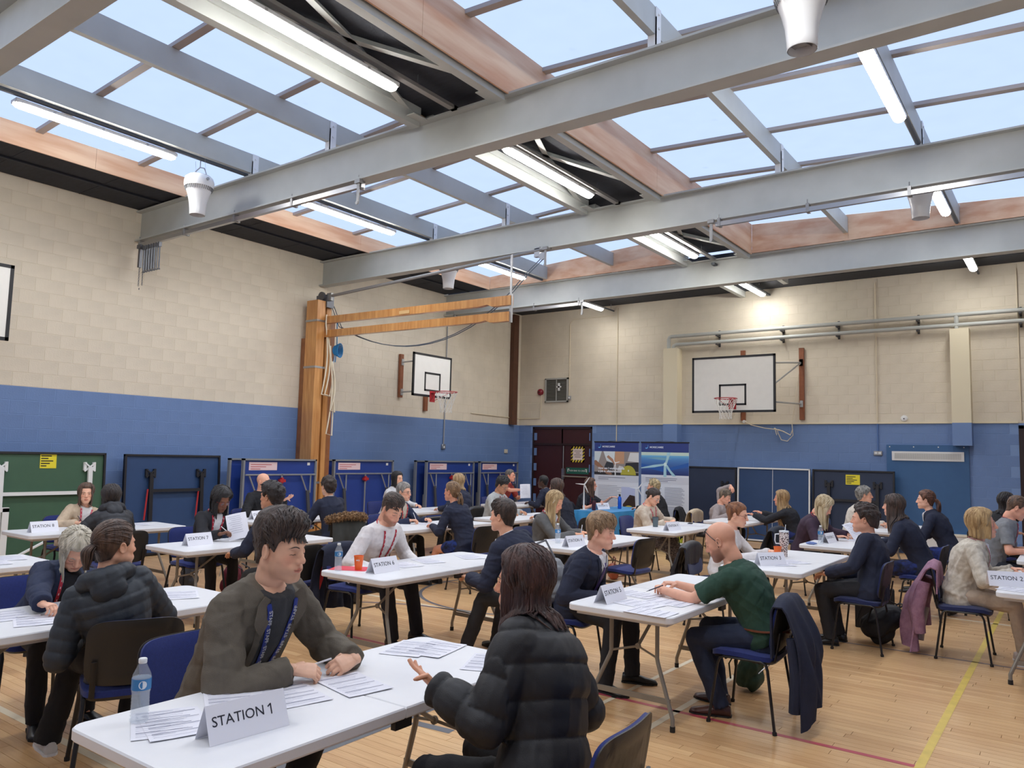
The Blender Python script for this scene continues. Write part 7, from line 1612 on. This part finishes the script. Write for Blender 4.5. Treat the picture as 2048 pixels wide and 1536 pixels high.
for a in ((-2.24, 4.62, 88, 'ruled form nearest the edge of the Station 5 table', 1), (-2.42, 4.82, 80, 'ruled form in the middle of the Station 5 table', 1), (-2.30, 5.02, 85, 'ruled form under the bare forearm of the man in green', 1), (-2.60, 5.15, 80, 'sheet before the hands of the man in green', 0),
          (-4.80, 5.02, 75, 'sheet beside the STATION 6 card', 0), (-4.82, 5.35, 70, 'sheets in the middle of the table with the orange cup', 0), (-4.74, 5.85, 60, 'sheet at the far end of the table with the orange cup', 0),
          (-4.95, 1.95, 80, 'ruled sheet before the white-haired woman', 1), (-4.72, 2.0, 70, 'sheet at the left frame edge before the white-haired woman', 1), (-4.85, 2.95, 60, 'folded sheets at the far end beside the ponytailed girl', 0), (-7.2, 2.7, 80, 'sheet on the table end at the left edge', 1), (-7.4, 2.9, 75, 'second sheet on the table end at the left edge', 1),
          (-9.6, 5.2, 70, 'sheet at the far end of the table before the green table', 0), (-7.2, 5.25, 70, 'sheet in front of the woman in black', 0), (-9.3, 7.9, 70, 'sheet on the table before the bald man in black', 0), (-7.38, 8.1, 80, 'sheet under the hands of the grey-haired woman in glasses', 0), (-7.3, 8.5, 80, 'sheet beyond the hands of the grey-haired woman in glasses', 0),
          (-9.2, 10.3, 70, 'sheet on the table behind the grey-haired woman', 0), (-7.3, 10.6, 70, 'sheet before the boy in the pale grey sweater', 0), (-7.2, 10.9, 80, 'second sheet before the boy in the pale grey sweater', 0), (-9.3, 13.2, 70, 'sheet before the man in the brick-red polo', 0), (-4.95, 7.75, 70, 'folded sheets left of the water bottle of the blonde in grey', 0), (-4.78, 8.2, 80, 'sheet the blonde in grey is writing on', 0),
          (-4.9, 10.95, 70, 'sheet before the woman in the cream sweater', 0), (-4.7, 11.1, 75, 'sheet beyond the card of the cream-sweater table', 0), (-4.6, 12.8, 70, 'sheet before the long-haired blonde in black', 0), (-2.3, 7.9, 55, 'sheet beside the leopard tumbler', 0), (-2.35, 7.65, 40, 'small sheet beside the card behind the man in green', 0),
          (-2.35, 10.75, 60, 'sheet before the blonde in purple', 0), (-2.3, 11.1, 80, 'far sheet on the table of the blonde in purple', 0), (-2.4, 13.3, 70, 'sheet before the curly grey-haired woman', 0), (-.4, 7.5, 70, 'sheet at the right edge under the corner card', 0), (-.3, 8.2, 80, 'sheet before the woman in linen', 0), (-.3, 10.5, 80, 'sheet before the man in the grey polo', 0)):
    sheet(a[0], a[1], a[2], a[3], style=a[4])
def held(p, n, up, lab, w=.21, h=.297, curlv=.02):
    r = thing('paper_sheet', lab, 'paper', p); F_ = frame(np.cross(up, n), n); mb = MB(); g = np.zeros((7, 5, 3))
    for i in range(7):
        for j in range(5): g[i, j] = F_ @ np.array([w * (j / 4 - .5), h * (i / 6 - .5), curlv * math.sin(i / 6 * 3) - curlv * (j / 4 - .5) ** 2 * 2])
    mb.grid(g, thick=.0008); part('page', mb, m_paper, r, smooth=60)
    mb = MB()
    for k in range(9): c = F_ @ np.array([-w * .1 + .01 * (k % 3), h * (.38 - .08 * k), curlv * math.sin((.5 + .38 - .08 * k) * 3) + .0015]); mb.box(c, (w * (.6 - .05 * (k % 3)), .002, .001), F_)
    part('printing', mb, m_rule, r, smooth=None)
held((-7.27, 5.02, .90), (.62, -.55, .45), (-.5, .1, .9), 'sheet held up by the woman in black with curly hair')
held((-9.2, 13.1, 1.0), (.5, -.75, .3), (-.2, .2, .9), 'sheet held out by the man in the brick-red polo')
held((-2.38, 10.95, .85), (.3, -.6, .8), (-.5, .3, .7), 'sheet lifted by the blonde in purple')
m_pl = mat('clear_plastic', (238, 244, 250), .06, alpha=.16); m_wat = mat('water', (214, 228, 240), .05, alpha=.2); m_lab = mat('label_blue', (60, 128, 184), .4); m_labw = mat('label_white', (226, 232, 238), .4)
def bottle(x, y, lab, z=.74, h=.225, r0=.0325, labz=(.105, .155)):
    k = h / .225; r = thing('water_bottle', lab, 'bottle', (x, y, z)); pr = [(.0, .004), (r0 * .8, .0), (r0 * .96, .006)]
    for i in range(8): zz = .016 + .0115 * i; pr += [(r0 * .97, zz), (r0 * .90, zz + .0055)]
    pr += [(r0 * .97, .108), (r0, .112), (r0, .160), (r0 * .92, .170), (r0 * .42, .205), (r0 * .40, .212)]
    mb = MB(); mb.lathe([(a, b * k) for a, b in pr], n=24, cap=False); part('bottle_body', mb, m_pl, r, smooth=80)
    mb = MB(); mb.lathe([(0, .006)] + [(a * .95, b * k) for a, b in pr[2:-3]] + [(0, .160 * k)], n=20, cap=False); part('water_fill', mb, m_wat, r, smooth=80)
    mb = MB(); mb.lathe([(r0 * 1.015, .118 * k), (r0 * 1.015, .156 * k)], n=24, cap=False); lb = part('label', mb, m_lab, r, smooth=80)
    mb = MB(); a0 = math.atan2(-y, -x) + .15
    q = []
    for t in np.linspace(0, 2 * PI, 15)[:-1]: a = a0 + .42 * math.cos(t); q.append((r0 * 1.03 * math.cos(a), r0 * 1.03 * math.sin(a), (.137 + .0145 * math.sin(t)) * k))
    mb.add(q, [tuple(range(14))]); part('label_roundel', mb, m_labw, lb, smooth=None)
    mb = MB(); mb.lathe([(.0138, .207 * k), (.0145, .209 * k), (.0145, .222 * k), (.012, .2245 * k), (0, .225 * k)], n=18); part('cap', mb, m_wht, r, smooth=60)
bottle(-2.735, 1.53, 'large clear water bottle with a blue label at the near end of the nearest table')
bottle(-4.96, 4.40, 'water bottle beside the orange cup on the red folder'); bottle(-4.80, 7.50, 'water bottle beside the blonde woman in grey'); bottle(-2.55, 9.90, 'water bottle before the blonde in purple')
bottle(-.30, 7.98, 'water bottle at the right edge beside the linen sleeve'); bottle(-.32, 10.35, 'water bottle at the right edge before the man in the grey polo')
def cup(x, y, lab, c=(236, 112, 44), z=.74, h=.105, mark=1):
    r = thing('paper_cup', lab, 'cup', (x, y, z)); mc = mat('cup_%d_%d_%d' % c, c, .45)
    mb = MB(); mb.lathe([(.028, .0), (.029, .004), (.04, h), (.042, h), (.042, h - .004), (.038, h - .002), (.028, .008), (0, .008)], n=24); part('cup_wall', mb, mc, r, smooth=50)
    mb = MB(); mb.tube([(.0405 * math.cos(a), .0405 * math.sin(a), h) for a in np.linspace(0, 2 * PI, 25)[:-1]], .0018, 5, closed=True); part('rim', mb, mc, r)
    if mark: mb = MB(); text_on(mb, 'ory', .022, (.0375 * .6, -.0375 * .8, h * .72), (.8, .6, 0), (.1, -.12, 1), bold=.0006); part('cup_lettering', mb, m_wht, r, smooth=None)
cup(-4.88, 4.55, 'orange paper cup on the red folder', h=.115); cup(-2.53, 8.16, 'orange paper cup beside the leopard tumbler', h=.11, mark=0); cup(-7.6 + .1, 9.85, 'orange cup before the boy in the pale grey sweater', mark=0); cup(-.36, 8.02, 'pale brown paper cup beside the linen sleeve', (206, 180, 150), mark=0)
r = thing('tumbler', 'tall leopard-print tumbler with a straw', 'tumbler', (-2.50, 8.28, .74))
lm_ = bpy.data.materials.new('leopard_print'); lm_.use_nodes = True; n_ = lm_.node_tree; b_ = n_.nodes['Principled BSDF']; vo = n_.nodes.new('ShaderNodeTexVoronoi'); vo.inputs['Scale'].default_value = 62; tc_ = n_.nodes.new('ShaderNodeTexCoord'); n_.links.new(tc_.outputs['Object'], vo.inputs['Vector'])
cr_ = n_.nodes.new('ShaderNodeValToRGB'); cr_.color_ramp.interpolation = 'CONSTANT'; e_ = cr_.color_ramp.elements; e_[0].color = (*lin((150, 112, 96)), 1); e_[1].position = .22; e_[1].color = (*lin((46, 34, 34)), 1); k_ = e_.new(.44); k_.color = (*lin((226, 214, 210)), 1); n_.links.new(vo.outputs['Distance'], cr_.inputs['Fac']); n_.links.new(cr_.outputs['Color'], b_.inputs['Base Color']); b_.inputs['Roughness'].default_value = .35
mb = MB(); mb.lathe([(.030, 0), (.033, .004), (.035, .11), (.047, .125), (.048, .25), (.045, .255)], n=26); part('cup_wall', mb, lm_, r, smooth=40)
mb = MB(); mb.lathe([(.049, .252), (.049, .266), (.02, .27), (0, .27)], n=26); part('lid', mb, m_labw, r); mb = MB(); mb.tube([(.01, 0, .26), (.018, 0, .33)], .004, 8); part('straw', mb, m_wht, r); mb = MB(); mb.tube([(-.046, .0, .23), (-.09, .0, .225), (-.095, 0, .16), (-.085, 0, .13), (-.046, 0, .13)], .007, 8); part('handle', mb, m_labw, r)
r = thing('tumbler', 'dark grey cup before the woman in the cream sweater', 'cup', (-4.98, 10.4, .74)); mb = MB(); mb.lathe([(.034, 0), (.036, .003), (.045, .14), (.042, .14), (.034, .01), (0, .01)], n=22); part('cup_wall', mb, mat('slate_cup', (88, 102, 108), .5), r, smooth=40)
mb = MB(); mb.lathe([(.0455, .135), (.0465, .142), (.044, .143)], n=22, cap=False); part('rim', mb, mat('slate_rim', (70, 82, 88), .5), r)
r = thing('folder', 'red folder under the bottle and orange cup', 'folder', (-4.97, 4.55, .7405), .5); mb = MB(); mb.box2((-.16, -.12, 0), (.16, .12, .0006)); part('cover', mb, mat('red_card', (212, 38, 66), .5), r); 
mb = MB(); mb.box2((-.155, -.115, .0006), (.15, .115, .0009)); part('cover', mb, mat('red_card2', (222, 48, 74), .5), r)
def pen(p, d, lab, c=(228, 228, 232), L=.14):
    r = thing('pen', lab, 'pen', p); d = unit(d); F_ = frame(d, (0, 0, 1) if abs(d[2]) < .9 else (0, 1, 0)); mb = MB(); mb.tube([F_ @ np.array([x, 0, 0]) for x in (-L * .45, L * .35)], .0042, 8); part('barrel', mb, mat('pen_%d_%d_%d' % c, c, .35), r)
    mb = MB(); mb.tube([F_ @ np.array([x, 0, 0]) for x in (L * .35, L * .5)], [.0042, .0012], 8); part('tip', mb, m_steel, r)
pen((-2.70, 2.30, .80), (-.5, -.8, -.25), 'white pen in the hand of the man in olive'); pen((-4.83, 2.02, .748), (.3, 1, 0), 'white and red pen before the white-haired woman'); pen((-4.89, 8.17, .84), (-.1, -.1, -1), 'white pen in the hand of the blonde in grey')
pen((-2.47, 5.16, .80), (-.6, -.6, -.3), 'dark pen in the hand of the man in green', (50, 50, 70)); pen((-7.46, 7.97, .84), (.3, .2, -.8), 'white pen of the grey-haired woman in glasses'); pen((-7.30, 4.90, .86), (.3, .5, -.5), 'white pen of the woman in black reading'); pen((-2.42, 10.95, .83), (.2, .1, -1), 'white pen of the blonde in purple'); pen((-9.68, 4.52, .83), (.5, .2, -.5), 'dark pen of the woman in the beige cardigan', (50, 50, 60))
r = thing('phone', 'dark phone on the table of the woman in the cream sweater', 'phone', (-4.85, 11.35, .741), .3); mb = MB(); mb.box2((-.035, -.075, 0), (.035, .075, .008), bev=.003); part('case', mb, m_blk, r); mb = MB(); mb.box2((-.032, -.07, .008), (.032, .07, .0085)); part('screen', mb, mat('screen_off', (20, 22, 28), .1), r)
def turbine(x, y, lab, a, h=.44, z=.746, s_=1.):
    r = thing('model_wind_turbine', lab, 'model', (x, y, z), a); mb = MB(); mb.lathe([(.07, 0), (.07, .008), (.0, .009)], n=20); part('stand', mb, m_wht, r)
    mb = MB(); mb.tube([(0, 0, .008), (0, 0, h)], [.017, .009], 10); part('tower', mb, m_wht, r); mb = MB(); mb.tube([(-.05, 0, h + .01), (.04, 0, h + .01)], [.012, .015], 10); mb.lathe([(0, .03), (.014, .02), (.017, 0)], (.04, 0, h + .01), 12, roty(PI / 2)); part('nacelle', mb, m_wht, r)
    for k in range(3):
        t = k * 2 * PI / 3 + .6; mb = MB(); d = np.array([0, math.sin(t), math.cos(t)]); sd = np.array([.25, math.cos(t), -math.sin(t)]); mb.tube([np.array([.052, 0, h + .01]) + d * q for q in (0, .03, .08, .17)], [.007, .013, .011, .003], 6, flat=.3, up=(1, 0, 0)); part('blade', mb, m_wht, r)
turbine(-7.47, 12.55, 'larger white model wind turbine at the left end of the blue cloth', -.9, .46); turbine(-6.99, 13.82, 'white model wind turbine at the right end of the blue cloth', -1.1, .38)
r = thing('drinks_flask', 'bright blue metal bottle on the blue cloth', 'bottle', (-7.2, 13.45, .746)); mb = MB(); mb.lathe([(.034, 0), (.036, .01), (.036, .2), (.02, .235), (.018, .24)], n=22); part('bottle_body', mb, mat('flask_blue', (24, 96, 210), .25, metal=.3), r, smooth=50); mb = MB(); mb.lathe([(.02, .238), (.02, .27), (.01, .28), (0, .28)], n=16); part('cap', mb, m_blk, r)
r = thing('drinks_flask', 'dark maroon flask beside the larger model wind turbine', 'bottle', (-7.3, 12.63, .746)); mb = MB(); mb.lathe([(.034, 0), (.038, .01), (.038, .17), (.034, .18)], n=20); part('bottle_body', mb, mat('flask_maroon', (70, 26, 40), .3), r, smooth=50); mb = MB(); mb.lathe([(.038, .18), (.036, .22), (.0, .224)], n=16); part('cap', mb, m_blk, r)
r = thing('pencil_case', 'crumpled blue wrapper beside the bottle of the blonde in purple', 'wrapper', (-2.62, 9.76, .741)); mb = MB(); ell(mb, (0, 0, .016), (.07, .03, .016)); V_, N_, F_ = remesh(np.concatenate(mb.v), mb.f, .004, 1); V_ = ripple(V_, N_, .006, 5, 70); link('wrapper', np_mesh('wrapper', V_, F_, [mat('wrapper_blue', (108, 130, 186), .4)]), r); r.name = 'wrapper_bundle'
mb = MB(); mb.box((.05, 0, .02), (.04, .03, .004)); part('wrapper_tag', mb, m_white, r)
# ---- coats over chair backs
def drape(x, y, a, c, lab, w=.5, back=.55, front=.2, seed=1, rough=.85, name='draped_coat', flare=.12, lean=0., col2=None, quilt=0., kind='coat', hang=(0, 0), top=.835, bump=.25, bulk=.03):
    r = thing(name, lab, kind, (x, y, 0), math.radians(a)); nu_, nv_ = 26, 30; G = np.zeros((nv_, nu_, 3)); g = np.random.RandomState(seed); ph = g.uniform(0, 6, 6)
    L = front + .09 + back
    for i in range(nv_):
        s_ = i / (nv_ - 1) * L
        if s_ < front: px_, pz, dn = -.185, top - .02 - (front - s_), front - s_
        elif s_ < front + .09: t = (s_ - front) / .09 * PI; px_, pz, dn = -.235 + .05 * math.cos(t), top - .02 + .035 * math.sin(t), 0
        else: dn = s_ - front - .09; px_, pz = -.29 - .04 * math.sin(min(1, dn / .3) * PI / 2), top - .02 - dn
        for j in range(nu_):
            u_ = j / (nu_ - 1) * 2 - 1; ww = w / 2 * (1 + flare * dn / .5 * (1 + .3 * math.sin(ph[0] + dn * 6))); fold = (.004 + .055 * min(1, dn / .45)) * (math.sin(u_ * 7 + ph[1] + 1.5 * math.sin(dn * 4 + ph[2])) * .55 + math.sin(u_ * 15 + ph[3] + dn * 5) * .3)
            sg = -1 if s_ > front + .045 else .25; hem = (hang[0] * max(0, u_) + hang[1] * max(0, -u_)) * min(1, dn / back) if s_ > front else 0
            q_ = quilt * abs(math.sin(PI * dn / .07)) ** .5 if quilt else 0
            droop = .05 * abs(u_) ** 3 * (1 if dn == 0 else 1)
            G[i, j] = (px_ + (fold - q_ * .5) * sg * 1.0 - (.0 if sg > 0 else .02 * min(1, dn / .2) + bulk * min(1, dn / .35) * (1 - .4 * abs(u_)) * (.75 + .25 * math.sin(u_ * 9 + ph[4] + dn * 4))), u_ * ww, max(.03, pz - droop - hem * (1 if dn else 0)))
    mb = MB(); mb.grid(G, thick=.012 if not quilt else .02); part('fabric', mb, mat('coat_%d_%d_%d' % c, c, rough, var=.15, vscale=14, bump=bump, bscale=160, col2=col2), r, smooth=80)
    return r, G
r, G = drape(-1.83, 5.33, 183, (34, 40, 62), 'navy jacket hung over the chair of the man in green', w=.50, back=.66, front=.30, seed=3, flare=.02, hang=(.06, -.02), bulk=.09)
for (yy, z0, z1) in ((.2, .6, .15), (-.21, .62, .2)):      # hanging sleeves
    mb = MB(); mb.tube([(-.31, yy, z0), (-.34, yy * 1.05, (z0 + z1) / 2), (-.33, yy * 1.1, z1)], [.05, .06, .055], 12, flat=.7); part('sleeve', mb, bpy.data.materials['coat_34_40_62'], r)
mb = MB(); mb.tube([(-.33, -.16, .16), (-.335, -.165, .06)], .003, 5); mb.box((-.335, -.165, .05), (.008, .008, .03)); part('zip_pull', mb, m_blk, r)
r, G = drape(-.88, 8.27, 2, (176, 134, 156), 'dusty pink fleece coat hung over the chair of the woman in linen', w=.46, back=.74, front=.2, seed=5, flare=.16, hang=(-.1, .02), col2=(150, 108, 132), bump=.8, bulk=.15)
mb = MB(); mb.tube([(-.32, .05, .4), (-.36, .02, .25), (-.37, -.02, .1)], [.07, .09, .075], 12, flat=.5); part('lining', mb, mat('lining_grey', (150, 140, 146), .5, var=.15), r)
for yy in (.2, -.2): mb = MB(); mb.tube([(-.3, yy, .66), (-.36, yy * 1.15, .4), (-.34, yy * 1.1, .2)], [.055, .06, .05], 12); part('sleeve', mb, bpy.data.materials['coat_176_134_156'], r)
r, G = drape(-8.30, 7.33, 168, (58, 60, 58), 'dark parka with a brown fur-trimmed hood hung over a chair', w=.50, back=.6, front=.12, seed=7)
P_ = [(-.20 - .12 * math.sin(t), .27 * math.cos(t) * 1.0, .86 - .05 * abs(math.cos(t)) ** 2) for t in np.linspace(-.1, PI + .1, 13)]; mb = MB(); mb.tube(P_, .05, 12); V_, N_, F_ = remesh(np.concatenate(mb.v), mb.f, .009, 1); V_ = ripple(V_, N_, .012, 9, 60)
fo = link('fur_trim', np_mesh('fur_trim', V_, F_, [mat('fur_brown', (176, 142, 104), .9, col2=(96, 70, 50), vscale=40, bump=1.0, bscale=160)]), r)
k = 260; g = np.random.RandomState(3); ix = g.randint(0, len(V_), k * 3); t0 = V_[ix]; n0 = N_[ix] + g.normal(size=(k * 3, 3)) * .4; n0 /= np.linalg.norm(n0, axis=1)[:, None]; pth = np.stack([t0 - n0 * .005, t0 + n0 * .012, t0 + n0 * .026 + np.array([0, 0, -.006])], 1); Vt, Ft = tubes(pth, np.outer(np.ones(k * 3), [.0045, .0035, .0008]), 4)
tag(link('fur_tufts', np_mesh('fur_tufts', Vt, Ft, [bpy.data.materials['fur_brown']]), r), kind='stuff')
drape(-8.1, 10.42, 2, (38, 40, 46), 'long black padded coat over the chair of the boy in the pale grey sweater', w=.46, back=.6, seed=11, rough=.45, quilt=.02)
drape(-6.3, 13.62, 192, (30, 31, 38), 'black coat spread over the chair before the turbine banner', w=.5, back=.5, seed=12, flare=.5)
r, G = drape(-3.18, 8.02, 4, (42, 44, 52), 'black padded coat over the chair behind the head of the man in green', w=.5, back=.52, seed=13, rough=.42, quilt=.022)
drape(-5.35, 13.3, 0, (206, 188, 162), 'beige mac over the chair before the navy tables', w=.5, back=.6, seed=14, flare=.1)
drape(-3.12, 10.78, 0, (44, 50, 64), 'dark slate coat on the chair of the blonde in purple', w=.5, back=.5, seed=15)
drape(-3.1, 13.3, 8, (44, 74, 124), 'blue denim jacket over the chair of the curly grey-haired woman', w=.48, back=.45, seed=16)
r, G = drape(-5.58, 5.2, 2, (30, 36, 58), 'navy coat over the chair behind the bearded man in white', w=.52, back=.62, seed=17)
mb = MB(); mb.add([(-.36, .12, .66), (-.365, .24, .60), (-.37, .16, .44), (-.35, .1, .62)], [(0, 1, 2, 3)]); mb.add([(-.37, -.18, .62), (-.37, -.05, .6), (-.375, -.14, .36)], [(0, 1, 2)]); part('red_lining', mb, mat('red_cloth', (206, 54, 66), .6), r, smooth=None)
drape(-8.42, 13.1, 186, (30, 34, 52), 'dark coat over the chair of the close-cropped schoolboy', w=.46, back=.4, seed=18)
r = thing('shoulder_bag', 'grey canvas bag slung behind the boy at the table with the orange cup', 'bag', (-3.50, 5.42, 0)); mb = MB(); ell(mb, (-.02, 0, .72), (.10, .19, .17)); ell(mb, (.02, .02, .62), (.11, .18, .10)); V_, N_, F_ = remesh(np.concatenate(mb.v), mb.f, .011, 2); V_ = ripple(V_, N_, .012, 4, 16)
link('bag_body', np_mesh('bag_body', V_, F_, [mat('bag_grey', (150, 152, 156), .8, var=.12, bump=.2)]), r); mb = MB(); mb.tube([(-.06, -.17, .8), (-.12, -.1, 1.0), (-.12, .05, 1.02), (-.05, .16, .8)], .012, 6, flat=.4); part('strap', mb, mat('bag_strap_grey', (120, 122, 128), .8), r)
# ---- bags on the floor
def backpack(x, y, a, c, lab, s_=1., tilt=0., c2=None, z=.0):
    r = thing('backpack', lab, 'bag', (x, y, z), math.radians(a)); R_ = roty(tilt); mb = MB(); ell(mb, (0, 0, .2), (.11, .155, .2), n=16); mb.box((0, 0, .18), (.17, .26, .28), bev=.04); ell(mb, (.1, 0, .14), (.06, .12, .11), n=14); V_, N_, F_ = remesh(np.concatenate(mb.v), mb.f, .012, 5); V_ = ripple(V_, N_, .008, 6, 14)
    V_ = (V_ - [0, 0, .2]) @ R_.T; V_ = V_ * s_; V_[:, 2] -= V_[:, 2].min(); link('bag_body', np_mesh('bag_body', V_, F_, [mat('bag_%d_%d_%d' % c, c, .7, var=.12, bump=.2)]), r)
    top_ = V_[:, 2].max(); c2 = c2 or tuple(int(v * .7) for v in c); ms = mat('strap_%d_%d_%d' % c2, c2, .6)
    for sy in (-.07, .07): mb = MB(); P_ = (np.array([(-.08, sy, .36), (-.17, sy, .30), (-.17, sy * 1.1, .15), (-.09, sy * 1.2, .04)]) - [0, 0, .2]) @ R_.T * s_; P_[:, 2] += .2 * s_; mb.tube(P_, .014, 6, flat=.4); part('strap', mb, ms, r)
    mb = MB(); P_ = (np.array([(-.02, -.04, .39), (-.02, -.03, .43), (-.02, .03, .43), (-.02, .04, .39)]) - [0, 0, .2]) @ R_.T * s_; P_[:, 2] += .2 * s_; mb.tube(P_, .008, 6); part('handle', mb, ms, r)
    mb = MB(); P_ = (np.array([(.105, -.12, .26), (.12, -.06, .33), (.12, .06, .33), (.105, .12, .26)]) - [0, 0, .2]) @ R_.T * s_; P_[:, 2] += .2 * s_; mb.tube(P_, .004, 5); part('zip', mb, m_steel, r); return r
backpack(-1.58, 8.30, 40, (30, 31, 36), 'black backpack lying tipped under the chair of the curly-haired schoolboy', 1.1, 1.0)
backpack(-8.05, 5.55, 200, (110, 24, 44), 'dark red backpack behind the legs of the table of the woman in black', 1.0, .2, (30, 30, 34)); backpack(-4.85, 3.35, 20, (44, 44, 48), 'black rucksack on the floor behind the chair of the man in olive', .95, 1.1, (120, 30, 44))
backpack(-1.25, 10.45, 60, (64, 62, 60), 'dark grey bag under the chair of the girl with the fringe', .9, .8); backpack(-2.05, 5.92, 0, (46, 72, 56), 'dark green bag on the floor beside the brown boots', .8, .5)
backpack(-8.9, 5.5, 30, (52, 54, 60), 'dark bag on the floor between the tables at left', .8, .4); backpack(-6.75, 6.2, 30, (40, 42, 50), 'navy bag on the floor behind the head of the man in olive', .9, .3)
r = thing('tote_bag', 'flat black tote bag standing behind the curly-haired schoolboy', 'bag', (-1.78, 9.0, 0), .2); mb = MB(); mb.prism([(-.19, -.04), (.19, -.04), (.19, .04), (-.19, .04)], 0, .42, bev=.01); part('bag_body', mb, mat('tote_black', (34, 32, 34), .8, var=.1), r)
mb = MB(); mb.tube([(-.1, -.04, .41), (-.1, -.06, .6), (.1, -.06, .6), (.1, -.04, .41)], .012, 6, flat=.4); part('handle', mb, mat('tote_handle', (190, 178, 160), .8), r)
r = thing('handbag', 'tan leather handbag on the floor under the empty chair', 'bag', (-5.42, 9.95, 0), .6); mb = MB(); ell(mb, (0, 0, .11), (.09, .17, .115), n=16); mb.box((0, 0, .08), (.13, .28, .14), bev=.03); V_, N_, F_ = remesh(np.concatenate(mb.v), mb.f, .01, 4); link('bag_body', np_mesh('bag_body', V_, F_, [mat('leather_tan', (146, 72, 48), .45, var=.1)]), r)
mb = MB(); mb.tube([(0, -.14, .18), (.02, -.12, .3), (.02, .12, .3), (0, .14, .18)], .009, 6); mb.tube([(.06, .1, .02), (.2, .22, .012), (.12, .4, .012)], .007, 5); part('strap', mb, mat('leather_dark', (110, 50, 36), .45), r)
r = thing('handbag', 'dark red handbag on the back of the chair of the long-haired blonde', 'bag', (-3.50, 12.6, 0), .2); mb = MB(); mb.box((0, 0, .18), (.1, .26, .2), bev=.03); part('bag_body', mb, mat('bag_maroon', (72, 32, 40), .5), r); mb = MB(); mb.tube([(0, -.1, .28), (0, -.08, .46), (0, .08, .46), (0, .1, .28)], .009, 6); part('handle', mb, mat('bag_maroon_h', (60, 26, 34), .5), r)
